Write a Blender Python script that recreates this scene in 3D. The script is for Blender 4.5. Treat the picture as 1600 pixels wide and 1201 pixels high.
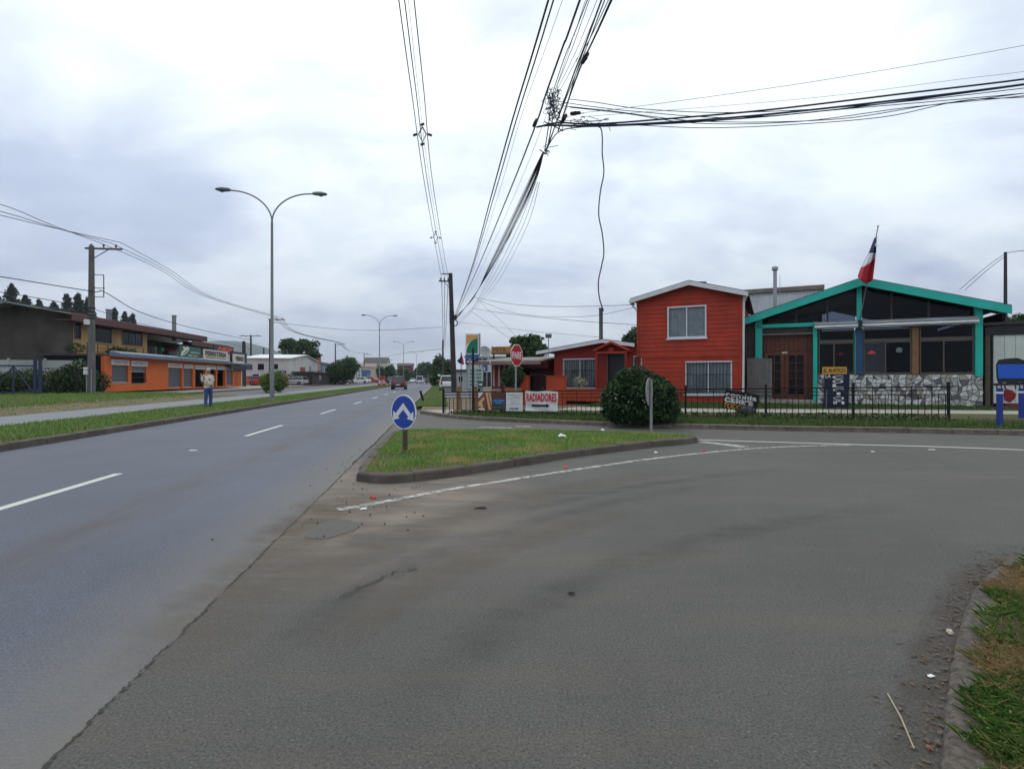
import bpy, bmesh, math, random
import numpy as np
from mathutils import Vector, Matrix
for o in list(bpy.data.objects): bpy.data.objects.remove(o)
R = math.radians
random.seed(7); RNG = np.random.default_rng(7)
sc = bpy.context.scene
COL = sc.collection
# ---------------------------------------------------------------- camera, sky, sun, exposure
F, CX, HY, H = 830.0, 800.0, 591.0, 1.45          # focal length in photo pixels, horizon row, eye height
cam = bpy.data.objects.new('camera', bpy.data.cameras.new('camera')); COL.objects.link(cam)
cam.location = (0, 0, H); cam.rotation_euler = (R(90), 0, 0)
cam.data.sensor_width = 36; cam.data.lens = 36 * F / 1600; cam.data.shift_y = -9.5 / 1600
cam.data.clip_start = 0.05; cam.data.clip_end = 9000
sc.camera = cam
SUN_EL, SUN_AZ = 52, -25                           # azimuth from +Y towards +X
w = bpy.data.worlds.new('World'); sc.world = w; w.use_nodes = True
nt = w.node_tree; nt.nodes.clear(); N = nt.nodes.new; L = nt.links.new
out = N('ShaderNodeOutputWorld'); bg = N('ShaderNodeBackground'); bg.inputs[1].default_value = 0.1
L(bg.outputs[0], out.inputs[0])
sky = N('ShaderNodeTexSky'); sky.sky_type = 'NISHITA'; sky.sun_disc = False
sky.sun_elevation = R(SUN_EL); sky.sun_rotation = R(SUN_AZ); sky.air_density = 1.2; sky.dust_density = 2.0
tc = N('ShaderNodeTexCoord'); sep = N('ShaderNodeSeparateXYZ'); L(tc.outputs['Generated'], sep.inputs[0])
def wm(op, a, b=None):
    n = N('ShaderNodeMath'); n.operation = op
    for i, q in enumerate((a, b)):
        if q is None: continue
        if isinstance(q, (int, float)): n.inputs[i].default_value = q
        else: L(q, n.inputs[i])
    return n.outputs[0]
zc = wm('ADD', wm('ABSOLUTE', sep.outputs[2]), 0.34)
cmb = N('ShaderNodeCombineXYZ'); L(wm('DIVIDE', sep.outputs[0], zc), cmb.inputs[0]); L(wm('DIVIDE', sep.outputs[1], zc), cmb.inputs[1])
def wnoise(scale, detail, rough, sx=1.0, off=0.0):
    mp = N('ShaderNodeMapping'); mp.inputs['Scale'].default_value = (sx, 1, 1); mp.inputs['Location'].default_value = (off, off * .7, off * .3)
    mp.inputs['Rotation'].default_value = (0, 0, R(-22)); L(cmb.outputs[0], mp.inputs[0])
    n = N('ShaderNodeTexNoise'); n.inputs['Scale'].default_value = scale; n.inputs['Detail'].default_value = detail; n.inputs['Roughness'].default_value = rough
    n.inputs['Distortion'].default_value = 0.35
    L(mp.outputs[0], n.inputs[0]); return n.outputs['Fac']
def wramp(fac, stops):
    r = N('ShaderNodeValToRGB'); e = r.color_ramp.elements
    for i, (p, c) in enumerate(stops):
        q = e[i] if i < 2 else e.new(p)
        q.position = p; q.color = (*c, 1)
    r.color_ramp.interpolation = 'EASE'
    L(fac, r.inputs[0]); return r.outputs[0]
def wmix(t, f, a, b):
    m = N('ShaderNodeMix'); m.data_type = 'RGBA'; m.blend_type = t
    if isinstance(f, float): m.inputs[0].default_value = f
    else: L(f, m.inputs[0])
    L(a, m.inputs[6]); L(b, m.inputs[7]); return m.outputs[2]
elev = wramp(sep.outputs[2], [(0.0, (5.9, 6.5, 7.5)), (0.12, (6.1, 6.7, 8.0)), (0.30, (7.7, 8.5, 9.7)), (0.54, (9.5, 10.2, 10.7))])
n1 = wnoise(1.7, 5, 0.5, 0.8, 5.3); n2 = wnoise(4.5, 5, 0.55, 0.75, 9.4)
cl = wramp(n1, [(0.36, (0.76, 0.80, 0.89)), (0.61, (1.22, 1.21, 1.14))])
cl2 = wramp(n2, [(0.34, (0.90, 0.91, 0.94)), (0.66, (1.06, 1.06, 1.05))])
cloud = wmix('MULTIPLY', 1.0, wmix('MULTIPLY', 1.0, elev, cl), cl2)
L(wmix('MIX', 0.93, sky.outputs[0], cloud), bg.inputs[0])
sun = bpy.data.objects.new('sun', bpy.data.lights.new('sun', 'SUN')); COL.objects.link(sun)
sun.data.energy = 0.7; sun.data.angle = R(25); sun.data.color = (1.0, 0.97, 0.92)
sd = Vector((math.sin(R(SUN_AZ)) * math.cos(R(SUN_EL)), math.cos(R(SUN_AZ)) * math.cos(R(SUN_EL)), math.sin(R(SUN_EL))))
sun.rotation_euler = sd.to_track_quat('Z', 'Y').to_euler(); sun.location = (0, 0, 60)
sc.view_settings.view_transform = 'Standard'; sc.view_settings.look = 'None'
sc.view_settings.exposure = 0.08; sc.view_settings.gamma = 1.0; sc.view_settings.use_curve_mapping = False
# ---------------------------------------------------------------- survey helpers
RDX, RDY = -0.1337, 0.9910                          # main road direction
def P(px, py, Y): return Vector(((px - CX) / F * Y, Y, H + (HY - py) / F * Y))
def G(px, py, z=0.0):
    Y = F * (H - z) / (py - HY); return Vector(((px - CX) / F * Y, Y, z))
def W(px, py, z):
    Y = F * (z - H) / (HY - py); return Vector(((px - CX) / F * Y, Y, z))
def RD(s, t, z=0.0): return Vector((RDX * s - (-RDY) * t, RDY * s + 0.1337 * t, z))
def inv(v): return (v.x * RDX + v.y * RDY, v.x * RDY + v.y * 0.1337)
# ---------------------------------------------------------------- materials
MAT = {}
def nodes(name):
    m = bpy.data.materials.new(name); m.use_nodes = True; t = m.node_tree; t.nodes.clear()
    o = t.nodes.new('ShaderNodeOutputMaterial'); return m, t, o
class NT:
    def __init__(s, t): s.t = t
    def n(s, k, **kw):
        q = s.t.nodes.new(k)
        for a, b in kw.items(): setattr(q, a, b)
        return q
    def l(s, a, b): s.t.links.new(a, b)
    def math(s, op, a, b=None, clamp=False):
        q = s.n('ShaderNodeMath', operation=op); q.use_clamp = clamp
        for i, v in enumerate((a, b)):
            if v is None: continue
            if isinstance(v, (int, float)): q.inputs[i].default_value = v
            else: s.l(v, q.inputs[i])
        return q.outputs[0]
    def noise(s, vec, scale, detail=5, rough=0.55, sc3=None):
        if sc3:
            mp = s.n('ShaderNodeMapping'); mp.inputs['Scale'].default_value = sc3; s.l(vec, mp.inputs[0]); vec = mp.outputs[0]
        q = s.n('ShaderNodeTexNoise'); q.inputs['Scale'].default_value = scale; q.inputs['Detail'].default_value = detail; q.inputs['Roughness'].default_value = rough
        s.l(vec, q.inputs['Vector']); return q.outputs['Fac']
    def ramp(s, f, stops):
        r = s.n('ShaderNodeValToRGB'); e = r.color_ramp.elements
        for i, (p, c) in enumerate(stops):
            q = e[i] if i < 2 else e.new(p)
            q.position = p; q.color = (*c, 1) if not isinstance(c, (int, float)) else (c, c, c, 1)
        s.l(f, r.inputs[0]); return r.outputs[0]
    def mix(s, f, a, b, mode='MIX'):
        m = s.n('ShaderNodeMix', data_type='RGBA', blend_type=mode)
        for i, v in ((0, f), (6, a), (7, b)):
            if isinstance(v, (int, float)): m.inputs[i].default_value = v if i == 0 else (v, v, v, 1)
            elif isinstance(v, tuple): m.inputs[i].default_value = (*v, 1)
            else: s.l(v, m.inputs[i])
        return m.outputs[2]
    def bsdf(s, col, rough, metal=0, spec=0.5, bump=None, bstr=0.3, bdist=0.02):
        b = s.n('ShaderNodeBsdfPrincipled')
        for k, v in (('Base Color', col), ('Roughness', rough), ('Metallic', metal), ('Specular IOR Level', spec)):
            if isinstance(v, tuple): b.inputs[k].default_value = (*v, 1)
            elif isinstance(v, (int, float)): b.inputs[k].default_value = v
            else: s.l(v, b.inputs[k])
        if bump is not None:
            q = s.n('ShaderNodeBump'); q.inputs['Strength'].default_value = bstr; q.inputs['Distance'].default_value = bdist
            s.l(bump, q.inputs['Height']); s.l(q.outputs[0], b.inputs['Normal'])
        return b
def M(name, col, rough=0.7, var=0.14, scale=2.5, metal=0, spec=0.4, bump=0.0, bscale=30, dirt=0.0, dcol=(0.07, 0.06, 0.05)):
    if name in MAT: return MAT[name]
    m, t, o = nodes(name); q = NT(t)
    pos = q.n('ShaderNodeNewGeometry').outputs['Position']
    a = q.noise(pos, scale, 6, 0.6)
    lo = tuple(max(0, c * (1 - var)) for c in col); hi = tuple(min(0.9, c * (1 + var)) for c in col)
    c = q.ramp(a, [(0.3, lo), (0.7, hi)])
    if dirt > 0:
        d = q.noise(pos, scale * 0.7, 8, 0.7, (1, 1, 0.45))
        c = q.mix(q.math('MULTIPLY', q.ramp(d, [(0.45, 0.0), (0.75, 1.0)]), dirt), c, dcol)
    bn = q.noise(pos, bscale, 4, 0.6) if bump > 0 else None
    rr = q.ramp(a, [(0.2, max(0.02, rough - 0.07)), (0.8, min(1, rough + 0.07))])
    b = q.bsdf(c, rr, metal, spec, bn, bump, 0.01)
    t.links.new(b.outputs[0], o.inputs[0]); MAT[name] = m; return m
def asphalt(name, base, tint, kind):
    m, t, o = nodes(name); q = NT(t)
    pos = q.n('ShaderNodeNewGeometry').outputs['Position']
    big = q.noise(pos, 0.35, 6, 0.6); mid = q.noise(pos, 3.0, 6, 0.65); fine = q.noise(pos, 80, 4, 0.7)
    vor = q.n('ShaderNodeTexVoronoi'); vor.inputs['Scale'].default_value = 85; q.l(pos, vor.inputs['Vector'])
    rot = q.n('ShaderNodeVectorRotate', rotation_type='Z_AXIS'); rot.inputs['Angle'].default_value = R(-97.68); q.l(pos, rot.inputs['Vector'])  # x = along road, y = left
    sp = q.n('ShaderNodeSeparateXYZ'); q.l(rot.outputs[0], sp.inputs[0])
    c = q.ramp(big, [(0.3, tuple(v * 0.86 for v in base)), (0.7, tuple(v * 1.14 for v in base))])
    c = q.mix(0.5, c, q.ramp(mid, [(0.3, 0.72), (0.7, 1.22)]), 'MULTIPLY')
    c = q.mix(1.0, c, q.ramp(fine, [(0.30, 0.42), (0.70, 1.62)]), 'MULTIPLY')
    # scattered pale aggregate chips
    chip = q.ramp(q.n('ShaderNodeTexWhiteNoise').outputs[0], [(0, 0.0), (1, 0.0)]) if False else None
    wn = q.n('ShaderNodeTexWhiteNoise'); q.l(vor.outputs['Position'], wn.inputs['Vector'])
    sel = q.math('MULTIPLY', q.math('GREATER_THAN', wn.outputs['Value'], 0.955), q.math('LESS_THAN', vor.outputs['Distance'], 0.36))
    c = q.mix(q.math('MULTIPLY', sel, 0.30), c, (0.30, 0.29, 0.27))
    sel2 = q.math('MULTIPLY', q.math('LESS_THAN', wn.outputs['Value'], 0.12), q.math('LESS_THAN', vor.outputs['Distance'], 0.40))
    c = q.mix(q.math('MULTIPLY', sel2, 0.6), c, (0.03, 0.03, 0.03))
    if kind == 'main':
        tt = q.math('MULTIPLY', sp.outputs[1], -1.0)
        st = q.noise(rot.outputs[0], 1.0, 5, 0.6, (0.06, 1.6, 1))
        # oil and rubber stain down the middle of the near lane, ragged
        dd = q.math('ABSOLUTE', q.math('ADD', tt, 3.35))
        oil = q.math('SUBTRACT', 1.0, q.math('DIVIDE', dd, 0.55), True)
        oil = q.math('MULTIPLY', oil, q.ramp(q.noise(rot.outputs[0], 1.4, 7, 0.75, (0.35, 1.5, 1)), [(0.38, 0.0), (0.62, 0.8)]))
        dd = q.math('ABSOLUTE', q.math('ADD', tt, 6.7))
        oil2 = q.math('MULTIPLY', q.math('SUBTRACT', 1.0, q.math('DIVIDE', dd, 0.7), True), q.ramp(st, [(0.4, 0.0), (0.65, 0.55)]))
        c = q.mix(oil, c, (0.085, 0.075, 0.072)); c = q.mix(oil2, c, (0.09, 0.085, 0.085))
        # dust towards the joint
        de = q.math('SUBTRACT', 1.0, q.math('DIVIDE', q.math('ABSOLUTE', q.math('ADD', tt, 1.4)), 1.0), True)
        de = q.math('MULTIPLY', de, q.ramp(mid, [(0.25, 0.45), (0.7, 0.95)]))
        c = q.mix(de, c, (0.175, 0.160, 0.135))
    else:
        # brown dust drifted round the island nose and along the joint, broken by tyre sweeps
        ds = q.math('SUBTRACT', 1.0, q.math('DIVIDE', q.math('ABSOLUTE', q.math('ADD', sp.outputs[0], -7.0)), 3.4), True)
        dt = q.math('SUBTRACT', 1.0, q.math('DIVIDE', q.math('ABSOLUTE', q.math('ADD', q.math('MULTIPLY', sp.outputs[1], -1.0), 0.9)), 2.3), True)
        sw = q.noise(pos, 1.1, 6, 0.7, (0.6, 2.2, 1))
        dm = q.math('MULTIPLY', q.math('MULTIPLY', ds, dt), 2.1, True)
        dm = q.math('MULTIPLY', dm, q.ramp(sw, [(0.33, 0.1), (0.58, 1.0)]))
        c = q.mix(q.math('MULTIPLY', dm, 0.85), c, (0.235, 0.185, 0.145))
        sw2 = q.noise(pos, 0.7, 7, 0.7, (0.5, 2.6, 1))
        c = q.mix(q.math('MULTIPLY', q.ramp(sw2, [(0.5, 0.0), (0.72, 1.0)]), 0.35), c, (0.150, 0.120, 0.095))
        sw3 = q.noise(pos, 1.7, 7, 0.75, (0.35, 1.9, 1))
        c = q.mix(q.math('MULTIPLY', q.ramp(sw3, [(0.58, 0.0), (0.72, 1.0)]), 0.35), c, (0.045, 0.045, 0.045))
    hgt = q.math('ADD', q.math('MULTIPLY', fine, 1.0), q.math('MULTIPLY', vor.outputs['Distance'], -0.5))
    rr = q.ramp(mid, [(0.2, 0.62), (0.8, 0.85)])
    b = q.bsdf(c, rr, 0, 0.35, hgt, 0.8, 0.008)
    t.links.new(b.outputs[0], o.inputs[0]); MAT[name] = m; return m
def soil(name, c1, c2, c3, scale=1.2, thr=0.5):
    m, t, o = nodes(name); q = NT(t)
    pos = q.n('ShaderNodeNewGeometry').outputs['Position']
    a = q.noise(pos, scale, 8, 0.7); f = q.noise(pos, 45, 5, 0.7)
    c = q.mix(q.ramp(a, [(thr - 0.1, 0.0), (thr + 0.1, 1.0)]), c1, c2)
    c = q.mix(q.ramp(f, [(0.4, 0.0), (0.75, 0.7)]), c, c3)
    b = q.bsdf(c, 0.95, 0, 0.15, f, 0.8, 0.03)
    t.links.new(b.outputs[0], o.inputs[0]); MAT[name] = m; return m
def leafmat(name, dark, light, dry=None, thr=0.56, dscale=0.9, transl=0.25, rough=0.55):
    m, t, o = nodes(name); q = NT(t)
    g = q.n('ShaderNodeNewGeometry'); pos = g.outputs['Position']; rnd = g.outputs['Random Per Island']
    c = q.ramp(rnd, [(0.0, dark), (0.65, tuple((a + b) / 2 for a, b in zip(dark, light))), (1.0, light)])
    big = q.noise(pos, 1.3, 4, 0.6); c = q.mix(0.6, c, q.ramp(big, [(0.3, 0.7), (0.7, 1.25)]), 'MULTIPLY')
    if dry:
        d = q.ramp(q.noise(pos, dscale, 7, 0.7), [(thr - 0.07, 0.0), (thr + 0.07, 1.0)])
        d = q.math('ADD', d, q.math('MULTIPLY', q.math('GREATER_THAN', rnd, 0.86), 0.6), True)
        c = q.mix(d, c, dry)
    b = q.bsdf(c, rough, 0, 0.3)
    tr = q.n('ShaderNodeBsdfTranslucent'); q.l(c, tr.inputs[0])
    mx = q.n('ShaderNodeMixShader'); mx.inputs[0].default_value = transl; q.l(b.outputs[0], mx.inputs[1]); q.l(tr.outputs[0], mx.inputs[2])
    t.links.new(mx.outputs[0], o.inputs[0]); MAT[name] = m; return m
def glassmat(name, tint=(0.55, 0.6, 0.65), ior=1.38):
    m, t, o = nodes(name); q = NT(t)
    tr = q.n('ShaderNodeBsdfTransparent'); tr.inputs[0].default_value = (*tint, 1)
    gl = q.n('ShaderNodeBsdfGlossy'); gl.inputs['Roughness'].default_value = 0.03; gl.inputs['Color'].default_value = (0.9, 0.92, 0.95, 1)
    fr = q.n('ShaderNodeFresnel'); fr.inputs[0].default_value = ior
    mx = q.n('ShaderNodeMixShader'); q.l(fr.outputs[0], mx.inputs[0]); q.l(tr.outputs[0], mx.inputs[1]); q.l(gl.outputs[0], mx.inputs[2])
    t.links.new(mx.outputs[0], o.inputs[0]); MAT[name] = m; return m
def emit(name, col, e):
    m, t, o = nodes(name); q = NT(t); b = q.bsdf(col, 0.5)
    b.inputs['Emission Color'].default_value = (*col, 1); b.inputs['Emission Strength'].default_value = e
    t.links.new(b.outputs[0], o.inputs[0]); MAT[name] = m; return m
def paintmat(name, col, under):
    m, t, o = nodes(name); q = NT(t)
    pos = q.n('ShaderNodeNewGeometry').outputs['Position']
    a = q.noise(pos, 9, 8, 0.75); f = q.noise(pos, 60, 3, 0.6)
    k = q.math('ADD', a, q.math('MULTIPLY', f, 0.45))
    tr = q.n('ShaderNodeBsdfTransparent')
    c = q.mix(q.ramp(f, [(0.3, 0.0), (0.7, 1.0)]), tuple(v * 0.75 for v in col), col)
    b = q.bsdf(c, 0.7, 0, 0.3)
    mx = q.n('ShaderNodeMixShader'); q.l(q.ramp(k, [(under, 1.0), (under + 0.06, 0.0)]), mx.inputs[0])
    q.l(tr.outputs[0], mx.inputs[1]); q.l(b.outputs[0], mx.inputs[2])
    t.links.new(mx.outputs[0], o.inputs[0]); MAT[name] = m; return m
def softmat(name, col, lo, hi, amt):
    """thin deposit (dust, rubber) that thins out towards its edges: the mesh carries the thickness"""
    m, t, o = nodes(name); q = NT(t)
    pos = q.n('ShaderNodeNewGeometry').outputs['Position']; at = q.n('ShaderNodeAttribute'); at.attribute_name = 'thick'
    a = q.noise(pos, 2.2, 8, 0.72, (0.7, 1.7, 1)); f = q.noise(pos, 70, 3, 0.6)
    k = q.math('MULTIPLY', q.math('MULTIPLY', at.outputs['Fac'], q.ramp(a, [(lo, 0.0), (hi, 1.0)])), q.math('MULTIPLY', q.ramp(f, [(0.3, 0.55), (0.7, 1.0)]), amt))
    tr = q.n('ShaderNodeBsdfTransparent'); b = q.bsdf(q.mix(q.ramp(f, [(0.3, 0.0), (0.7, 1.0)]), tuple(v * 0.7 for v in col), col), 0.9, 0, 0.2)
    mx = q.n('ShaderNodeMixShader'); q.l(k, mx.inputs[0]); q.l(tr.outputs[0], mx.inputs[1]); q.l(b.outputs[0], mx.inputs[2])
    t.links.new(mx.outputs[0], o.inputs[0]); MAT[name] = m; return m
softmat('dust', (0.20, 0.165, 0.132), 0.32, 0.62, 0.6); softmat('rubber', (0.042, 0.041, 0.040), 0.35, 0.68, 0.30); softmat('gutter_dirt', (0.10, 0.08, 0.06), 0.3, 0.65, 0.6)
asphalt('asphalt_main', (0.102, 0.111, 0.143), None, 'main')
asphalt('asphalt_side', (0.087, 0.082, 0.075), None, 'side')
asphalt('asphalt_path', (0.215, 0.225, 0.240), None, 'path2') if False else None
M('path', (0.185, 0.195, 0.21), 0.85, 0.12, 1.5, bump=0.4, bscale=60)
M('service', (0.105, 0.105, 0.11), 0.85, 0.2, 1.2, bump=0.4, bscale=60)
M('sidewalk', (0.36, 0.34, 0.30), 0.9, 0.15, 1.5, bump=0.3, bscale=40, dirt=0.5)
M('kerb', (0.095, 0.078, 0.066), 0.9, 0.3, 2.5, bump=0.8, bscale=25, dirt=0.6, dcol=(0.035, 0.03, 0.026))
M('kerb_pale', (0.155, 0.132, 0.108), 0.9, 0.35, 5, bump=1.0, bscale=30, dirt=0.75, dcol=(0.05, 0.04, 0.035))
soil('soil_grass', (0.085, 0.115, 0.035), (0.13, 0.105, 0.06), (0.03, 0.03, 0.02), 0.7)
soil('soil_dirt', (0.22, 0.165, 0.115), (0.08, 0.09, 0.035), (0.10, 0.08, 0.06), 0.6, 0.58)
soil('soil_near', (0.10, 0.078, 0.05), (0.24, 0.17, 0.09), (0.03, 0.025, 0.02), 1.6, 0.52)
soil('earth', (0.06, 0.08, 0.03), (0.12, 0.10, 0.06), (0.04, 0.05, 0.025), 0.05)
leafmat('grass_island', (0.085, 0.195, 0.028), (0.25, 0.41, 0.075), (0.43, 0.34, 0.14), 0.58, 0.8)
leafmat('grass_near', (0.095, 0.22, 0.045), (0.30, 0.48, 0.12), (0.62, 0.45, 0.25), 0.55, 1.5, 0.35)
leafmat('grass_verge', (0.026, 0.075, 0.014), (0.10, 0.175, 0.035), (0.20, 0.155, 0.06), 0.66, 0.5)
leafmat('grass_left', (0.08, 0.18, 0.03), (0.21, 0.33, 0.065), (0.24, 0.20, 0.09), 0.60, 0.25)
leafmat('leaf_bush', (0.010, 0.028, 0.010), (0.045, 0.105, 0.028), None)
leafmat('leaf_tree', (0.016, 0.045, 0.014), (0.065, 0.125, 0.03), None)
leafmat('leaf_tree_pale', (0.035, 0.085, 0.045), (0.085, 0.165, 0.085), None)
leafmat('leaf_yellow', (0.05, 0.10, 0.015), (0.16, 0.24, 0.04), None)
leafmat('leaf_pine', (0.012, 0.026, 0.020), (0.035, 0.060, 0.042), None)
leafmat('leaf_weed', (0.018, 0.045, 0.012), (0.07, 0.125, 0.03), (0.09, 0.05, 0.03), 0.68, 0.6)
leafmat('flower_pale', (0.16, 0.21, 0.12), (0.42, 0.40, 0.34), None); leafmat('leaf_clover', (0.06, 0.18, 0.03), (0.18, 0.38, 0.08), (0.40, 0.29, 0.14), 0.62, 1.5)
M('bark', (0.07, 0.055, 0.04), 0.9, 0.3, 6, bump=0.6)
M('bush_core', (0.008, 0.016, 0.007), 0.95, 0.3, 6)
glassmat('glass', (0.80, 0.83, 0.85)); glassmat('glass_dark', (0.30, 0.33, 0.40), 1.24)
M('steel', (0.30, 0.31, 0.32), 0.45, 0.12, 4, metal=0.6)
M('lamp_steel', (0.18, 0.19, 0.20), 0.5, 0.15, 3, metal=0.4)
M('zinc', (0.52, 0.54, 0.56), 0.45, 0.16, 1.5, metal=0.5, dirt=0.3, dcol=(0.20, 0.15, 0.12))
M('black_iron', (0.008, 0.011, 0.012), 0.65, 0.3, 8, spec=0.25)
M('cable', (0.012, 0.012, 0.016), 0.6, 0.2, 8)
M('cable_blue', (0.02, 0.035, 0.09), 0.6, 0.2, 8)
M('pole_concrete', (0.13, 0.125, 0.12), 0.9, 0.25, 1.2, bump=0.4, dirt=0.4)
M('pole_dark', (0.035, 0.034, 0.036), 0.85, 0.25, 1.2, bump=0.4)
M('wood_pole', (0.055, 0.045, 0.038), 0.9, 0.25, 2, bump=0.5)
M('ceramic', (0.10, 0.07, 0.06), 0.3, 0.1, 5)
M('white', (0.72, 0.72, 0.72), 0.55, 0.06, 3, dirt=0.15)
M('white_sheet', (0.66, 0.67, 0.66), 0.6, 0.07, 4, dirt=0.15)
M('black', (0.012, 0.012, 0.014), 0.5, 0.2, 5)
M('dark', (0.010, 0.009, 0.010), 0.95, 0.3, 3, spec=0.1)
M('sign_blue', (0.012, 0.055, 0.34), 0.35, 0.06, 6, dirt=0.08)
M('sign_red', (0.46, 0.015, 0.025), 0.4, 0.08, 6, dirt=0.08)
M('sign_back', (0.27, 0.28, 0.26), 0.55, 0.15, 6, metal=0.2)
M('rusty_post', (0.075, 0.06, 0.045), 0.85, 0.35, 10, bump=0.4)
M('orange', (0.58, 0.115, 0.018), 0.75, 0.14, 1.0, bump=0.2, bscale=20, dirt=0.35, dcol=(0.22, 0.10, 0.04))
M('orange_text', (0.25, 0.05, 0.012), 0.7)
M('blue_grey', (0.115, 0.15, 0.205), 0.55, 0.2, 1.2, metal=0.2, dirt=0.3)
M('shutter', (0.115, 0.125, 0.145), 0.6, 0.12, 3, metal=0.2, dirt=0.2)
M('shutter_teal', (0.15, 0.165, 0.18), 0.6, 0.12, 3, metal=0.2)
M('yellow_wall', (0.46, 0.28, 0.105), 0.8, 0.14, 1.0, dirt=0.4)
M('grey_render', (0.075, 0.062, 0.054), 0.95, 0.5, 0.5, bump=0.4, bscale=12, dirt=0.6, dcol=(0.022, 0.02, 0.02))
M('roof_brown', (0.115, 0.045, 0.040), 0.7, 0.25, 1.0, dirt=0.4)
M('brown_wall', (0.16, 0.075, 0.05), 0.8, 0.2, 1.5)
M('roof_sheet', (0.20, 0.23, 0.22), 0.5, 0.2, 1.0, metal=0.3)
M('tarp_blue', (0.02, 0.03, 0.12), 0.5, 0.3, 2, bump=0.3, bscale=8)
M('tarp_white', (0.45, 0.50, 0.52), 0.5, 0.15, 2, bump=0.3, bscale=8)
M('panel_concrete', (0.36, 0.37, 0.36), 0.9, 0.2, 1.0, dirt=0.5, dcol=(0.12, 0.12, 0.11))
M('gate_blue', (0.015, 0.03, 0.07), 0.6, 0.3, 4)
M('sign_cream', (0.60, 0.55, 0.42), 0.6, 0.08, 3, dirt=0.2)
M('sign_green', (0.015, 0.09, 0.065), 0.5, 0.15, 4)
M('sign_dark', (0.03, 0.02, 0.025), 0.6, 0.2, 4)
M('text_orange', (0.72, 0.10, 0.03), 0.6, 0.06, 4)
M('text_pale', (0.55, 0.60, 0.52), 0.6, 0.1, 4)
M('red_wood', (0.36, 0.034, 0.014), 0.75, 0.26, 1.6, bump=0.5, bscale=18, dirt=0.5, dcol=(0.20, 0.022, 0.014))
M('red_wood_old', (0.235, 0.018, 0.011), 0.75, 0.2, 1.3, bump=0.35, bscale=18, dirt=0.3, dcol=(0.14, 0.018, 0.012))
M('burgundy', (0.10, 0.014, 0.018), 0.75, 0.3, 1.5, dirt=0.3)
M('pink_wall', (0.36, 0.22, 0.20), 0.8, 0.15, 1.5, dirt=0.3)
M('orange_plaster', (0.36, 0.046, 0.014), 0.8, 0.12, 1.5, dirt=0.25, dcol=(0.25, 0.05, 0.02))
M('trim_white', (0.62, 0.63, 0.65), 0.55, 0.1, 2, dirt=0.22, dcol=(0.25, 0.23, 0.21))
M('roof_dark', (0.045, 0.043, 0.045), 0.8, 0.3, 2, bump=0.3)
M('roof_rust', (0.20, 0.16, 0.14), 0.7, 0.3, 1.5, metal=0.2, dirt=0.5, dcol=(0.10, 0.06, 0.05))
M('curtain', (0.52, 0.54, 0.53), 0.9, 0.15, 4)
M('curtain_dark', (0.34, 0.35, 0.35), 0.9, 0.2, 4)
M('turquoise', (0.014, 0.42, 0.34), 0.5, 0.10, 1.5, dirt=0.15, dcol=(0.02, 0.20, 0.18))
M('post_blue', (0.012, 0.06, 0.14), 0.5, 0.15, 2)
M('door_wood', (0.11, 0.024, 0.009), 0.5, 0.3, 4, dirt=0.3, dcol=(0.06, 0.015, 0.008))
M('wood_brown', (0.20, 0.10, 0.05), 0.7, 0.25, 3, bump=0.3)
M('frame_bronze', (0.10, 0.085, 0.07), 0.5, 0.15, 3, metal=0.3)
M('wood_grey', (0.15, 0.14, 0.135), 0.9, 0.25, 3, bump=0.5)
M('soffit', (0.04, 0.035, 0.035), 0.8, 0.2, 2)
M('stone_a', (0.60, 0.60, 0.58), 0.85, 0.2, 5, bump=0.5)
M('stone_b', (0.36, 0.35, 0.34), 0.85, 0.25, 5, bump=0.5)
M('stone_c', (0.13, 0.125, 0.13), 0.85, 0.25, 5, bump=0.5)
M('stone_d', (0.38, 0.34, 0.28), 0.85, 0.25, 5, bump=0.5)
M('mortar', (0.16, 0.155, 0.15), 0.95, 0.2, 5)
M('awning', (0.60, 0.62, 0.64), 0.35, 0.15, 1.5, metal=0.6)
M('concrete', (0.30, 0.275, 0.24), 0.9, 0.2, 1.5, dirt=0.5)
M('board_navy', (0.008, 0.012, 0.045), 0.5, 0.2, 4)
M('board_yellow', (0.62, 0.33, 0.03), 0.6, 0.1, 4)
M('mural_white', (0.52, 0.56, 0.52), 0.7, 0.12, 1.5, dirt=0.3, dcol=(0.25, 0.27, 0.26))
M('mural_blue', (0.015, 0.10, 0.55), 0.6, 0.06, 3)
M('mural_red', (0.20, 0.008, 0.012), 0.6, 0.1, 3)
M('bollard_blue', (0.012, 0.035, 0.24), 0.5, 0.12, 4, dirt=0.15)
M('flag_red', (0.42, 0.015, 0.03), 0.8, 0.1, 3); M('flag_white', (0.62, 0.62, 0.66), 0.8, 0.06, 3); M('flag_blue', (0.012, 0.025, 0.12), 0.8, 0.1, 3)
M('skin', (0.38, 0.17, 0.11), 0.6, 0.08, 8); M('hair_grey', (0.42, 0.40, 0.38), 0.8, 0.15, 20)
M('jeans', (0.035, 0.075, 0.20), 0.9, 0.35, 5); M('shoe', (0.02, 0.02, 0.025), 0.7)
M('tyre', (0.015, 0.015, 0.016), 0.8); M('rim', (0.35, 0.35, 0.36), 0.4, 0.1, 5, metal=0.6)
M('car_white', (0.68, 0.69, 0.70), 0.28, 0.03, 2, spec=0.6); M('car_maroon', (0.075, 0.022, 0.035), 0.3, 0.1, 2, spec=0.6)
M('car_silver', (0.36, 0.38, 0.40), 0.3, 0.05, 2, metal=0.4); M('car_red', (0.45, 0.03, 0.02), 0.3, 0.05, 2, spec=0.6)
M('car_dark', (0.03, 0.035, 0.05), 0.3, 0.05, 2, spec=0.6); M('car_blue', (0.03, 0.07, 0.22), 0.3, 0.05, 2)
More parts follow.
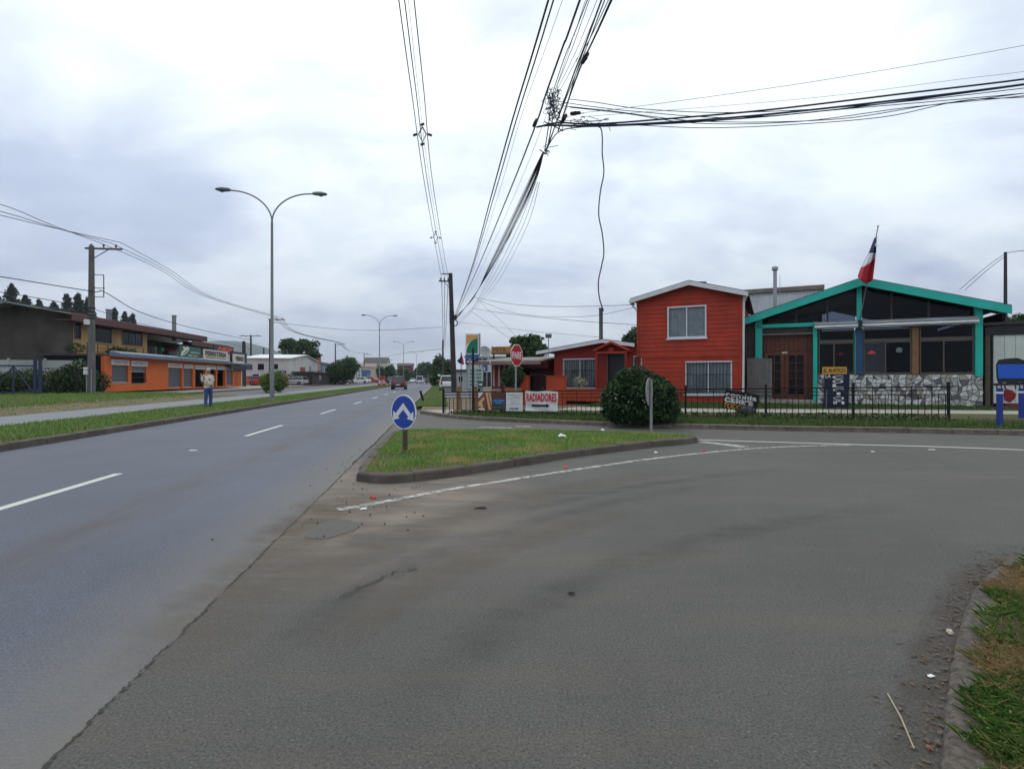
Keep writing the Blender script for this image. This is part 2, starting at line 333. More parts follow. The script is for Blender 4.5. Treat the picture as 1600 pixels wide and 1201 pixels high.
M('car_glass', (0.012, 0.015, 0.018), 0.08, 0.1, 2, spec=0.8); M('tail_red', (0.40, 0.01, 0.01), 0.3); M('plate', (0.7, 0.7, 0.68), 0.5)
M('brick_red', (0.30, 0.065, 0.035), 0.85, 0.2, 3); M('house_white', (0.52, 0.51, 0.48), 0.8, 0.1, 0.8, dirt=0.35)
M('house_cream', (0.45, 0.40, 0.30), 0.8, 0.1, 0.8, dirt=0.3); M('house_blue', (0.07, 0.14, 0.30), 0.8, 0.1, 0.8)
M('white_roof', (0.62, 0.64, 0.66), 0.5, 0.12, 0.7, metal=0.2, dirt=0.3, dcol=(0.3, 0.25, 0.22)); M('hair_cap', (0.35, 0.34, 0.33), 0.9); M('shed_brown', (0.035, 0.022, 0.02), 0.9, 0.3, 1.5)
M('hill', (0.035, 0.055, 0.040), 0.95, 0.3, 0.02); M('totem_blue', (0.03, 0.09, 0.30), 0.5); M('totem_navy', (0.01, 0.018, 0.06), 0.5)
M('totem_green', (0.0, 0.16, 0.085), 0.4, 0.05, 3); M('totem_yellow', (0.62, 0.33, 0.10), 0.5, 0.06, 3); M('price_board', (0.40, 0.50, 0.45), 0.5, 0.06, 3)
M('dish', (0.30, 0.31, 0.31), 0.6, 0.12, 5, dirt=0.3); M('kerb_broken', (0.115, 0.098, 0.082), 0.95, 0.6, 28, bump=1.0, bscale=70, dirt=0.8, dcol=(0.05, 0.042, 0.034)); M('paper', (0.78, 0.78, 0.76), 0.7, 0.05, 20); M('red_chip', (0.55, 0.07, 0.04), 0.7, 0.2, 20)
M('twig', (0.40, 0.33, 0.22), 0.85, 0.15, 20); M('leaf_dead', (0.12, 0.085, 0.058), 0.85, 0.3, 20); M('crack', (0.026, 0.023, 0.020), 0.95, 0.3, 15)
M('dark_patch', (0.075, 0.065, 0.056), 0.9, 0.25, 8, bump=0.5, bscale=60)
M('photo_brown', (0.18, 0.06, 0.03), 0.5, 0.4, 6); M('photo_tan', (0.62, 0.36, 0.20), 0.5, 0.15, 8); M('panel_maroon', (0.06, 0.018, 0.012), 0.5, 0.3, 6)
M('panel_blue', (0.012, 0.075, 0.22), 0.5, 0.15, 6); M('text_tan', (0.25, 0.12, 0.06), 0.6); M('text_sky', (0.20, 0.42, 0.70), 0.6); M('text_grey', (0.22, 0.21, 0.21), 0.6)
M('text_red', (0.55, 0.01, 0.025), 0.6, 0.08, 6); M('petr_yellow', (0.42, 0.19, 0.04), 0.6, 0.15, 3); M('terracotta', (0.26, 0.11, 0.06), 0.8)
emit('lamp_red', (0.65, 0.02, 0.02), 0.6); emit('lamp_white', (0.8, 0.78, 0.65), 0.9)
paintmat('line_white', (0.62, 0.62, 0.58), 0.86); paintmat('line_worn', (0.50, 0.49, 0.45), 0.73); paintmat('joint', (0.040, 0.036, 0.032), 0.74); paintmat('skid', (0.055, 0.053, 0.05), 0.70); paintmat('clean_patch', (0.098, 0.090, 0.082), 0.88)
# ---------------------------------------------------------------- mesh helpers
def link(o): COL.objects.link(o); return o
def tag(o, label=None, cat=None, group=None, kind=None):
    if label: o['label'] = label
    if cat: o['category'] = cat
    if group: o['group'] = group
    if kind: o['kind'] = kind
    return o
def thing(name, label, cat, loc=(0, 0, 0), rz=0.0, group=None):
    o = link(bpy.data.objects.new(name, None)); o.location = loc; o.rotation_euler = (0, 0, rz); o.empty_display_size = 0.2
    return tag(o, label, cat, group)
class MB:
    def __init__(s): s.v = []; s.f = []
    def add(s, vs, fs):
        b = len(s.v); s.v += [tuple(v) for v in vs]; s.f += [tuple(i + b for i in f) for f in fs]; return s
    def box(s, x0, x1, y0, y1, z0, z1):
        return s.add([(x0, y0, z0), (x1, y0, z0), (x1, y1, z0), (x0, y1, z0), (x0, y0, z1), (x1, y0, z1), (x1, y1, z1), (x0, y1, z1)],
                     [(0, 3, 2, 1), (4, 5, 6, 7), (0, 1, 5, 4), (1, 2, 6, 5), (2, 3, 7, 6), (3, 0, 4, 7)])
    def obox(s, c, d, mtx):
        b = MB().box(-d[0] / 2, d[0] / 2, -d[1] / 2, d[1] / 2, -d[2] / 2, d[2] / 2)
        return s.add([Vector(c) + mtx @ Vector(v) for v in b.v], b.f)
    def bar(s, a, b, wd, ht):
        a, b = Vector(a), Vector(b); d = b - a
        q = d.to_track_quat('X', 'Z').to_matrix(); return s.obox((a + b) / 2, (d.length, wd, ht), q)
    def prism(s, poly, ax, a, b):
        n = len(poly)
        def mk(p, h): return {'y': (p[0], h, p[1]), 'x': (h, p[0], p[1]), 'z': (p[0], p[1], h)}[ax]
        vs = [mk(p, a) for p in poly] + [mk(p, b) for p in poly]
        return s.add(vs, [tuple(range(n))[::-1], tuple(range(n, 2 * n))] + [(i, (i + 1) % n, n + (i + 1) % n, n + i) for i in range(n)])
    def tube(s, pts, r, n=6, caps=True):
        pts = [Vector(p) for p in pts]; rs = r if isinstance(r, (list, tuple)) else [r] * len(pts)
        base = len(s.v); up = None
        for i, p in enumerate(pts):
            d = (pts[min(i + 1, len(pts) - 1)] - pts[max(i - 1, 0)])
            if d.length < 1e-9: d = Vector((0, 0, 1))
            d.normalize()
            if up is None: up = d.orthogonal().normalized()
            up = (up - d * up.dot(d))
            up = up.normalized() if up.length > 1e-6 else d.orthogonal().normalized()
            b = d.cross(up)
            for k in range(n):
                a = 2 * math.pi * k / n; s.v.append(tuple(p + (up * math.cos(a) + b * math.sin(a)) * rs[i]))
        for i in range(len(pts) - 1):
            for k in range(n):
                s.f.append((base + i * n + k, base + i * n + (k + 1) % n, base + (i + 1) * n + (k + 1) % n, base + (i + 1) * n + k))
        if caps:
            s.f.append(tuple(base + k for k in range(n))[::-1]); e = base + (len(pts) - 1) * n; s.f.append(tuple(e + k for k in range(n)))
        return s
    def lathe(s, prof, n=16, c=(0, 0, 0), ax='z'):
        base = len(s.v)
        for r, h in prof:
            for k in range(n):
                a = 2 * math.pi * k / n; x, y = r * math.cos(a), r * math.sin(a)
                p = {'z': (x, y, h), 'y': (x, h, y), 'x': (h, x, y)}[ax]
                s.v.append((c[0] + p[0], c[1] + p[1], c[2] + p[2]))
        for i in range(len(prof) - 1):
            for k in range(n):
                s.f.append((base + i * n + k, base + i * n + (k + 1) % n, base + (i + 1) * n + (k + 1) % n, base + (i + 1) * n + k))
        s.f.append(tuple(base + k for k in range(n))); e = base + (len(prof) - 1) * n; s.f.append(tuple(e + k for k in range(n))[::-1])
        return s
    def loft(s, rings, caps=True):
        n = len(rings[0]); base = len(s.v)
        for r in rings: s.v += [tuple(p) for p in r]
        for i in range(len(rings) - 1):
            for k in range(n):
                s.f.append((base + i * n + k, base + i * n + (k + 1) % n, base + (i + 1) * n + (k + 1) % n, base + (i + 1) * n + k))
        if caps: s.f.append(tuple(base + k for k in range(n))[::-1]); e = base + (len(rings) - 1) * n; s.f.append(tuple(e + k for k in range(n)))
        return s
    def build(s, name, mat, parent=None, smooth=False, bevel=0.0, recalc=True):
        me = bpy.data.meshes.new(name); me.from_pydata(s.v, [], s.f)
        if recalc or bevel:
            bm = bmesh.new(); bm.from_mesh(me)
            if bevel: bmesh.ops.bevel(bm, geom=list(bm.edges), offset=bevel, segments=1, affect='EDGES', clamp_overlap=True)
            bmesh.ops.recalc_face_normals(bm, faces=bm.faces); bm.to_mesh(me); bm.free()
        if smooth:
            me.polygons.foreach_set('use_smooth', [True] * len(me.polygons))
            try: me.set_sharp_from_angle(angle=R(45))
            except Exception: pass
        me.materials.append(MAT[mat] if isinstance(mat, str) else mat)
        o = link(bpy.data.objects.new(name, me)); o.parent = parent; return o
def dup(o, parent=None, loc=None, rot=None, label=None):
    c = o.copy(); link(c); c.parent = parent
    if loc is not None: c.location = loc
    if rot is not None: c.rotation_euler = rot
    if label: c['label'] = label
    return c
def dup_tree(o, loc, rz=None, label=None, scale=None):
    c = dup(o, None, loc, None, label)
    if rz is not None: c.rotation_euler = (0, 0, rz)
    if scale: c.scale = scale
    for ch in list(o.children):
        k = dup(ch, c)
        for g in list(ch.children): dup(g, k)
    return c
def crom(pts, n=6):
    pts = [Vector(p) for p in pts]; o = []
    for i in range(len(pts) - 1):
        p0, p1, p2, p3 = pts[max(i - 1, 0)], pts[i], pts[i + 1], pts[min(i + 2, len(pts) - 1)]
        for k in range(n):
            t = k / n; o.append(0.5 * ((2 * p1) + (p2 - p0) * t + (2 * p0 - 5 * p1 + 4 * p2 - p3) * t * t + (3 * p1 - p0 - 3 * p2 + p3) * t ** 3))
    return o + [pts[-1]]
def text(name, s, mat, parent, x, y, z, wd, ht, bold=0.0, shear=0.0, rz=None, depth=0.004, rotmat=None):
    """lettering centred at x,z facing -y, stretched to wd x ht"""
    cu = bpy.data.curves.new('t', 'FONT'); cu.body = s; cu.align_x = 'CENTER'; cu.offset = bold; cu.shear = shear; cu.resolution_u = 3; cu.extrude = 0
    ob = bpy.data.objects.new('t', cu); me = bpy.data.meshes.new_from_object(ob)
    bpy.data.objects.remove(ob); bpy.data.curves.remove(cu)
    vs = np.empty(len(me.vertices) * 3); me.vertices.foreach_get('co', vs); vs = vs.reshape(-1, 3)
    lo, hi = vs.min(0), vs.max(0); c = (lo + hi) / 2
    X = (vs[:, 0] - c[0]) * wd / max(1e-6, hi[0] - lo[0]); Z = (vs[:, 1] - c[1]) * ht / max(1e-6, hi[1] - lo[1])
    res = np.stack([X, np.zeros_like(X), Z], 1)
    if rotmat is not None: res = res @ np.array(rotmat.to_3x3()).T
    res += np.array([x, y, z])
    me.vertices.foreach_set('co', res.ravel()); me.materials.clear(); me.materials.append(MAT[mat]); me.name = name
    o = link(bpy.data.objects.new(name, me)); o.parent = parent; return o
def sheet(name, poly, mat, kind='structure', parent=None):
    me = bpy.data.meshes.new(name); me.from_pydata([tuple(p) for p in poly], [], [tuple(range(len(poly)))])
    bm = bmesh.new(); bm.from_mesh(me); bmesh.ops.triangulate(bm, faces=bm.faces, ngon_method='EAR_CLIP'); bmesh.ops.recalc_face_normals(bm, faces=bm.faces)
    if sum(f.normal.z for f in bm.faces) < 0: bmesh.ops.reverse_faces(bm, faces=bm.faces)
    bm.to_mesh(me); bm.free()
    me.materials.append(MAT[mat]); o = link(bpy.data.objects.new(name, me)); o.parent = parent
    if kind: o['kind'] = kind
    return o
def ribbon(name, pts, wd, mat, z=0.004, parent=None, jit=0.0):
    pts = crom(pts, 5); vs = []; fs = []
    for i, p in enumerate(pts):
        d = pts[min(i + 1, len(pts) - 1)] - pts[max(i - 1, 0)]; n = Vector((-d.y, d.x, 0)).normalized()
        a = wd / 2 * (1 + random.uniform(-jit, jit)); off = n * random.uniform(-jit, jit) * wd
        vs += [(p + n * a + off).to_tuple()[:2] + (z,), (p - n * a + off).to_tuple()[:2] + (z,)]
        if i: k = 2 * i; fs.append((k - 2, k - 1, k + 1, k))
    return MB().add(vs, fs).build(name, mat, parent)
def grid_wall(mb, x0, x1, z0, z1, y0, y1, holes):
    xs = sorted({x0, x1, *[h[0] for h in holes], *[h[1] for h in holes]}); zs = sorted({z0, z1, *[h[2] for h in holes], *[h[3] for h in holes]})
    xs = [x for x in xs if x0 <= x <= x1]; zs = [z for z in zs if z0 <= z <= z1]
    for i in range(len(xs) - 1):
        run = None
        for j in range(len(zs) - 1):
            cx, cz = (xs[i] + xs[i + 1]) / 2, (zs[j] + zs[j + 1]) / 2
            hole = any(h[0] < cx < h[1] and h[2] < cz < h[3] for h in holes)
            if not hole and run is None: run = zs[j]
            if hole and run is not None: mb.box(xs[i], xs[i + 1], y0, y1, run, zs[j]); run = None
        if run is not None: mb.box(xs[i], xs[i + 1], y0, y1, run, z1)
    return mb
def npmesh(name, V, nper, mat, parent=None):
    """V: (N, nper, 3) disjoint polygons"""
    n = V.shape[0]; me = bpy.data.meshes.new(name)
    me.vertices.add(n * nper); me.vertices.foreach_set('co', V.reshape(-1).astype(np.float32))
    me.loops.add(n * nper); me.loops.foreach_set('vertex_index', np.arange(n * nper, dtype=np.int32))
    me.polygons.add(n); me.polygons.foreach_set('loop_start', np.arange(0, n * nper, nper, dtype=np.int32))
    me.update(calc_edges=True); me.validate()
    me.materials.append(MAT[mat]); o = link(bpy.data.objects.new(name, me)); o.parent = parent; return o
def leaves(name, C, size, mat, parent=None, flat=0.0, aspect=0.55):
    n = len(C); a = RNG.normal(size=(n, 3)); a[:, 2] -= flat * 0.3; a /= np.linalg.norm(a, axis=1, keepdims=True)
    b = np.cross(a, RNG.normal(size=(n, 3))); b /= np.linalg.norm(b, axis=1, keepdims=True) + 1e-9
    s = (size * RNG.uniform(0.6, 1.35, n))[:, None]
    nn = np.cross(a, b) * s * 0.12
    V = np.stack([C - a * s, C + b * s * aspect + nn, C + a * s, C - b * s * aspect + nn], 1)
    return npmesh(name, V, 4, mat, parent)
def blades(name, Pn, hmin, hmax, wd, mat, lean=0.5, parent=None, label=None, segs=1):
    n = len(Pn); h = RNG.uniform(hmin, hmax, n)[:, None]; th = RNG.uniform(0, 2 * math.pi, n)
    d = np.stack([np.cos(th), np.sin(th), np.zeros(n)], 1); s = np.stack([-np.sin(th), np.cos(th), np.zeros(n)], 1) * wd * RNG.uniform(0.6, 1.3, n)[:, None]
    ln = (RNG.uniform(0.1, 1.0, n) * lean)[:, None]; up = np.array([0, 0, 1.0])
    if segs == 1:
        V = np.stack([Pn - s, Pn + s, Pn + up * h + d * h * ln], 1); o = npmesh(name, V, 3, mat, parent)
    else:
        mid = Pn + up * h * 0.6 + d * h * ln * 0.35; tip = Pn + up * h * 0.9 + d * h * ln * 1.2
        V = np.stack([Pn - s, Pn + s, mid + s * 0.7, tip, mid - s * 0.7], 1); o = npmesh(name, V, 5, mat, parent)
    if label: tag(o, label, 'grass', None, 'stuff')
    return o
def inpoly(px, py, poly):
    r = np.zeros(len(px), bool); n = len(poly); j = n - 1
    for i in range(n):
        xi, yi, xj, yj = poly[i][0], poly[i][1], poly[j][0], poly[j][1]
        c = ((yi > py) != (yj > py)) & (px < (xj - xi) * (py - yi) / (yj - yi + 1e-12) + xi); r ^= c; j = i
    return r
def scatter(poly, n):
    a = np.array([[p[0], p[1]] for p in poly]); lo, hi = a.min(0), a.max(0); out = []
    tot = 0
    while tot < n:
        q = RNG.uniform(lo, hi, (n, 2)); q = q[inpoly(q[:, 0], q[:, 1], a)]; out.append(q); tot += len(q)
    return np.concatenate(out)[:n]
def inset(poly, d):
    n = len(poly); o = []; area = sum(poly[i].x * poly[(i + 1) % n].y - poly[(i + 1) % n].x * poly[i].y for i in range(n)); sg = 1 if area > 0 else -1
    for i in range(n):
        t = (poly[(i + 1) % n] - poly[i - 1]); nn = Vector((-t.y, t.x, 0)).normalized() * sg; o.append(poly[i] + nn * d)
    return o
# ================================================================ THE GROUND
sheet('ground', [(-4000, -60, -0.04), (4000, -60, -0.04), (4000, 5000, -0.04), (-4000, 5000, -0.04)], 'earth')
TR, TL = -1.46, -8.6
sheet('main_road', [RD(-30, TL), RD(-30, TR), RD(900, TR), RD(900, TL)], 'asphalt_main')
KP = [(656, 646), (672, 648.5), (691, 651.5), (749, 657), (860, 662), (1000, 667), (1180, 672), (1400, 676), (1600, 680)]
K = [G(*p) for p in KP]; K += [K[-1] + Vector((8, -1.6, 0)), K[-1] + Vector((45, -9, 0))]
sheet('cross_street', [RD(-30, TR), RD(-30, 70), Vector((62, 3, 0)), Vector((62, 12, 0)), Vector((40, 16, 0)), Vector((0, 24, 0)), RD(24, TR)], 'asphalt_side')
# right-hand block beyond the side street
Kc = crom(K, 5)
blk = [k + Vector((0, 0, 0.10)) for k in Kc] + [Vector((75, 60, 0.10)), Vector((75, 500, 0.1)), RD(900, -1.3, 0.10)]
sheet('corner_block_ground', blk, 'soil_dirt')
def kerb(name, line, inward, wd, ht, mat, z=0.0, stones=None, jt=0.003):
    """line: base polyline on the road; inward(i) unit vector towards the raised side. stones=(length, count): separate kerb stones laid along it"""
    def ring(p, n, d=0.0, j=0.0):
        return [p + n * d + Vector((0, 0, z - 0.03)), p + n * (0.012 + d + j) + Vector((0, 0, ht - 0.02 - d + j)), p + n * (0.035 + d + j) + Vector((0, 0, ht - d + j)),
                p + n * (wd - d) + Vector((0, 0, ht - d + j)), p + n * (wd - d) + Vector((0, 0, z - 0.03))]
    d0 = 0.014 if stones else 0.0
    root = tag(MB().loft([ring(p, inward(i), d0, random.uniform(-jt, jt)) for i, p in enumerate(line)]).build(name, mat), kind='structure')
    if stones:
        acc = [0.0]
        for i in range(1, len(line)): acc.append(acc[-1] + (line[i] - line[i - 1]).length)
        def at(a):
            i = max(k for k in range(len(acc)) if acc[k] <= a + 1e-9); i = min(i, len(line) - 2); f = (a - acc[i]) / max(1e-6, acc[i + 1] - acc[i]); return line[i].lerp(line[i + 1], f), inward(i).lerp(inward(i + 1), f).normalized()
        a = 0.0; k = 0
        while a + stones[0] < acc[-1] and k < stones[1]:
            L_ = stones[0] * random.uniform(0.96, 1.0); dz = random.uniform(-0.007, 0.007); dn = random.uniform(-0.006, 0.006)
            rs_ = []
            for f in (0.0, 0.03, 0.35, 0.65, 0.97, 1.0):
                p, n = at(a + 0.008 + (L_ - 0.016) * f); e = 0.006 if f in (0.0, 1.0) else 0.0
                rs_.append([q_ + n * dn + Vector((0, 0, dz)) for q_ in ring(p, n, e, random.uniform(-0.003, 0.003))])
            MB().loft(rs_).build('kerb_stone', mat, root); a += stones[0]; k += 1
    return root
def nrm(line, side):
    def f(i):
        d = line[min(i + 1, len(line) - 1)] - line[max(i - 1, 0)]; return Vector((-d.y, d.x, 0)).normalized() * side
    return f
KN = nrm(Kc, 1)
kerb('kerb', Kc, KN, 0.16, 0.13, 'kerb_pale', stones=(1.0, 26))
def off(i, d, z): p = Kc[i] + KN(i) * d; p.z = z; return p
def zfence(x): return 0.12 + 0.13 * max(0, min(1, (x + 2.6) / 17.5))
def band(name, d0, d1, z0f, z1f, mat, i0=0, i1=None):
    m = MB(); rows = range(i0, i1 or len(Kc)); vs = []; fs = []
    for q, i in enumerate(rows):
        a = off(i, d0, 0); b = off(i, d1, 0); a.z = z0f(a.x); b.z = z1f(b.x); vs += [a, b]
        if q: k = 2 * q; fs.append((k - 2, k - 1, k + 1, k))
    return tag(m.add(vs, fs).build(name, mat), kind='structure')
cz = lambda v: (lambda x: v)
band('verge', 0.155, 4.6, cz(0.118), lambda x: zfence(x) + 0.02, 'soil_grass', 10)
band('pavement', 4.6, 6.6, lambda x: zfence(x) + 0.02, lambda x: zfence(x) + 0.03, 'sidewalk', 16)
band('front_lawn', 6.6, 14.0, lambda x: zfence(x) + 0.03, cz(0.30), 'soil_grass', 16)
band('corner_pavement', 0.155, 1.5, cz(0.128), cz(0.13), 'sidewalk', 0, 12)
sheet('verge_lawn', [RD(26, -1.25, .118), RD(26, 0.4, .118), RD(200, 0.4, .118), RD(200, -1.25, .118)], 'soil_grass'); sheet('parking_bay', [RD(36, 0.4, .114), RD(36, 4.2, .114), RD(110, 4.2, .114), RD(110, 0.4, .114)], 'service')
# left of the main road: kerb, verge, cycle path, service road, bank
ls = [RD(s, TL) for s in list(range(-6, 60, 3)) + list(range(60, 420, 20))]
kerb('kerb', ls, lambda i: Vector((-RDY, -0.1337, 0)), 0.18, 0.15, 'kerb', stones=(1.0, 60))
def strip(name, s0, s1, t0, z0, t1, z1, mat): return sheet(name, [RD(s0, t0, z0), RD(s1, t0, z0), RD(s1, t1, z1), RD(s0, t1, z1)], mat)
strip('median_verge', -10, 420, TL - 0.17, 0.142, -11.9, 0.15, 'soil_grass')
strip('cycle_path', -10, 420, -11.9, 0.154, -14.6, 0.16, 'path')
strip('grass_bank', -10, 42, -14.6, 0.15, -19.0, 0.36, 'soil_dirt'); strip('grass_bank', -10, 42.2, -19.0, 0.36, -60, 0.55, 'soil_grass')
strip('service_road', 42, 420, -14.6, 0.155, -20.6, 0.17, 'service')
strip('shop_yard', 42.2, 420, -20.6, 0.30, -70, 0.42, 'concrete')
kerb('kerb', [RD(s, -20.4) for s in range(44, 140, 4)], lambda i: Vector((-RDY, -0.1337, 0)), 0.3, 0.31, 'kerb')
# ---- the island
isl = [G(*p) for p in [(555, 751), (575, 754.5), (620, 755), (700, 746), (800, 730), (900, 714), (1000, 701), (1060, 695), (1086, 691.8)]] + [Vector((4.24, 12.12, 0)), Vector((4.22, 12.42, 0)), Vector((4.02, 12.66, 0))]
isl += [G(*p, 0.13) for p in [(1045, 677), (950, 672.5), (800, 670), (700, 670), (645, 670)]] + [RD(13.9, -1.02), RD(13.4, -1.2), RD(12, -1.24), RD(10.4, -1.24), RD(9, -1.24), RD(8.25, -1.22)]
for p in isl: p.z = 0
islc = crom(isl + [isl[0]], 4)[:-1]
def ring(d, z): return [Vector((p.x, p.y, z)) for p in inset(islc, d)]
icl = islc + [islc[0]]; isi = inset(islc, 1.0); isn = [(b - a).normalized() for a, b in zip(islc, isi)]; isn = isn + [isn[0]]
ik = kerb('island_kerb', icl, lambda i: isn[i], 0.15, 0.13, 'kerb', stones=(0.95, 60))
isg = ring(0.15, 0.115); sheet('island_lawn', isg, 'soil_grass')
q = scatter(ring(0.12, 0.1), 90000)
gi = RNG.uniform(0, 6.28, 16); fi = RNG.uniform(.8, 5, (16, 2)) * RNG.choice([-1, 1], (16, 2)); vi = sum(np.sin(q[:, 0] * fi[i, 0] + q[:, 1] * fi[i, 1] + gi[i]) for i in range(16)) / 4
inner_ = inpoly(q[:, 0], q[:, 1], np.array([[p.x, p.y] for p in ring(0.45, 0.1)])); nose_ = np.hypot(q[:, 0] + 1.7, q[:, 1] - 8.2) < 0.9
q = q[RNG.uniform(0, 1, len(q)) < np.clip(0.62 + 0.45 * vi, 0.12, 1) * np.where(inner_, 1.0, 0.5) * np.where(nose_, 0.6, 1.0)]
qw = scatter(ring(0.3, 0.1), 2600); vw = sum(np.sin(qw[:, 0] * fi[i, 0] * 1.7 + qw[:, 1] * fi[i, 1] * 1.7 + gi[i]) for i in range(16)) / 4; qw = qw[vw > 0.5]
tag(leaves('island_weeds', np.column_stack([qw, 0.13 + RNG.uniform(0, 0.06, len(qw))]), 0.026, 'leaf_clover', None, 0, 0.5), 'low broad leaved weeds scattered through the island grass', 'weeds', None, 'stuff'); blades('island_grass', np.column_stack([q, np.full(len(q), 0.11)]), 0.02, 0.095, 0.006, 'grass_island', 1.0, None, 'short green and straw coloured grass covering the kerbed traffic island')
# ---- near right corner
nr = [G(*p) for p in [(1462, 1330), (1466, 1201), (1474, 1100), (1487, 1020), (1503, 960), (1525, 917), (1560, 886), (1600, 867)]]
nr += [Vector((6.2, 4.95, 0)), Vector((10, 5.3, 0)), Vector((30, 6.0, 0))]
nrc = crom(nr, 5)
nrf = crom(nr, 22); kerb('kerb', [p + Vector((random.uniform(-.003, .003), random.uniform(-.003, .003), 0)) for p in nrf], nrm(nrf, -1), 0.14, 0.036, 'kerb_broken')
npoly = [p + nrm(nrc, -1)(i) * 0.13 + Vector((0, 0, 0.038)) for i, p in enumerate(nrc)] + [Vector((30, -4, 0.06)), Vector((1.5, -4, 0.06))]
sheet('corner_verge', npoly, 'soil_near')
vis = [p + nrm(nrc, -1)(i) * random.uniform(0.06, 0.17) for i, p in enumerate(nrc[:-8])] + [Vector((6.0, 0.8, 0)), Vector((1.6, 0.8, 0))]
q = scatter(vis, 300000)
# clumped: keep blades where a cheap value noise is high
gx = RNG.uniform(0, 6.28, (14, 3)); fr = RNG.uniform(1.5, 9, (14, 2)) * RNG.choice([-1, 1], (14, 2))
val = sum(np.sin(q[:, 0] * fr[i, 0] + q[:, 1] * fr[i, 1] + gx[i, 0]) for i in range(14)) / 14 ** 0.5
keep = RNG.uniform(0, 1, len(q)) < np.clip(0.55 + 0.40 * val, 0.10, 1.0); q = q[keep]
blades('corner_grass', np.column_stack([q, np.full(len(q), 0.040)]), 0.012, 0.055, 0.0016, 'grass_near', 1.6, None, 'tufts of green and dry brown grass by the kerb in the near corner', 2)
qc = scatter(vis, 16000); vc = sum(np.sin(qc[:, 0] * fr[i, 0] + qc[:, 1] * fr[i, 1] + gx[i, 0]) for i in range(14)) / 14 ** 0.5; qc = qc[vc > 0.25]
tag(leaves('corner_clover', np.column_stack([qc, 0.045 + RNG.uniform(0, 0.03, len(qc))]), 0.010, 'leaf_clover', None, 0, 0.7), 'small green clover leaves among the near corner grass', 'clover', None, 'stuff')
# ---- verge grass on both sides
vp = [off(i, 0.2, 0) for i in range(10, len(Kc) - 6)] + [off(i, 2.9, 0) for i in range(len(Kc) - 7, 9, -1)]
q = scatter(vp, 42000); kd = np.array([[k.x, k.y] for k in Kc])
blades('verge_grass', np.column_stack([q, np.array([0.11 + 0.3 * (zfence(x) - 0.12) for x in q[:, 0]])]), 0.04, 0.13, 0.010, 'grass_verge', 0.8, None, 'dark green grass along the foot of the black railing')
vp = [off(i, 6.8, 0) for i in range(14, len(Kc) - 6)] + [off(i, 11.0, 0) for i in range(len(Kc) - 7, 13, -1)]
q = scatter(vp, 22000); blades('lawn_grass', np.column_stack([q, np.full(len(q), 0.22)]), 0.08, 0.2, 0.016, 'grass_verge', 0.7, None, 'dark green lawn between the pavement and the house fronts')
def rdgrass(name, s0, s1, t0, t1, n, z, h0, h1, wd, mat, label):
    u = RNG.uniform(0, 1, n) ** 1.5; s = s0 + (s1 - s0) * u; t = RNG.uniform(min(t0, t1), max(t0, t1), n)
    Pn = np.stack([RDX * s + RDY * t, RDY * s + 0.1337 * t, np.array([z(a) for a in t])], 1); return blades(name, Pn, h0, h1, wd, mat, 0.9, None, label)
rdgrass('median_grass', 8, 150, TL - 0.25, -11.8, 60000, lambda t: 0.14, 0.04, 0.12, 0.014, 'grass_left', 'mown green grass strip between the main road and the cycle path')
bz = lambda t: 0.15 + 0.21 * (-14.6 - t) / 4.4 if t > -19 else 0.36 + 0.19 * (-19 - t) / 41
rdgrass('roadside_grass', 26, 120, -1.2, 0.35, 9000, lambda t: .115, .03, .1, .014, 'grass_left', 'thin grass strip along the right road edge before the parked white car')
rdgrass('bank_grass', 14, 42, -17.2, -27, 42000, bz, 0.05, 0.18, 0.02, 'grass_left', 'rough green grass bank in front of the blue gate')
rdgrass('bank_grass', 12, 42, -14.8, -17.6, 5000, bz, 0.03, 0.08, 0.014, 'grass_left', 'thin dry grass beside the far edge of the cycle path')
# ---- markings, joint, patches
for k in range(26):
    s = 5.72 + 8.42 * k
    o = ribbon('lane_dash', [RD(s, -4.85), RD(s + 3.1, -4.85)], 0.13, 'line_white'); o['kind'] = 'structure'
def rib(name, pp, wd, mat, z=0.004, jit=0.0):
    return tag(ribbon(name, [G(*p) for p in pp], wd, mat, z, None, jit), kind='structure')
rib('edge_line', [(528, 796), (560, 791), (620, 780), (700, 765), (800, 749), (890, 735), (1000, 719), (1090, 708.5), (1170, 701), (1250, 697), (1330, 695.5)], 0.115, 'line_worn')
rib('centre_line', [(1093, 687.2), (1200, 690.5), (1330, 694.4), (1450, 697.6), (1600, 703)] , 0.12, 'line_white', 0.006)
rib('chevron_bar', [(1096, 690.5), (1130, 694), (1164, 698.5)], 0.30, 'line_worn', 0.005)
rib('give_way_bar', [(748, 667.5), (775, 668), (800, 668.6)], 0.22, 'line_worn', 0.005); rib('give_way_bar', [(806, 666), (830, 666.6)], 0.22, 'line_worn', 0.005)
def jag(s0, s1, t, amp, n): return [RD(s0 + (s1 - s0) * i / n, t + random.uniform(-amp, amp)) for i in range(n + 1)]
tag(ribbon('road_joint', jag(-1, 9.2, TR, 0.007, 110), 0.014, 'joint', 0.005, None, 0.6), kind='structure')
tag(ribbon('road_joint', jag(9.2, 60, TR, 0.02, 60), 0.03, 'crack', 0.005, None, 0.4), kind='structure')
def blob(name, c, rx, ry, mat, z, n=26, amp=0.22):
    ph = [random.uniform(0, 6.28) for _ in range(4)]
    pts = []
    for i in range(n):
        a = 2 * math.pi * i / n; r = 1 + amp * (math.sin(2 * a + ph[0]) * 0.4 + math.sin(3 * a + ph[1]) * 0.4 + math.sin(5 * a + ph[2]) * 0.3) + random.uniform(-0.06, 0.06)
        pts.append(Vector((c.x + rx * r * math.cos(a), c.y + ry * r * math.sin(a), z)))
    return sheet(name, pts, mat)
blob('bare_patch', G(520, 826), 0.20, 0.34, 'clean_patch', 0.004)
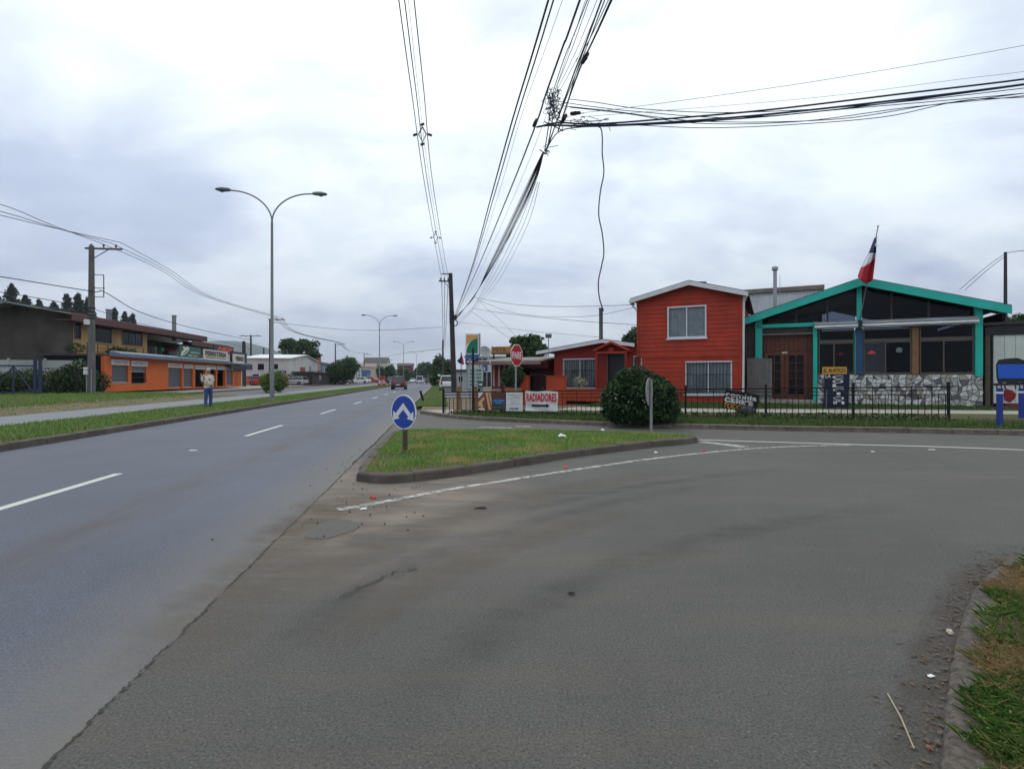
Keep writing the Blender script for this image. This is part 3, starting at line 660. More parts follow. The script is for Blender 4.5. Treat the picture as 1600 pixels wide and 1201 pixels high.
rib('skid_mark', [(535, 934), (570, 914), (610, 898), (650, 888)], 0.05, 'skid', 0.004, 0.35)

def deposit(name, pp, wd, mat, z):
    pts = crom([G(*p) for p in pp], 6); vs, fs, th = [], [], []; n = len(pts)
    for i, p in enumerate(pts):
        d = pts[min(i + 1, n - 1)] - pts[max(i - 1, 0)]; nn = Vector((-d.y, d.x, 0)).normalized(); e = min(1.0, i / (n * .2), (n - 1 - i) / (n * .2))
        for k, (f, t_) in enumerate(((-1, 0), (-.5, .7), (0, 1), (.5, .7), (1, 0))):
            q_ = p + nn * f * wd / 2 * (1 + random.uniform(-.15, .15)); vs.append((q_.x, q_.y, z)); th.append(t_ * e)
        if i: b_ = 5 * i; fs += [(b_ - 5 + j, b_ - 4 + j, b_ + 1 + j, b_ + j) for j in range(4)]
    o = MB().add(vs, fs).build(name, mat); at = o.data.attributes.new('thick', 'FLOAT', 'POINT'); at.data.foreach_set('value', th); return tag(o, kind='structure')
deposit('dust_streak', [(1060, 735), (900, 762), (760, 792), (620, 840), (500, 890), (400, 950)], .75, 'dust', .0020)
deposit('dust_streak', [(560, 752), (505, 790), (455, 838), (400, 890), (330, 960), (230, 1070)], .85, 'dust', .0024)
deposit('dust_streak', [(620, 770), (540, 800), (470, 850)], 1.3, 'dust', .0028)
deposit('dust_streak', [(1000, 790), (800, 850), (640, 920), (480, 1020)], .5, 'dust', .0032)
deposit('tyre_streak', [(1150, 750), (930, 790), (760, 838), (620, 890), (500, 960), (380, 1060)], .34, 'rubber', .0036)
deposit('tyre_streak', [(1400, 790), (1150, 830), (930, 900), (760, 990), (640, 1090)], .45, 'rubber', .0036)
deposit('tyre_streak', [(1250, 730), (1050, 752), (900, 778), (790, 806)], .3, 'rubber', .0040)
deposit('gutter_dirt', [(1600, 860), (1530, 905), (1488, 975), (1462, 1070), (1450, 1190), (1445, 1300)], .34, 'gutter_dirt', .0030)
# ================================================================ THE CORNER HOUSES (right)
HR = R(-26); EX, EY = math.cos(HR), math.sin(HR)
class Face:
    """facade plane: origin on the ground, x to the right along the street, y inwards, z up"""
    def __init__(s, X0, Y0, z0): s.X0, s.Y0, s.z0 = X0, Y0, z0
    def loc(s): return (s.X0, s.Y0, s.z0)
    def x(s, px, y=0.0):
        q = (px - CX) / F; X0, Y0 = s.X0 - EY * y, s.Y0 + EX * y
        return (q * Y0 - X0) / (EX - EY * q)
    def z(s, px, py, y=0.0):
        Y = s.Y0 + EX * y + EY * s.x(px, y); return H + (HY - py) / F * Y - s.z0
def rect(f, p, y=0.0): a, b, c, d = p; m = (a + b) / 2; return f.x(a, y), f.x(b, y), f.z(m, d, y), f.z(m, c, y)   # x0,x1,z0,z1 from px0,px1,py0,py1
def window(root, x0, x1, z0, z1, y, mull=1, frame='trim_white', fw=0.06, glass='glass', curtain='curtain', bars=0, transom=None, sill=True, back=0.5):
    wd = MB(); wd.box(x0, x0 + fw, y - 0.04, y + 0.07, z0, z1); wd.box(x1 - fw, x1, y - 0.04, y + 0.07, z0, z1)
    wd.box(x0 + fw, x1 - fw, y - 0.04, y + 0.07, z1 - fw, z1); wd.box(x0 + fw, x1 - fw, y - 0.04, y + 0.07, z0, z0 + fw)
    o = wd.build('window', frame, root)
    for k in range(1, mull + 1):
        xm = x0 + (x1 - x0) * k / (mull + 1); MB().box(xm - 0.025, xm + 0.025, y - 0.02, y + 0.05, z0 + fw, z1 - fw).build('mullion', frame, o)
    for k in range(mull + 1):
        a = x0 + (x1 - x0) * k / (mull + 1); b = x0 + (x1 - x0) * (k + 1) / (mull + 1)
        MB().box(a + 0.03, b - 0.03, y + 0.012 + 0.008 * (k % 2), y + 0.018 + 0.008 * (k % 2), z0 + fw * 0.6, z1 - fw * 0.6).build('pane', glass, o)
    if curtain:
        m = MB(); n = int((x1 - x0) / 0.05); vs = []; fs = []
        for i in range(n + 1):
            xx = x0 + (x1 - x0) * i / n; yy = y + 0.14 + 0.025 * math.sin(i * 1.35) + 0.012 * math.sin(i * 0.53 + 1)
            if abs(i / n - 0.5) < 0.03: yy += 0.05
            vs += [(xx, yy, z0), (xx, yy, z1)]
            if i: k = 2 * i; fs.append((k - 2, k, k + 1, k - 1))
        m.add(vs, fs).build('curtain', curtain, o, True, recalc=False)
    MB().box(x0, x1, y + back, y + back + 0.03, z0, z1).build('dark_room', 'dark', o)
    if bars:
        g = MB()
        for zz in (z0 + 0.1, (z0 + z1) / 2 + 0.15, z1 - 0.1): g.box(x0 - 0.02, x1 + 0.02, y - 0.13, y - 0.115, zz - 0.012, zz + 0.012)
        g.build('bar_frame', 'black_iron', o); proto = None
        for k in range(bars):
            xx = x0 + (x1 - x0) * (k + 0.5) / bars
            if proto is None: proto = MB().box(-0.008, 0.008, y - 0.114, y - 0.10, z0 + 0.02, z1 - 0.02).build('bar', 'black_iron', o); proto.location.x = xx
            else: dup(proto, o, (xx, 0, 0))
    if sill: MB().box(x0 - 0.05, x1 + 0.05, y - 0.10, y - 0.042, z0 - 0.07, z0 - 0.003).build('sill', frame, o)
    return o
def siding(root, x0, x1, z0, z1, y, mat, holes, step=0.205, gable=None):
    """lapped horizontal boards, each one a piece; boards stop at openings; gable = (xapex, zapex) trims the upper ones"""
    z = z0; i = 0
    while z < (gable[1] if gable else z1) - 0.03:
        za, zb = z, min(z + step + 0.015, gable[1] if gable else z1); a, b = x0, x1
        if gable and zb > z1:
            f = (min(zb, gable[1]) - z1) / (gable[1] - z1); a = x0 + (gable[0] - x0) * f; b = x1 - (x1 - gable[0]) * f
        segs = [(a, b)]
        for h in holes:
            if h[2] < (za + zb) / 2 < h[3]:
                segs = [q for sgm in segs for q in ((sgm[0], min(sgm[1], h[0])), (max(sgm[0], h[1]), sgm[1])) if q[1] - q[0] > 0.03]
        for (p, q) in segs:
            jj = random.uniform(-0.003, 0.003)
            MB().prism([(y - 0.034 + jj, za), (y - 0.008, zb), (y, zb), (y, za)], 'x', p, q).build('board', mat, root)
        z += step; i += 1
# ---- red two storey house
fr = Face(6.29, 26.5, 0.30); RH = thing('red_house', 'red clapboard two storey house with white gable trim beside the turquoise restaurant', 'house', fr.loc(), HR)
WX = 4.72; eav = fr.z(1000, 470); apex = (fr.x(1078), fr.z(1078, 445)); storey = fr.z(1080, 556)
w2 = rect(fr, (1043, 1104, 478, 528)); w1 = rect(fr, (1071, 1144, 564, 616))
m = MB(); grid_wall(m, 0, WX, 0, eav, 0.0, 0.18, [w2, w1]); m.prism([(0, eav), (WX, eav), (apex[0], apex[1])], 'y', 0.0, 0.18)
m.box(0, 0.18, 0.18, 9, 0, eav); m.box(WX - 0.18, WX, 0.18, 9, 0, eav); m.box(0.18, WX - 0.18, 8.82, 9, 0, eav); m.prism([(0, eav), (WX, eav), (apex[0], apex[1])], 'y', 8.82, 9)
m.box(0.2, WX - 0.2, 0.25, 8.8, storey - 0.1, storey); m.build('wall', 'red_wood', RH)
siding(RH, 0, WX, 0.02, eav, -0.002, 'red_wood', [w1, w2], 0.205, apex)
MB().box(-0.01, WX + 0.01, -0.07, -0.036, storey - 0.05, storey + 0.07).build('storey_band', 'red_wood', RH)
for xx in (0, WX): MB().box(xx - 0.06, xx + 0.05, -0.065, -0.036, 0, eav).build('corner_board', 'red_wood', RH)
window(RH, *w2, -0.03, 1, curtain='curtain', fw=0.07); window(RH, *w1, -0.03, 1, bars=14, fw=0.07)
ov = 0.32
def gable_roof(root, xa, za, xm, zm, xb, zb, y0, y1, th, mat, fascia, fh, front=-0.0):
    m = MB(); m.prism([(xa, za), (xm, zm), (xb, zb), (xb, zb + th), (xm, zm + th), (xa, za + th)], 'y', y0, y1); r = m.build('roof', mat, root)
    for (a, b, c, d) in ((xa, za, xm, zm), (xm, zm, xb, zb)):
        MB().prism([(a, b - fh), (c, d - fh), (c, d + th * 0.5), (a, b + th * 0.5)], 'y', y0 - 0.045, y0 - 0.003).build('fascia', fascia, r)
    return r
k1 = (apex[1] - eav) / apex[0]; k2 = (apex[1] - eav) / (WX - apex[0])
rr = gable_roof(RH, -ov, eav - k1 * ov + 0.1, apex[0], apex[1] + 0.1, WX + ov, eav - k2 * ov + 0.1, -0.40, 9.3, 0.07, 'roof_dark', 'trim_white', 0.17)
MB().lathe([(0.17, 0), (0.17, 0.28), (0.24, 0.3), (0.24, 0.36)], 10, (apex[0] + 0.35, 1.6, apex[1])).build('vent_cap', 'lamp_steel', rr)
MB().tube(crom([(WX + 0.26, -0.3, eav - 0.05), (WX + 0.16, -0.1, eav - 0.3), (WX + 0.12, -0.09, eav - 0.5), (WX + 0.10, -0.09, 0.1)], 5), 0.05, 8).build('downpipe', 'trim_white', RH, True)
MB().tube([(-ov, -0.35, eav - 0.06), (-ov, 0.4, eav - 0.08)], 0.07, 8).build('gutter', 'trim_white', RH, True)
MB().tube(crom([(-ov, -0.3, eav - 0.1), (-0.15, -0.12, eav - 0.35), (-0.05, -0.1, eav - 0.5)], 4), 0.045, 8).build('downpipe', 'trim_white', RH, True)
# ---- low red house with porch (its own building, butted to the two storey one)
fl = Face(6.29 + EX * -0.04, 26.5 + EY * -0.04, 0.30); LH = thing('red_bungalow', 'low red house with white sloping roof edge and small gabled porch', 'house', fl.loc(), HR)
x0 = fl.x(866); win = rect(fl, (880, 934, 560, 607)); dr = rect(fl, (950, 976, 553, 618)); sw = rect(fl, (990, 1003, 556, 582))
xm, zm = fl.x(945), fl.z(945, 533); zl = fl.z(866, 545); zr = zm - 0.25
dr = (dr[0], dr[1], 0.0, dr[3])
m = MB(); grid_wall(m, x0, 0, 0, zl, 0, 0.16, [win, dr, sw]); m.prism([(x0, zl), (0, zl), (0, zr), (xm, zm)], 'y', 0, 0.16); m.box(x0, x0 + 0.16, 0.16, 8, 0, zl); m.box(x0, 0, 7.9, 8, 0, zl)
m.build('wall', 'red_wood_old', LH)
window(LH, *win, 0.0, 1, curtain='curtain_dark', bars=16, fw=0.07); window(LH, *sw, 0.0, 0, curtain='curtain_dark', bars=4, fw=0.05)
d = MB(); d.box(dr[0] - 0.07, dr[0], -0.03, 0.1, 0, dr[3]); d.box(dr[1], dr[1] + 0.07, -0.03, 0.1, 0, dr[3]); d.box(dr[0] - 0.07, dr[1] + 0.07, -0.03, 0.1, dr[3], dr[3] + 0.07)
do = d.build('door', 'brown_wall', LH); MB().box(dr[0], dr[1], 0.10, 0.14, 0, dr[3]).build('door_leaf', 'black', do); MB().lathe([(0.03, 0.0), (0.03, 0.05)], 8, (dr[1] - 0.1, 0.05, 1.0), 'y').build('handle', 'steel', do)
xl = fl.x(838, -0.5); zle = fl.z(838, 550, -0.5)
roof = gable_roof(LH, xl, zle, xm, zm + 0.02, -0.02, zm - 0.22, -0.5, 8.3, 0.07, 'roof_dark', 'trim_white', 0.13)
px0, px1, pm = fl.x(928, -0.8), fl.x(983, -0.8), fl.x(955, -0.8); pz, pt = fl.z(955, 549, -0.8), fl.z(955, 536, -0.8)
por = MB(); 
for (a, b) in (((px0, pz), (pm, pt)), ((pm, pt), (px1, pz))): por.prism([(a[0], a[1]), (b[0], b[1]), (b[0], b[1] + 0.09), (a[0], a[1] + 0.09)], 'y', -0.95, 0.0)
por.box(px0 + 0.1, px1 - 0.1, -0.9, -0.82, pz - 0.09, pz - 0.001); po = por.build('porch_roof', 'red_wood', LH)
for a in (-50, -25, 0, 25, 50):
    MB().bar((pm, -0.86, pz), (pm + 0.22 * math.sin(R(a)), -0.86, pz + 0.22 * math.cos(R(a))), 0.02, 0.03).build('sunray', 'red_wood', po)
for xx in (px0 + 0.15, px1 - 0.15): MB().box(xx - 0.06, xx + 0.06, -0.88, -0.76, 0, pz - 0.09).build('porch_post', 'red_wood_old', LH)
MB().lathe([(0.11, 0), (0.11, fl.z(939, 484, 2.0) - 3.0), (0.13, fl.z(939, 484, 2.0) - 2.98), (0.13, fl.z(939, 481, 2.0) - 3.0)], 12, (fl.x(939, 2.0), 2.0, 3.0)).build('stove_pipe', 'lamp_steel', LH, True)
bw = MB().box(fl.x(882, -0.9), fl.x(1000, -0.9), -1.0, -0.85, 0, fl.z(930, 607, -0.9)); bw.build('plinth_wall', 'orange_plaster', LH)
# ---- burgundy house on the corner
fb = Face(6.29 - EX * 4.75, 26.5 - EY * 4.75, 0.25); BH = thing('burgundy_house', 'dark red corner house with rusty roof edge and satellite dish', 'house', fb.loc(), HR)
xa = fb.x(768, -0.3); zt = fb.z(810, 566, -0.3)
m = MB(); o1 = rect(fb, (783, 800, 572, 604), -0.3); o2 = rect(fb, (812, 862, 575, 614), -0.3)
o1 = (o1[0], o1[1], o1[2], min(o1[3], zt - 0.15)); o2 = (o2[0], o2[1], 0.0, min(o2[3], zt - 0.15))
grid_wall(m, xa, -0.02, 0, zt, -0.3, -0.14, [o1, o2]); m.box(xa, xa + 0.16, -0.14, 7, 0, zt); m.box(xa, -0.02, 6.9, 7, 0, zt); m.build('wall', 'burgundy', BH)
MB().box(xa - 0.01, o1[0], -0.33, -0.303, 0, zt * 0.3).build('base_panel', 'pink_wall', BH)
for i in range(3): MB().box(xa + 0.1 + i * 0.33, xa + 0.22 + i * 0.33, -0.335, -0.304, 0.75, zt - 0.15).build('pilaster', 'pink_wall', BH)
window(BH, *o1, -0.25, 1, 'burgundy', curtain='curtain_dark', bars=5); MB().box(o2[0], o2[1], 1.6, 1.7, 0, zt).build('porch_back_wall', 'burgundy', BH)
m = MB(); m.prism([(-1.1, zt - 0.02), (3, zt + 0.35), (7.3, zt - 0.02), (7.3, zt + 0.05), (3, zt + 0.42), (-1.1, zt + 0.05)], 'x', xa - 0.6, -0.05); ro = m.build('roof', 'roof_rust', BH)
MB().box(xa - 0.6, -0.05, -1.14, -1.102, zt - 0.14, zt + 0.06).build('fascia', 'roof_rust', ro)
MB().tube(crom([(xa + 1.5, -1.0, zt - 0.1), (xa + 1.5, -0.7, zt - 0.3), (xa + 1.5, -0.4, zt - 0.4), (xa + 1.5, -0.38, 0.2)], 4), 0.04, 8).build('downpipe', 'trim_white', BH, True)
# satellite dish on its roof corner
dc = P(758, 549, 28.6); SD = thing('satellite_dish', 'round grey satellite dish on the roof corner of the dark red house', 'dish', dc, 0)
m = MB(); m.lathe([(0.0001, 0.08), (0.15, 0.065), (0.26, 0.03), (0.325, 0.0), (0.33, -0.01), (0.26, 0.015), (0.15, 0.05), (0.0001, 0.065)], 20, (0, 0, 0), 'y')
do_ = m.build('reflector', 'dish', SD, True); do_.rotation_euler = (R(-25), 0, R(25))
MB().tube(crom([(0, 0.1, 0), (0.15, 0.25, -0.3), (0.28, 0.25, -0.62)], 4), 0.03, 8).build('mast', 'trim_white', SD); MB().bar((0.0, 0, -0.4), (0.1, -0.5, 0.05), 0.02, 0.02).build('feed_arm', 'trim_white', SD)
MB().box(0.05, 0.15, -0.55, -0.45, 0.02, 0.12).build('receiver', 'steel', SD)
# garden gate pillars, gate and planter
gy = 24.2
for (a, b, lab) in ((814, 827, 'narrow orange plastered gate pillar left of the garden gate'), (854, 884, 'broad orange plastered wall piece right of the garden gate')):
    A = P((a + b) / 2, 600, gy + (0.4 if a < 830 else 0)); hw = (b - a) / 2 / F * gy
    t = thing('gate_pillar', lab, 'pillar', (A.x, A.y, 0.22), HR); MB().box(-hw, hw, -0.15, 0.15, 0, 1.32).build('pillar_block', 'orange_plaster', t, bevel=0.01); MB().box(-hw - 0.03, hw + 0.03, -0.18, 0.18, 1.322, 1.36).build('coping', 'orange_plaster', t)
A, B = P(827, 600, 24.5), P(854, 600, 24.2); GG = thing('garden_gate', 'black iron bar gate between the orange pillars', 'gate', (A.x, A.y, 0.24), math.atan2(B.y - A.y, B.x - A.x)); ln = (B - A).length
MB().box(0.03, ln - 0.03, -0.02, 0.02, 1.35, 1.40).build('rail', 'black_iron', GG); MB().box(0.03, ln - 0.03, -0.02, 0.02, 0.1, 0.15).build('rail', 'black_iron', GG)
pb = MB().box(-0.01, 0.01, -0.01, 0.01, 0.05, 1.55)
pb = pb.build('bar', 'black_iron', GG); pb.location.x = 0.05
for i in range(1, 7): dup(pb, GG, (0.05 + i * (ln - 0.1) / 6, 0, 0))
# ---- grey plank fence between red house and restaurant
pf = thing('plank_fence', 'weathered grey vertical plank fence between red house and restaurant', 'fence', (6.29 + EX * 4.95 - EY * 0.8, 26.5 + EY * 4.95 + EX * 0.8, 0.3), HR)
pp = None
for i in range(7):
    if pp is None: pp = MB().box(0, 0.145, 0, 0.025, 0, 2.1).build('plank', 'wood_grey', pf)
    else: c = dup(pp, pf, (i * 0.152, random.uniform(-0.01, 0.01), random.uniform(-0.05, 0.03)))
MB().box(0, 1.05, 0.03, 0.08, 1.5, 1.6).build('rail', 'wood_grey', pf)
# ---- turquoise restaurant
fg = Face(11.15, 25.5, 0.30); GR = thing('restaurant', 'restaurant with turquoise gable roof edge, glass front and grey stone base', 'restaurant', fg.loc(), HR)
LX = 9.73; gx = fg.x; ze = fg.z(1163, 503, -0.5); xap = gx(1347, -0.5); zap = fg.z(1347, 440, -0.5)
xc0, xc1, xc2, xc3, xc4, xc5 = gx(1180), gx(1270), gx(1336), gx(1424), gx(1522), gx(1534)
zb = fg.z(1400, 585); zaw = fg.z(1400, 505); ztr = fg.z(1400, 532); ztop = fg.z(1400, 514)
th = 0.08; fh = 0.36
xL, xR = gx(1163, -0.5), gx(1581, -0.5)
rf = gable_roof(GR, xL, ze + 0.15, xap, zap + 0.12, xR, ze + 0.15, -0.5, 12, th, 'roof_dark', 'turquoise', 0.29)
MB().prism([(xL + 0.05, ze + 0.02), (xap, zap - 0.01), (xR - 0.05, ze + 0.02), (xR - 0.05, ze + 0.09), (xap, zap + 0.06), (xL + 0.05, ze + 0.09)], 'y', -0.45, 0.9).build('soffit', 'soffit', rf)
def post(a, b, z0, z1, mat, y0=-0.10, y1=0.06, name='post'): return MB().box(a, b, y0, y1, z0, z1).build(name, mat, GR, bevel=0.012)
zline = lambda x: ze + 0.02 + (zap - ze) * (1 - abs(x - xap) / (xap - xL if x < xap else xR - xap))
post(xc0, gx(1191), 0, zline(xc0) - 0.02, 'turquoise'); post(xc1, gx(1277), 0, fg.z(1273, 503), 'turquoise')
post(xc0 - 0.02, xc1 - 0.003, fg.z(1220, 512), fg.z(1220, 506), 'turquoise', name='beam')
post(gx(1338), gx(1346), ztop + 0.1, zline(gx(1342)) - 0.05, 'turquoise'); post(xc2, gx(1348), zb, ztop + 0.09, 'post_blue', -0.12); post(gx(1335), gx(1337.5), zb, ztop, 'turquoise', -0.115)
post(xc3, gx(1435), zb, ztop + 0.05, 'wood_brown'); post(xc4, xc5, zb - 0.1, zline(xc4) - 0.15, 'turquoise', -0.16)
for xx in (gx(1182, -0.4), gx(1534, -0.4)): MB().box(xx - 0.09, xx + 0.09, -0.44, 0.2, zline(xx) - 0.14, zline(xx) - 0.02).build('rafter_end', 'turquoise', GR)
# stone base: backing plus one piece per stone
MB().box(xc1 + 0.02, xc5 + 0.02, -0.03, 0.14, 0, zb).build('base_wall', 'mortar', GR)
nx, nz = 34, 6; sx0, sx1 = gx(1277) + 0.01, xc5 + 0.03
rs = random.Random(5)
gp = [[(sx0 + (sx1 - sx0) * i / nx + (rs.uniform(-0.11, 0.11) if 0 < i < nx else 0), (zb * j / nz) + (rs.uniform(-0.09, 0.09) if 0 < j < nz else 0)) for j in range(nz + 1)] for i in range(nx + 1)]
for i in range(nx):
    for j in range(nz):
        c4 = [gp[i][j], gp[i + 1][j], gp[i + 1][j + 1], gp[i][j + 1]]
        polys = [c4] if rs.random() < 0.72 else ([c4[:3], [c4[0], c4[2], c4[3]]] if rs.random() < 0.5 else [[c4[0], c4[1], c4[3]], c4[1:]])
        for pl in polys:
            cx_ = sum(p[0] for p in pl) / len(pl); cz_ = sum(p[1] for p in pl) / len(pl); g = 0.90
            a = [(cx_ + (p[0] - cx_) * g, cz_ + (p[1] - cz_) * g) for p in pl]; b2 = [(cx_ + (p[0] - cx_) * g * 0.86, cz_ + (p[1] - cz_) * g * 0.86) for p in pl]
            d = 0.05 + rs.uniform(0, 0.035); n = len(pl)
            MB().add([(p[0], -0.03, p[1]) for p in a] + [(p[0], -d, p[1]) for p in b2], [tuple(range(n, 2 * n))] + [(k, (k + 1) % n, n + (k + 1) % n, n + k) for k in range(n)]).build('stone', rs.choice(['stone_a', 'stone_a', 'stone_a', 'stone_a', 'stone_b', 'stone_b', 'stone_c', 'stone_d']), GR)
# interior shell
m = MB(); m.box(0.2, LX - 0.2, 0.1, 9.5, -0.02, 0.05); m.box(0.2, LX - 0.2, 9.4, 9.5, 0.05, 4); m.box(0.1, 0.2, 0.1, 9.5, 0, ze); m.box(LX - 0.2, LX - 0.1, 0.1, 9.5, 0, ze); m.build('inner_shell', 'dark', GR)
MB().box(xc0 - 0.5, xc0 - 0.02, 0.02, 0.12, 0, ze).build('side_wall', 'soffit', GR)
# glazing: transom row and sliding sashes
def pane(a, b, z0, z1, y, fr='frame_bronze', gl='glass_dark', fw=0.045):
    q = MB(); q.box(a, a + fw, y - 0.02, y + 0.02, z0, z1); q.box(b - fw, b, y - 0.02, y + 0.02, z0, z1); q.box(a + fw, b - fw, y - 0.02, y + 0.02, z1 - fw, z1); q.box(a + fw, b - fw, y - 0.02, y + 0.02, z0, z0 + fw)
    o = q.build('window', fr, GR); MB().box(a + fw * 0.6, b - fw * 0.6, y - 0.003, y + 0.003, z0 + fw * 0.6, z1 - fw * 0.6).build('pane', gl, o); return o
bays = [(gx(1279), gx(1334.5), gx(1303)), (gx(1349), xc3 - 0.01, gx(1383)), (gx(1437), xc4 - 0.02, gx(1474))]
for i, (a, b, c) in enumerate(bays):
    MB().box(a, b, -0.05, 0.03, ztr - 0.03, ztr + 0.05).build('rail', 'frame_bronze', GR); MB().box(a, b, -0.06, 0.05, zb, zb + 0.035).build('rail', 'frame_bronze', GR)
    pane(a, b, ztr + 0.055, ztop + 0.1, 0.0)
    pane(a, c + 0.02, zb + 0.04, ztr - 0.035, 0.01, gl='glass_dark' if i != 1 else 'glass'); pane(c - 0.02, b, zb + 0.04, ztr - 0.035, -0.035)
def tri(name, pts, mat, y): 
    return MB().prism(pts, 'y', y, y + 0.012).build(name, mat, GR)
zg = zaw + 0.05
for (a, b) in ((gx(1200), gx(1243)), (gx(1245), gx(1292)), (gx(1294), gx(1337)), (gx(1347), gx(1392)), (gx(1394), gx(1450)), (gx(1452), gx(1515))):
    base = fg.z(1220, 505) if b < xc1 + 0.3 else zg
    za, zb_ = zline(a) - 0.2, zline(b) - 0.2
    if min(za, zb_) < base:
        continue_pts = [(a if za > base else a + (b - a) * (base - za) / (zb_ - za), base), (b if zb_ > base else a + (b - a) * (base - za) / (zb_ - za), base)]
        pts = continue_pts + ([(b, zb_)] if zb_ > za else [(a, za)])
    else: pts = [(a, base), (b, base), (b, zb_), (a, za)]
    g = tri('gable_pane', pts, 'glass_dark', 0.02)
for xx in (gx(1244), gx(1293), gx(1393), gx(1451)): MB().box(xx - 0.035, xx + 0.035, -0.0, 0.05, zg - 0.05, zline(xx) - 0.2).build('gable_mullion', 'soffit', GR)
# rolled awning
aw = MB(); n = 9
pr = [(-0.42, zaw - 0.02), (-0.46, zaw + 0.03), (-0.40, zaw + 0.07), (-0.30, zaw + 0.06), (-0.34, zaw + 0.11), (-0.26, zaw + 0.15), (-0.12, zaw + 0.17), (-0.12, zaw + 0.02), (-0.30, zaw - 0.04), (-0.38, zaw - 0.10), (-0.46, zaw - 0.08)]
MB().prism(pr, 'x', xc1 + 0.05, xc4 + 0.05).build('awning', 'awning', GR); MB().prism([(-0.36, zaw - 0.17), (-0.44, zaw - 0.13), (-0.42, zaw - 0.10), (-0.34, zaw - 0.13)], 'x', xc1 + 0.05, xc4 + 0.05).build('awning_bar', 'awning', GR)
MB().box(gx(1339), gx(1345), -0.48, -0.10, zaw - 0.16, zaw + 0.16).build('awning_bracket', 'black', GR)
# door bay
da, db, dm = gx(1194, 0.3), gx(1262, 0.3), gx(1226, 0.3); dz = fg.z(1226, 549, 0.3); dt = fg.z(1226, 522, 0.3)
MB().box(gx(1191), xc1, 0.02, 0.08, fg.z(1230, 520), fg.z(1230, 512)).build('header_panel', 'soffit', GR); MB().box(gx(1191), xc1, -0.02, 0.018, fg.z(1230, 523), fg.z(1230, 520.5)).build('header_trim', 'wood_grey', GR)
for i in range(11):
    a = gx(1191, 0.3) + (xc1 - gx(1191, 0.3)) * i / 11; MB().box(a, a + (xc1 - gx(1191, 0.3)) / 11 - 0.012, 0.32, 0.36 + 0.01 * (i % 2), dz + 0.02, dt + 0.2).build('plank', 'door_wood', GR)
MB().box(db + 0.02, xc1, 0.32, 0.36, 0.2, dz).build('side_panel', 'door_wood', GR); MB().box(gx(1191, 0.3) - 0.05, da - 0.02, 0.32, 0.36, 0.2, dz).build('side_panel', 'soffit', GR)
for (a, b) in ((da, dm - 0.01), (dm + 0.01, db)):
    fw = 0.16; q = MB(); q.box(a, a + fw, 0.29, 0.34, 0.2, dz); q.box(b - fw, b, 0.29, 0.34, 0.2, dz); q.box(a + fw, b - fw, 0.29, 0.34, dz - 0.18, dz); q.box(a + fw, b - fw, 0.29, 0.34, 0.2, 0.42)
    lf = q.build('door', 'door_wood', GR)
    MB().box((a + b) / 2 - 0.02, (a + b) / 2 + 0.02, 0.295, 0.335, 0.42, dz - 0.18).build('muntin', 'door_wood', lf)
    for k in range(1, 5): zz = 0.42 + (dz - 0.6) * k / 5; MB().box(a + fw, b - fw, 0.297, 0.333, zz - 0.016, zz + 0.016).build('muntin', 'door_wood', lf)
    for k in range(5):
        for (u, v) in ((a + fw, (a + b) / 2 - 0.02), ((a + b) / 2 + 0.02, b - fw)):
            MB().box(u, v, 0.312, 0.318, 0.42 + (dz - 0.6) * k / 5 + 0.016, 0.42 + (dz - 0.6) * (k + 1) / 5 - 0.016).build('pane', 'glass_dark', lf)
MB().box(dm - 0.12, dm + 0.12, 0.27, 0.287, dz - 0.10, dz - 0.02).build('number_plate', 'sign_cream', GR); text('door_number', '42', 'black', GR, dm, 0.268, dz - 0.06, 0.12, 0.05) if False else None
MB().box(gx(1188), xc1 + 0.02, -0.55, 0.28, 0.0, 0.18).build('step', 'concrete', GR, bevel=0.02); MB().box(gx(1188), gx(1230), -0.95, -0.55, 0.0, 0.10).build('step', 'concrete', GR, bevel=0.02)
MB().prism([(gx(1232), 0.0), (gx(1278), 0.0), (gx(1278), 0.05), (gx(1262), 0.13), (gx(1232), 0.175)], 'y', -1.2, -0.55).build('ramp', 'concrete', GR)
# pendant lamps inside
for (px_, py_, mt, lab) in ((1313, 553, 'lamp_red', 'red pendant lamp behind the left restaurant window'), (1362, 551, 'lamp_red', 'red pendant lamp hanging in the dark open middle window of the restaurant'), (1405, 547, 'lamp_white', 'white pendant lamp behind the middle restaurant window')):
    y = 1.2; t = thing('pendant_lamp', lab, 'lamp', (0, 0, 0)); xx, zz = gx(px_, y), fg.z(px_, py_, y)
    t.location = (fg.X0 + EX * xx - EY * y, fg.Y0 + EY * xx + EX * y, fg.z0 + zz)
    MB().lathe([(0.02, 0.09), (0.07, 0.07), (0.17, -0.04), (0.165, -0.05), (0.05, 0.02)] if mt == 'lamp_red' else [(0.04, 0.12), (0.11, 0.08), (0.11, -0.08), (0.04, -0.1)], 14).build('lamp_shade', mt, t, True); MB().tube([(0, 0, 0.08), (0, 0, 3.6 - zz)], 0.006, 5).build('cord', 'black', t)
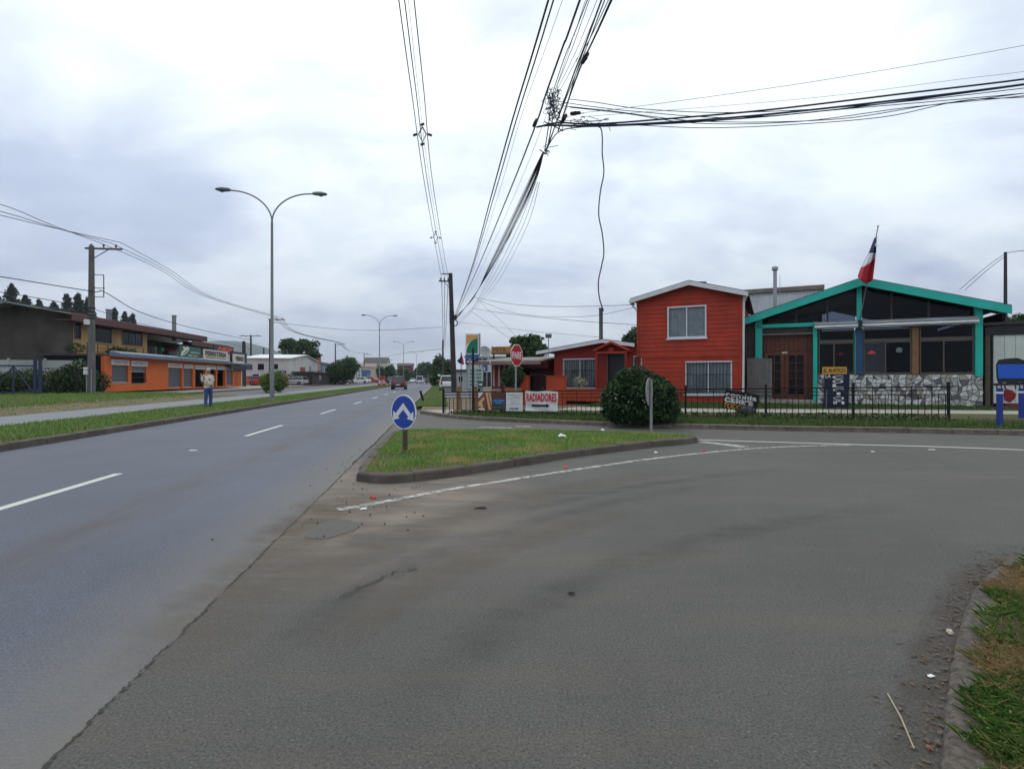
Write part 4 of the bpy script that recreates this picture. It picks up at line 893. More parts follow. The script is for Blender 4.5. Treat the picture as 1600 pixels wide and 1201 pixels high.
# side lean-to and mural wall
fm = fg; LT = thing('side_shelter', 'dark flat lean-to roof on timber posts at the right side of the restaurant', 'shelter', fg.loc(), HR)
a = xc5 + 0.1; zz = fg.z(1560, 505)
MB().prism([(a - 0.1, zz - 0.08), (a + 4.5, zz - 0.02), (a + 4.5, zz + 0.12), (a - 0.1, zz + 0.02)], 'y', -0.2, 4).build('roof', 'roof_dark', LT); MB().box(a, a + 4.4, -0.05, 0.05, zz - 0.48, zz - 0.10).build('shade_board', 'black', LT)
MB().box(a, gx(1547), -0.05, 0.12, 0, zz - 0.49).build('post', 'rusty_post', LT, bevel=0.015); MB().box(gx(1549), gx(1551.5), -0.03, 0.05, 0, zz - 0.49).build('post', 'black', LT)
MW = thing('mural_gate', 'pale green sheet metal gate painted with a blue grill and red figure', 'gate', fg.loc(), HR); a, b = gx(1552), gx(1660); zt2 = fg.z(1570, 520)
for i in range(6):
    p0 = a + (b - a) * i / 6; MB().box(p0 + 0.006, a + (b - a) * (i + 1) / 6 - 0.006, 0.0, 0.03, 0.15, zt2).build('panel', 'mural_white', MW)
MB().box(a, b, 0.032, 0.06, 0.1, zt2).build('frame', 'dark', MW)
yy = -0.008
def mural(name, pts, mat, y): return MB().prism([(gx(p[0]), fg.z(p[0], p[1])) for p in pts], 'y', y, y + 0.006).build(name, mat, MW)
mural('painted_hood', [(1556, 570), (1560, 562), (1572, 560), (1590, 559), (1604, 564), (1606, 598), (1592, 597), (1590, 602), (1578, 600), (1570, 597), (1560, 600), (1557, 590)], 'black', -0.008)
mural('painted_grill', [(1558, 569), (1602, 569), (1600, 591), (1560, 591)], 'mural_blue', -0.016)
mural('painted_bar', [(1552, 599), (1606, 597), (1606, 601), (1552, 602)], 'black', -0.022)
for xx in (1556, 1563, 1569, 1585, 1592, 1598): mural('painted_drip', [(xx, 601), (xx + 2, 601), (xx + 3, 608), (xx + 1, 608)], 'black', -0.008)
mural('painted_heart', [(1567, 612), (1572, 607), (1582, 610), (1588, 616), (1585, 624), (1577, 629), (1569, 625)], 'mural_red', -0.008)
mural('painted_scroll', [(1567, 634), (1575, 631), (1582, 634), (1590, 630), (1592, 636), (1583, 638), (1575, 636), (1568, 639)], 'mural_red', -0.008)
# corrugated metal building and flue behind
CB = thing('metal_shed', 'corrugated zinc shed rising between the red house and the restaurant roof', 'shed', P(1215, 591, 33) + Vector((0, 0, -1.15)), HR)
m = MB(); wv = []; fs = []
for i in range(61):
    x = -2.0 + 4.4 * i / 60; y = 0.02 * math.sin(i * 1.9); wv += [(x, y, 0), (x, y, 6.5)]
    if i: k = 2 * i; fs.append((k - 2, k, k + 1, k - 1))
m.add(wv, fs); m.box(-2, 2.4, 0.05, 5, 0, 6.45); m.build('wall', 'zinc', CB)
MB().prism([(-0.25, 6.49), (5.2, 6.55), (5.2, 6.62), (-0.25, 6.75)], 'x', -2.15, 2.5).build('roof', 'roof_rust', CB)
b = P(1211, 470, 30.5); FL = thing('flue_pipe', 'thin steel flue with cap rising behind the restaurant roof', 'flue', (b.x, b.y, 3.6), 0)
hh = P(1211, 416, 30.5).z - 3.6
MB().lathe([(0.10, 0), (0.10, hh - 0.25)], 10).build('pipe', 'steel', FL, True); MB().lathe([(0.13, hh - 0.25), (0.17, hh - 0.2), (0.17, hh - 0.05), (0.05, hh)], 10).build('cap', 'steel', FL)
MB().tube([(0.28, 0, 0), (0.28, 0, hh - 0.5)], 0.012, 5).build('stay', 'steel', FL)
# ---- flag
fp0 = Vector((fg.X0 + EX * gx(1342) - EY * -0.15, fg.Y0 + EY * gx(1342) + EX * -0.15, fg.z0 + zaw + 0.1)); fp1 = P(1372, 354, 22.0)
FG = thing('flag', 'red white and blue flag with white star on a leaning pole at the restaurant gable', 'flag', fp0, 0)
d = fp1 - fp0; MB().tube([(0, 0, 0), d], [0.022, 0.017], 8).build('pole', 'wood_grey', FG, True); MB().lathe([(0.005, 0.06), (0.035, 0.03), (0.035, -0.02), (0.01, -0.05)], 8, d).build('finial', 'steel', FG)
def clothpt(u, v):
    """u across stripes from the hoist top (0) to bottom (1) along the hanging cloth, v across the folds"""
    A = [(1366, 372), (1357, 396), (1346, 415), (1340, 432)]; B = [(1370, 370), (1369, 395), (1366, 420), (1364, 437)]
    k = min(2, int(u * 3)); f = u * 3 - k
    a = Vector((A[k][0] + (A[k + 1][0] - A[k][0]) * f, A[k][1] + (A[k + 1][1] - A[k][1]) * f)); b = Vector((B[k][0] + (B[k + 1][0] - B[k][0]) * f, B[k][1] + (B[k + 1][1] - B[k][1]) * f))
    p = a.lerp(b, v); Y = 22.25 + 0.10 * math.sin(v * 9 + u * 2) + 0.06 * math.sin(v * 17 + 1) - 0.1 * v
    if u > 0.96: p.y += 8 * math.sin(v * math.pi) * (u - 0.96) / 0.04
    return P(p.x, p.y, Y) - fp0
def cloth(name, mat, fn):
    vs, fs = [], []; nu, nv = 16, 14
    for i in range(nu + 1):
        for j in range(nv + 1): vs.append(clothpt(*fn(i / nu, j / nv)))
    for i in range(nu):
        for j in range(nv): k = i * (nv + 1) + j; fs.append((k, k + 1, k + nv + 2, k + nv + 1))
    o = MB().add(vs, fs).build(name, mat, FG, True, recalc=False); s = o.modifiers.new('s', 'SOLIDIFY'); s.thickness = 0.006; return o
cloth('canton', 'flag_blue', lambda i, j: (i * 0.33, j)); 
lim = lambda j: 0.52 + 0.12 * (1 - j) - 0.10 * j
cloth('white_field', 'flag_white', lambda i, j: (0.33 + (lim(j) + 0.10 * (1 - j) - 0.33) * i, j)); cloth('red_field', 'flag_red', lambda i, j: (lim(j) + 0.10 * (1 - j) + (1 - lim(j) - 0.10 * (1 - j)) * i, j))
st = []
for k in range(10):
    a = math.pi / 2 + k * math.pi / 5; r = 0.11 if k % 2 == 0 else 0.045; st.append((r * math.cos(a) * 0.6, r * math.sin(a)))
c = clothpt(0.17, 0.45); MB().prism([(c.x + p[0], c.z + p[1]) for p in st], 'y', c.y - 0.14, c.y - 0.135).build('star', 'flag_white', FG)
# ================================================================ RAILING, SIGNS, BUSHES ON THE CORNER
FA = Vector((-2.62, 20.3, 0)); FBp = Vector((12.82, 15.6, 0))
def fpt(k): p = FA.lerp(FBp, k); return p
def fz(k): return 0.10 + 0.15 * k
def ftop(k): return 0.94 + 0.29 * k
flen = (FBp - FA).length; fang = math.atan2((FBp - FA).y, (FBp - FA).x)
FN = thing('railing', 'long low black iron railing along the grass in front of the houses', 'fence', FA, fang)
def rail(dz, nm): MB().bar((0, 0, ftop(0) - dz), (flen, 0, ftop(1) - dz), 0.045, 0.04 if dz == 0.02 else 0.025).build(nm, 'black_iron', FN)
rail(0.02, 'top_rail'); rail(0.13, 'rail'); rail(0.25, 'rail')
kp = [0.0, 0.09] + [0.09 + 0.91 * i / 6 for i in range(1, 7)]
for k in kp:
    x = k * flen; MB().box(x - 0.032, x + 0.032, -0.032, 0.032, 0, ftop(k) + 0.07).build('post', 'black_iron', FN); 
    MB().lathe([(0.05, 0), (0.05, 0.02), (0.02, 0.06)], 8, (x, 0, ftop(k) + 0.07)).build('post_cap', 'black_iron', FN)
bs = MB().box(-0.009, 0.009, -0.009, 0.009, 0, 1).build('bar', 'black_iron', FN); n = 96; bs.location = (0.08, 0, 0); bs.scale = (1, 1, ftop(0.0) - 0.25)
for i in range(1, n):
    k = (i + 0.5) / n
    if min(abs(k - q) for q in kp) * flen < 0.07: continue
    c = dup(bs, FN, (k * flen + random.uniform(-0.008, 0.008), 0, 0)); c.scale = (1, 1, ftop(k) - (0.25 if i % 3 else 0.02)); c.rotation_euler = (0, random.uniform(-0.012, 0.012), 0)
def fk(px):
    q = (px - CX) / F; d = FBp - FA; return (q * FA.y - FA.x) / (d.x - q * d.y)
def banner(name, px0, px1, py0, py1, label, mat, yoff=-0.06):
    k0, k1 = fk(px0), fk(px1); km = (k0 + k1) / 2; p = fpt(km); wd = (k1 - k0) * flen
    z0, z1 = H + (HY - py1) / F * p.y, H + (HY - py0) / F * p.y
    t = thing(name, label, 'banner', (p.x, p.y, (z0 + z1) / 2), fang); hh = (z1 - z0)
    MB().box(-wd / 2, wd / 2, yoff - 0.012, yoff, -hh / 2, hh / 2).build('board', mat, t); return t, wd, hh, yoff - 0.016
def arrow(t, x0, x1, z, th, hd, y, mat='black'):
    MB().prism([(x0, z - th / 2), (x1 - hd, z - th / 2), (x1 - hd, z - th * 1.15), (x1, z), (x1 - hd, z + th * 1.15), (x1 - hd, z + th / 2), (x0, z + th / 2)], 'y', y, y + 0.003).build('arrow', mat, t)
t, wd, hh, y = banner('photo_banner', 748.5, 769, 613, 640, 'photo panel of pale timber beams at the left end of the banners on the railing', 'photo_brown')
for pts, mt in (([(-.5, -.05), (-.1, .25), (.0, .15), (-.5, -.35)], 'photo_tan'), ([(0.05, .5), (.2, .5), (.46, -.5), (.3, -.5)], 'photo_tan'), ([(.26, .5), (.40, .5), (.5, .1), (.5, -.25)], 'photo_tan'), ([(-.5, -.42), (-.1, -.38), (.0, -.5), (-.5, -.5)], 'white_sheet'), ([(-.5, .5), (-.1, .5), (-.5, .15)], 'white_sheet')):
    MB().prism([(p[0] * wd, p[1] * hh) for p in pts], 'y', y, y + 0.002).build('print', mt, t)
MB().prism([(-0.26 * wd + 0.13 * wd * math.cos(a * 0.5), -0.25 * hh + 0.12 * hh * math.sin(a * 0.5)) for a in range(13)], 'y', y - 0.002, y).build('print', 'photo_tan', t)
t, wd, hh, y = banner('dark_banner', 769.5, 791, 613, 640, 'dark brown printed panel with a blue lettered field on the railing', 'panel_maroon')
MB().box(-wd * .44, wd * .44, y, y + 0.002, -hh * .18, hh * .12).build('print', 'panel_blue', t); text('lettering', 'VIGAS SELECT', 'text_sky', t, 0, y - 0.002, hh * .04, wd * .78, hh * .09); text('lettering', 'BODEGA', 'text_sky', t, 0, y - 0.002, -hh * .10, wd * .4, hh * .08)
text('lettering', 'MADERAS', 'text_tan', t, 0, y - 0.002, hh * .36, wd * .8, hh * .11); text('lettering', 'IMPREGNADAS', 'text_tan', t, 0, y - 0.002, hh * .2, wd * .8, hh * .08); MB().box(-wd * .44, wd * .44, y, y + 0.002, -hh * .40, -hh * .28).build('print', 'sign_green', t)
t, wd, hh, y = banner('white_banner', 792, 817.5, 613, 642, 'small white banner with grey title lines and a short black arrow', 'white_sheet', -0.075)
text('lettering', 'Magistral', 'text_grey', t, 0, y, hh * .36, wd * .82, hh * .13); MB().box(-wd * .05, wd * .3, y - .001, y + .001, hh * .255, hh * .275).build('print', 'text_red', t)
for i, s in enumerate(('Puertas y ventanas', 'molduras', 'muebles a medida')): text('lettering', s, 'text_grey', t, wd * 0.05, y, hh * (.13 - .1 * i), wd * (.66, .5, .6)[i], hh * .06)
for zz in (.20, -.17): MB().box(-wd * .45, wd * .45, y, y + .002, hh * zz, hh * (zz + .012)).build('print', 'text_grey', t)
arrow(t, -wd * .3, wd * .28, -hh * .36, hh * .055, wd * .14, y)
# RADIADORES banner: creased sheet
k0, k1 = fk(822), fk(872.5); p = fpt((k0 + k1) / 2); wd = (k1 - k0) * flen; z0, z1 = H + (HY - 642) / F * p.y, H + (HY - 611) / F * p.y; hh = z1 - z0
t = thing('radiator_banner', 'white banner reading RADIADORES in red over a thick black arrow', 'banner', (p.x, p.y, (z0 + z1) / 2), fang); vs, fs = [], []; nu, nv = 26, 14
for i in range(nu + 1):
    for j in range(nv + 1):
        u, v = i / nu - .5, j / nv - .5; yy = -0.085 + 0.018 * math.sin(u * 7 + v * 9) * (0.5 - v) + 0.03 * math.exp(-((u + .36) ** 2 * 40 + (v + .33) ** 2 * 60))
        vs.append((u * wd * (1 + 0.015 * math.sin(v * 8)), yy, v * hh + 0.02 * hh * math.sin(u * 9) * (v > .45)))
for i in range(nu):
    for j in range(nv): q = i * (nv + 1) + j; fs.append((q, q + nv + 1, q + nv + 2, q + 1))
MB().add(vs, fs).build('sheet', 'white_sheet', t, True, recalc=False)
text('lettering', 'RADIADORES', 'text_red', t, 0, -0.112, hh * .19, wd * .93, hh * .42, 0.03); arrow(t, -wd * .30, wd * .25, -hh * .22, hh * .11, wd * .1, -0.112)
# ---- big round shrub by the railing
bc = Vector((3.85, 16.15, 0.12)); BU = thing('round_shrub', 'large dark green rounded hydrangea bush in front of the black railing', 'bush', bc, 0); BU.scale = (.92, .95, .95)
def shell(n, c, r, noise=0.12, zmin=-0.95, inner=0.75, top=1.0):
    d = RNG.normal(size=(n, 3)); d /= np.linalg.norm(d, axis=1, keepdims=True); d = d[d[:, 2] > zmin]
    ph = RNG.uniform(0, 6.28, 9); fr_ = RNG.normal(size=(9, 3)) * 4
    lump = sum(np.sin(d @ fr_[i] + ph[i]) for i in range(9)) / 3
    rad = (1 + noise * lump) * (inner + (1 - inner) * RNG.uniform(0, 1, len(d)) ** 0.5); return np.array(c) + d * np.array(r) * rad[:, None]
C = np.concatenate([shell(9000, (0, 0, 0.78), (1.16, 1.02, 0.84), 0.10, -0.9), shell(2500, (-.1, 0, 0.95), (0.95, .88, 0.80), 0.10, 0.0), shell(1500, (-.5, -.3, .4), (.78, .7, .45), .1), shell(1500, (.5, -.3, .4), (.78, .7, .45), .1)])
leaves('foliage', C, 0.062, 'leaf_bush', BU, 0.5, 0.6)
core = MB(); core.lathe([(0.01, 1.3), (0.4, 1.22), (0.7, 1.0), (0.82, 0.7), (0.8, 0.35), (0.7, 0.0)], 18); core.build('dark_core', 'bush_core', BU, True)  # solid dark core added inside the leaves so the bush looks opaque
Cf = shell(800, (0, 0, 0.72), (1.24, 1.07, 0.80), 0.07, -0.85, 0.99); Cf = Cf[Cf[:, 2] < 0.95][:260]; tag(leaves('flower_heads', Cf, 0.030, 'flower_pale', BU, 0, 0.9), kind='stuff')
# ---- weeds under the railing
for i in range(1): pass
wk = RNG.uniform(0.02, 0.99, 2600); wp = np.array([[fpt(k).x, fpt(k).y] for k in wk]) + RNG.normal(size=(2600, 2)) * np.array([0.1, 0.35]); 
lv = leaves('railing_weeds', np.column_stack([wp, [fz(k) for k in wk] + RNG.uniform(0.0, 0.13, 2600)]), 0.05, 'leaf_weed', None, 0.3); tag(lv, 'low leafy weeds growing along the foot of the black railing', 'weeds', None, 'stuff')
# ---- traffic signs
def disc(r, n=40): return [(r * math.cos(2 * math.pi * i / n), r * math.sin(2 * math.pi * i / n)) for i in range(n)]
b = G(631, 706, 0.12); S1 = thing('arrow_sign', 'round blue sign with two white diverging arrows on the grass island', 'road sign', b, R(-34)); zc_ = P(634, 643.5, b.y).z - b.z; r = 0.315
MB().tube([(0, 0.03, -0.1), (0, 0.03, zc_ - 0.1)], 0.045, 10).build('post', 'rusty_post', S1, True)
MB().prism([(x, z + zc_) for x, z in disc(r)], 'y', -0.012, 0.0).build('rim', 'white', S1); MB().prism([(x, z + zc_) for x, z in disc(r * 0.925)], 'y', -0.016, -0.0125).build('face', 'sign_blue', S1)
ar = [(0, .20), (-.062, .135), (-.205, -.075), (-.225, -.05), (-.225, -.145), (-.125, -.10), (-.155, -.095), (0, .115), (.155, -.095), (.125, -.10), (.225, -.145), (.225, -.05), (.205, -.075), (.062, .135)]
ar = [(0, .165), (-.185, -.03), (-.245, .02), (-.25, -.15), (-.085, -.115), (-.13, -.085), (0, .045), (.13, -.085), (.085, -.115), (.25, -.15), (.245, .02), (.185, -.03)]
MB().prism([(x * 1.03, z + zc_) for x, z in ar], 'y', -0.019, -0.0165).build('arrows', 'white', S1)
b = Vector((-0.02 + (808 - CX) / F * 20.6, 20.6, 0.14)); S2 = thing('stop_sign', 'red octagonal PARE sign on a grey post behind the railing', 'road sign', b, R(57)); zc_ = P(808, 555, b.y).z - b.z
oc = lambda r: [(r * math.cos(R(22.5 + 45 * i)), r * math.sin(R(22.5 + 45 * i)) + zc_) for i in range(8)]
MB().tube([(0, 0.035, 0), (0, 0.035, zc_ + 0.4)], 0.035, 8).build('post', 'steel', S2, True); MB().prism(oc(.455), 'y', -.01, 0).build('rim', 'white', S2); MB().prism(oc(.42), 'y', -.014, -.0105).build('face', 'sign_red', S2)
text('lettering', 'PARE', 'white', S2, 0, -.017, zc_, .66, .28, 0.02)
b = G(1015, 672, 0.12); S3 = thing('sign_back', 'round road sign seen from its grey back at the far tip of the island', 'road sign', b, R(180 + 62)); zc_ = P(1015, 612, b.y).z - b.z
MB().tube([(0, 0.04, -0.1), (0, 0.04, zc_ + .32)], 0.035, 8).build('post', 'sign_back', S3, True); MB().prism([(x, z + zc_) for x, z in disc(.36)], 'y', -.012, 0).build('plate', 'sign_back', S3); MB().prism([(x, z + zc_) for x, z in disc(.355)], 'y', -.016, -.0125).build('face', 'white', S3)
MB().box(-.25, .25, 0.001, .014, zc_ + .12, zc_ + .16).build('bracket', 'sign_back', S3)
# ---- blackboards in front of the restaurant
b = P(1308, 591, 20.6); b.z = 0.28; ht = (650 - 588) / F * 20.6 
EB = thing('menu_board', 'tall navy board headed EL RUSTICO with white vertical lettering on the lawn', 'sign board', b, R(-20)); tm = Matrix.Rotation(R(9), 3, 'X'); 
wb = 34 / F * 20.6; htb = P(1308, 584, 20.6).z - 0.12
bd = MB(); bd.obox((0, 0.1, htb / 2), (wb, 0.03, htb), tm); bd.build('board', 'board_navy', EB); MB().obox((-.04, 0.1 - htb / 2 * 0, htb / 2), (.001, .001, .001), tm)
def onb(z): return 0.1 - (z - htb / 2) * math.tan(R(9)) * -1 * -1 - 0.022
def bpos(z): v = tm @ Vector((0, -0.02, z - htb / 2)); return v.y + 0.1, v.z + htb / 2
yy, zz = bpos(htb - 0.0); hb = MB(); hb.obox((-.10, yy - 0.01, zz - 0.02), (wb * .98, 0.02, 0.27), tm); hb.build('header_board', 'board_yellow', EB)
yy, zz = bpos(htb - 0.02); text('lettering', 'EL RUSTICO', 'board_navy', EB, -.10, yy - 0.03, zz, wb * .88, .16, 0.03, rotmat=tm)
for i, (ch, hgt) in enumerate(zip('COLCIOn', (1,) * 7)):
    z = htb - 0.28 - i * (htb - 0.34) / 7; yy, zz = bpos(z); text('lettering', ch, 'white', EB, 0.02 + i * .012, yy - .006, zz, wb * (.44 if ch != 'I' else .15), (htb - .34) / 7 * .80, 0.02, rotmat=tm)
yy, zz = bpos(htb - 0.24); text('lettering', 'LA', 'white', EB, -wb * .36, yy - .006, zz, wb * .22, .13, 0.02, rotmat=tm)
MB().bar((-wb * .4, .2, 0.0), (-wb * .4, -0.05 + .1, htb * .8), .04, .04).build('prop', 'wood_grey', EB)
b = P(1157, 591, 18.6); b.z = 0.24; CBd = thing('food_board', 'slanting black board with white comida casera lettering behind the railing', 'sign board', b, R(-14)); tl = Matrix.Rotation(R(10), 3, 'Y') @ Matrix.Rotation(R(8), 3, 'X')
bw_, bh_ = 50 / F * 18.6, 30 / F * 18.6; cz_ = P(1157, 627, 18.6).z - .24
MB().obox((0, 0, cz_), (bw_, .03, bh_), tl).build('board', 'black', CBd)
for i, (s, mt, wv_) in enumerate((('comida', 'white', .92), ('casera', 'white', .86), ('TODO', 'board_yellow', .55))):
    v = tl @ Vector(((wv_ - .95) / 2 * bw_, -.022, bh_ * (.28 - .30 * i))); text('lettering', s, mt, CBd, v.x, v.y, v.z + cz_, bw_ * wv_, bh_ * .27, 0.035, rotmat=tl)
for xx in (-bw_ * .35, bw_ * .35): MB().bar((xx, .03, cz_), (xx * 1.1, .15, 0), .04, .04).build('leg', 'wood_grey', CBd)
b = P(1166, 641, 18.3); BG = thing('rubbish_bag', 'black rubbish bag slumped below the slanting food board', 'bag', (b.x, b.y, 0.2), 0)
m = MB(); m.lathe([(0.02, .36), (.07, .33), (.2, .24), (.27, .12), (.25, .02), (.1, 0)], 14); o = m.build('bag_body', 'black', BG, True)
for v in o.data.vertices: a = math.atan2(v.co.y, v.co.x); s = 1 + .13 * math.sin(3 * a + v.co.z * 9) + .08 * math.sin(7 * a); v.co.x *= s * 1.2; v.co.y *= s
MB().lathe([(.03, .33), (.03, .37), (.07, .42)], 8).build('bag_knot', 'black', BG)
# ---- blue bollards
for i, (px_, py0, py1, lab) in enumerate(((1562, 606, 668, 'blue square bollard with white band nearest the restaurant corner'), (1596, 606, 658, 'blue square bollard with white band cut by the right picture edge'))):
    b = G(px_, py1, 0.13); t = thing('bollard', lab, 'bollard', b, R(-15), 'blue bollards by the mural gate'); hh = P(px_, py0, b.y).z - b.z
    MB().box(-.055, .055, -.055, .055, -.05, hh).build('post', 'bollard_blue', t, bevel=.008); MB().box(-.057, .057, -.057, .057, hh - .15, hh - .10).build('white_band', 'white', t)
# ---- planter bush, flowerpot in window
def shrub(name, label, loc, r, n, size, mat, cat='bush', pot=None, group=None):
    t = thing(name, label, cat, loc, 0, group); z0 = pot or 0
    leaves('foliage', shell(n, (0, 0, z0 + r[2]), r, .16, -.95, .45), size, mat, t, .3)
    MB().tube([(0, 0, z0), (0.03, 0, z0 + r[2])], [0.04, 0.02], 6).build('stem', 'bark', t)
    if pot: MB().box(-.4, .4, -.2, .2, 0, pot).build('planter', 'terracotta', t)
    return t
shrub('planter_shrub', 'leafy shrub in a brick planter beside the PARE sign post', (P(802, 600, 24.6).x, 24.6, .22), (.55, .4, .5), 1500, .06, 'leaf_bush', pot=.8)
shrub('potted_plant', 'pale flowering plant below the barred window of the low red house', (P(905, 600, 24.9).x, 24.9, 1.0), (.36, .25, .28), 260, .055, 'flower_pale', 'plant')
# two short timber posts and a slim iron pole behind the railing's left end
for px_, lab in ((716, 'short brown timber post behind the left end of the railing, near the utility pole'), (743, 'short brown timber post behind the railing, near the photo panel')):
    b = G(px_, 640, .12); t = thing('timber_post', lab, 'post', b, 0); hh = P(px_, 604, b.y).z - b.z
    MB().tube([(0, 0, -.05), (.01, 0, hh * .5), (0, .01, hh)], [.10, .10, .09], 9).build('post', 'wood_brown', t, True); MB().lathe([(.092, 0), (.06, .02)], 9, (0, .01, hh)).build('top', 'wood_brown', t)
b = G(739, 641, .12); t = thing('iron_pole', 'slim dark iron pole standing before the fuel price board', 'pole', b, 0); hh = P(739, 545, b.y).z - b.z
MB().tube([(0, 0, 0), (0, 0, hh)], .045, 8).build('pole', 'black_iron', t, True); MB().lathe([(.06, 0), (.0, .08)], 8, (0, 0, hh)).build('cap', 'black_iron', t)
# small white direction arrow sign
b = P(751, 600, 21.6); t = thing('direction_sign', 'small dark square sign with white right arrow by the price board', 'road sign', (b.x, b.y, .12), 0); zc_ = P(751, 600.5, 21.6).z - .12
MB().box(-.11, .11, -.01, 0, zc_ - .13, zc_ + .13).build('plate', 'sign_green', t); arrow(t, -.07, .08, zc_, .05, .06, -.014, 'white'); MB().tube([(0, .02, 0), (0, .02, zc_)], .02, 6).build('post', 'steel', t)
# short leaning marker post on the verge
b = G(660, 627, .1); t = thing('marker_post', 'short dark leaning marker post at the road edge beyond the blue sign', 'post', b, 0); MB().tube([(0.05, 0, 0), (-.12, 0, .62)], .07, 8).build('post', 'black_iron', t, True); MB().lathe([(.075, 0), (.05, .03)], 8, (-.12, 0, .6)).build('cap', 'black_iron', t)
# ================================================================ FUEL STATION BEHIND
gY = 58
b = P(738.5, 591, gY); b.z = .1; GT = thing('fuel_totem', 'tall fuel station totem with green arc on a tan and white face', 'sign', b, R(-6)); k = gY / F; z = lambda py: H + (HY - py) * k - .1
xx0, xx1 = (727 - 738.5) * k, (748 - 738.5) * k
MB().box(xx0, xx1, 0, .5, z(561), z(521)).build('panel', 'white', GT); MB().box(xx1, xx1 + .14, .05, .45, 0, z(521)).build('edge', 'steel', GT)
MB().box(xx0 + .1, xx1 - .06, -.01, -.003, z(530), z(523)).build('print', 'totem_yellow', GT)
arc = [(xx0 + .1, z(552)), (xx1 - .1, z(552)), (xx1 - .1, z(529))] + [(xx1 - .1 - (xx1 - xx0 - .2) * math.sin(R(a)), z(552) + (z(529) - z(552)) * math.cos(R(a)) ** 1.0) for a in range(10, 91, 10)]
MB().prism(arc, 'y', -.02, -.012).build('print', 'totem_green', GT)
arc2 = [(xx0 + .1, z(530)), (xx1 - .4, z(530)), (xx0 + .5, z(534)), (xx0 + .1, z(539))]; MB().prism(arc2, 'y', -.011, -.004).build('print', 'totem_yellow', GT)
MB().box(xx0, xx1, -.02, .45, z(560), z(553.5)).build('panel', 'totem_blue', GT); MB().box(xx0, xx1 - .3, -.05, .4, z(569), z(560.5)).build('panel', 'totem_navy', GT); text('lettering', 'oo', 'white', GT, xx0 + .45, -.06, z(565), .6, .22, .05)
MB().box(xx0 + .1, xx0 + .3, .1, .3, 0, z(569)).build('leg', 'steel', GT)
b = P(744, 591, gY - 6); b.z = .1; k = (gY - 6) / F; PB = thing('price_board', 'pale green fuel price board with dark number rows', 'sign', b, R(-6)); z = lambda py: H + (HY - py) * k - .1
MB().box(-12 * k, 10 * k, 0, .2, z(606), z(575)).build('board', 'price_board', PB)
for i, s in enumerate(('93 1.298', '95 1.336', '97 1.365', 'D  1.042', 'K  1.190')): text('lettering', s, 'totem_navy', PB, -1 * k, -.01, z(578.6 + 5.6 * i), 18 * k, 3.4 * k, .04)
MB().box(-2 * k, 16 * k, .3, .5, z(568), z(559.5)).build('board', 'totem_navy', PB); text('lettering', 'TREN', 'white', PB, 6 * k, .29, z(563.5), 6 * k, 2.4 * k, .02)
MB().box(8 * k, 17 * k, .3, .5, z(580), z(570)).build('board', 'totem_blue', PB); text('lettering', '1', 'white', PB, 12 * k, .29, z(576), 2 * k, 4.5 * k, .02)
for xx in (-11 * k, 9 * k): MB().box(xx - .08, xx + .08, .21, .35, 0, z(560)).build('leg', 'steel', PB)
def house(name, label, loc, rz, wx, dy, h, rh, wall, roof, wins, cat='house', ridge='x', group=None, door=None):
    t = thing(name, label, cat, loc, rz, group)
    m = MB(); grid_wall(m, 0, wx, 0, h, 0, .2, [w_[:4] for w_ in wins]); m.box(0, .2, .2, dy, 0, h); m.box(wx - .2, wx, .2, dy, 0, h); m.box(.2, wx - .2, dy - .2, dy, 0, h); m.box(.25, wx - .25, .6, .7, 0, h)
    if ridge == 'y' and rh > 0:
        m.prism([(0, h), (wx, h), (wx / 2, h + rh)], 'y', 0, .2)
    if ridge == 'x' and rh > 0:
        m.prism([(0, h), (dy, h), (dy / 2, h + rh)], 'x', 0, .2); m.prism([(0, h), (dy, h), (dy / 2, h + rh)], 'x', wx - .2, wx)
    m.build('wall', wall, t)
    if rh > 0:
        o = .4; k = rh / ((wx if ridge == 'y' else dy) / 2) * o; L_ = wx if ridge == 'y' else dy
        pr = [(-o, h - k + .03), (L_ / 2, h + rh + .03), (L_ + o, h - k + .03), (L_ + o, h - k + .15), (L_ / 2, h + rh + .15), (-o, h - k + .15)]
        r_ = MB().prism(pr, 'y' if ridge == 'y' else 'x', -.35 if ridge == 'y' else -.3, (dy if ridge == 'y' else wx) + .3).build('roof', roof, t)
    else: r_ = MB().box(-.2, wx + .2, -.3, dy + .2, h + .004, h + .25).build('roof', roof, t)
    for (a, b, c, d) in [w_[:4] for w_ in wins]:
        q = MB(); fw = .07; q.box(a, a + fw, -.03, .08, c, d); q.box(b - fw, b, -.03, .08, c, d); q.box(a + fw, b - fw, -.03, .08, d - fw, d); q.box(a + fw, b - fw, -.03, .08, c, c + fw); q.box((a + b) / 2 - .03, (a + b) / 2 + .03, -.02, .06, c + fw, d - fw)
        o = q.build('window', 'trim_white', t); MB().box(a + .03, b - .03, .04, .05, c + .03, d - .03).build('pane', 'car_glass', o)
    return t
b = P(728, 591, 74); house('station_shop', 'white fuel station shop behind the price board', (b.x, b.y, .1), R(-6), 5.4, 6, 4.2, 0, 'house_white', 'steel', [(.6, 1.7, 1, 2.2), (2.3, 3.6, .1, 2.3), (4.1, 5, 1, 2.2)], 'shop')
b = P(718, 591, 66); house('small_kiosk', 'low grey kiosk with dark flat roof beside the station flagpole', (b.x - .6, b.y, .1), R(-6), 2.2, 3, 2.2, 0, 'panel_concrete', 'roof_dark', [(.4, 1.1, .8, 1.7)], 'kiosk')
b = P(720.5, 591, 50); FP = thing('station_flag', 'limp red and dark flag on a thin pole near the fuel totem', 'flag', (b.x, b.y, .1), 0); zt_ = P(720, 552, 50).z
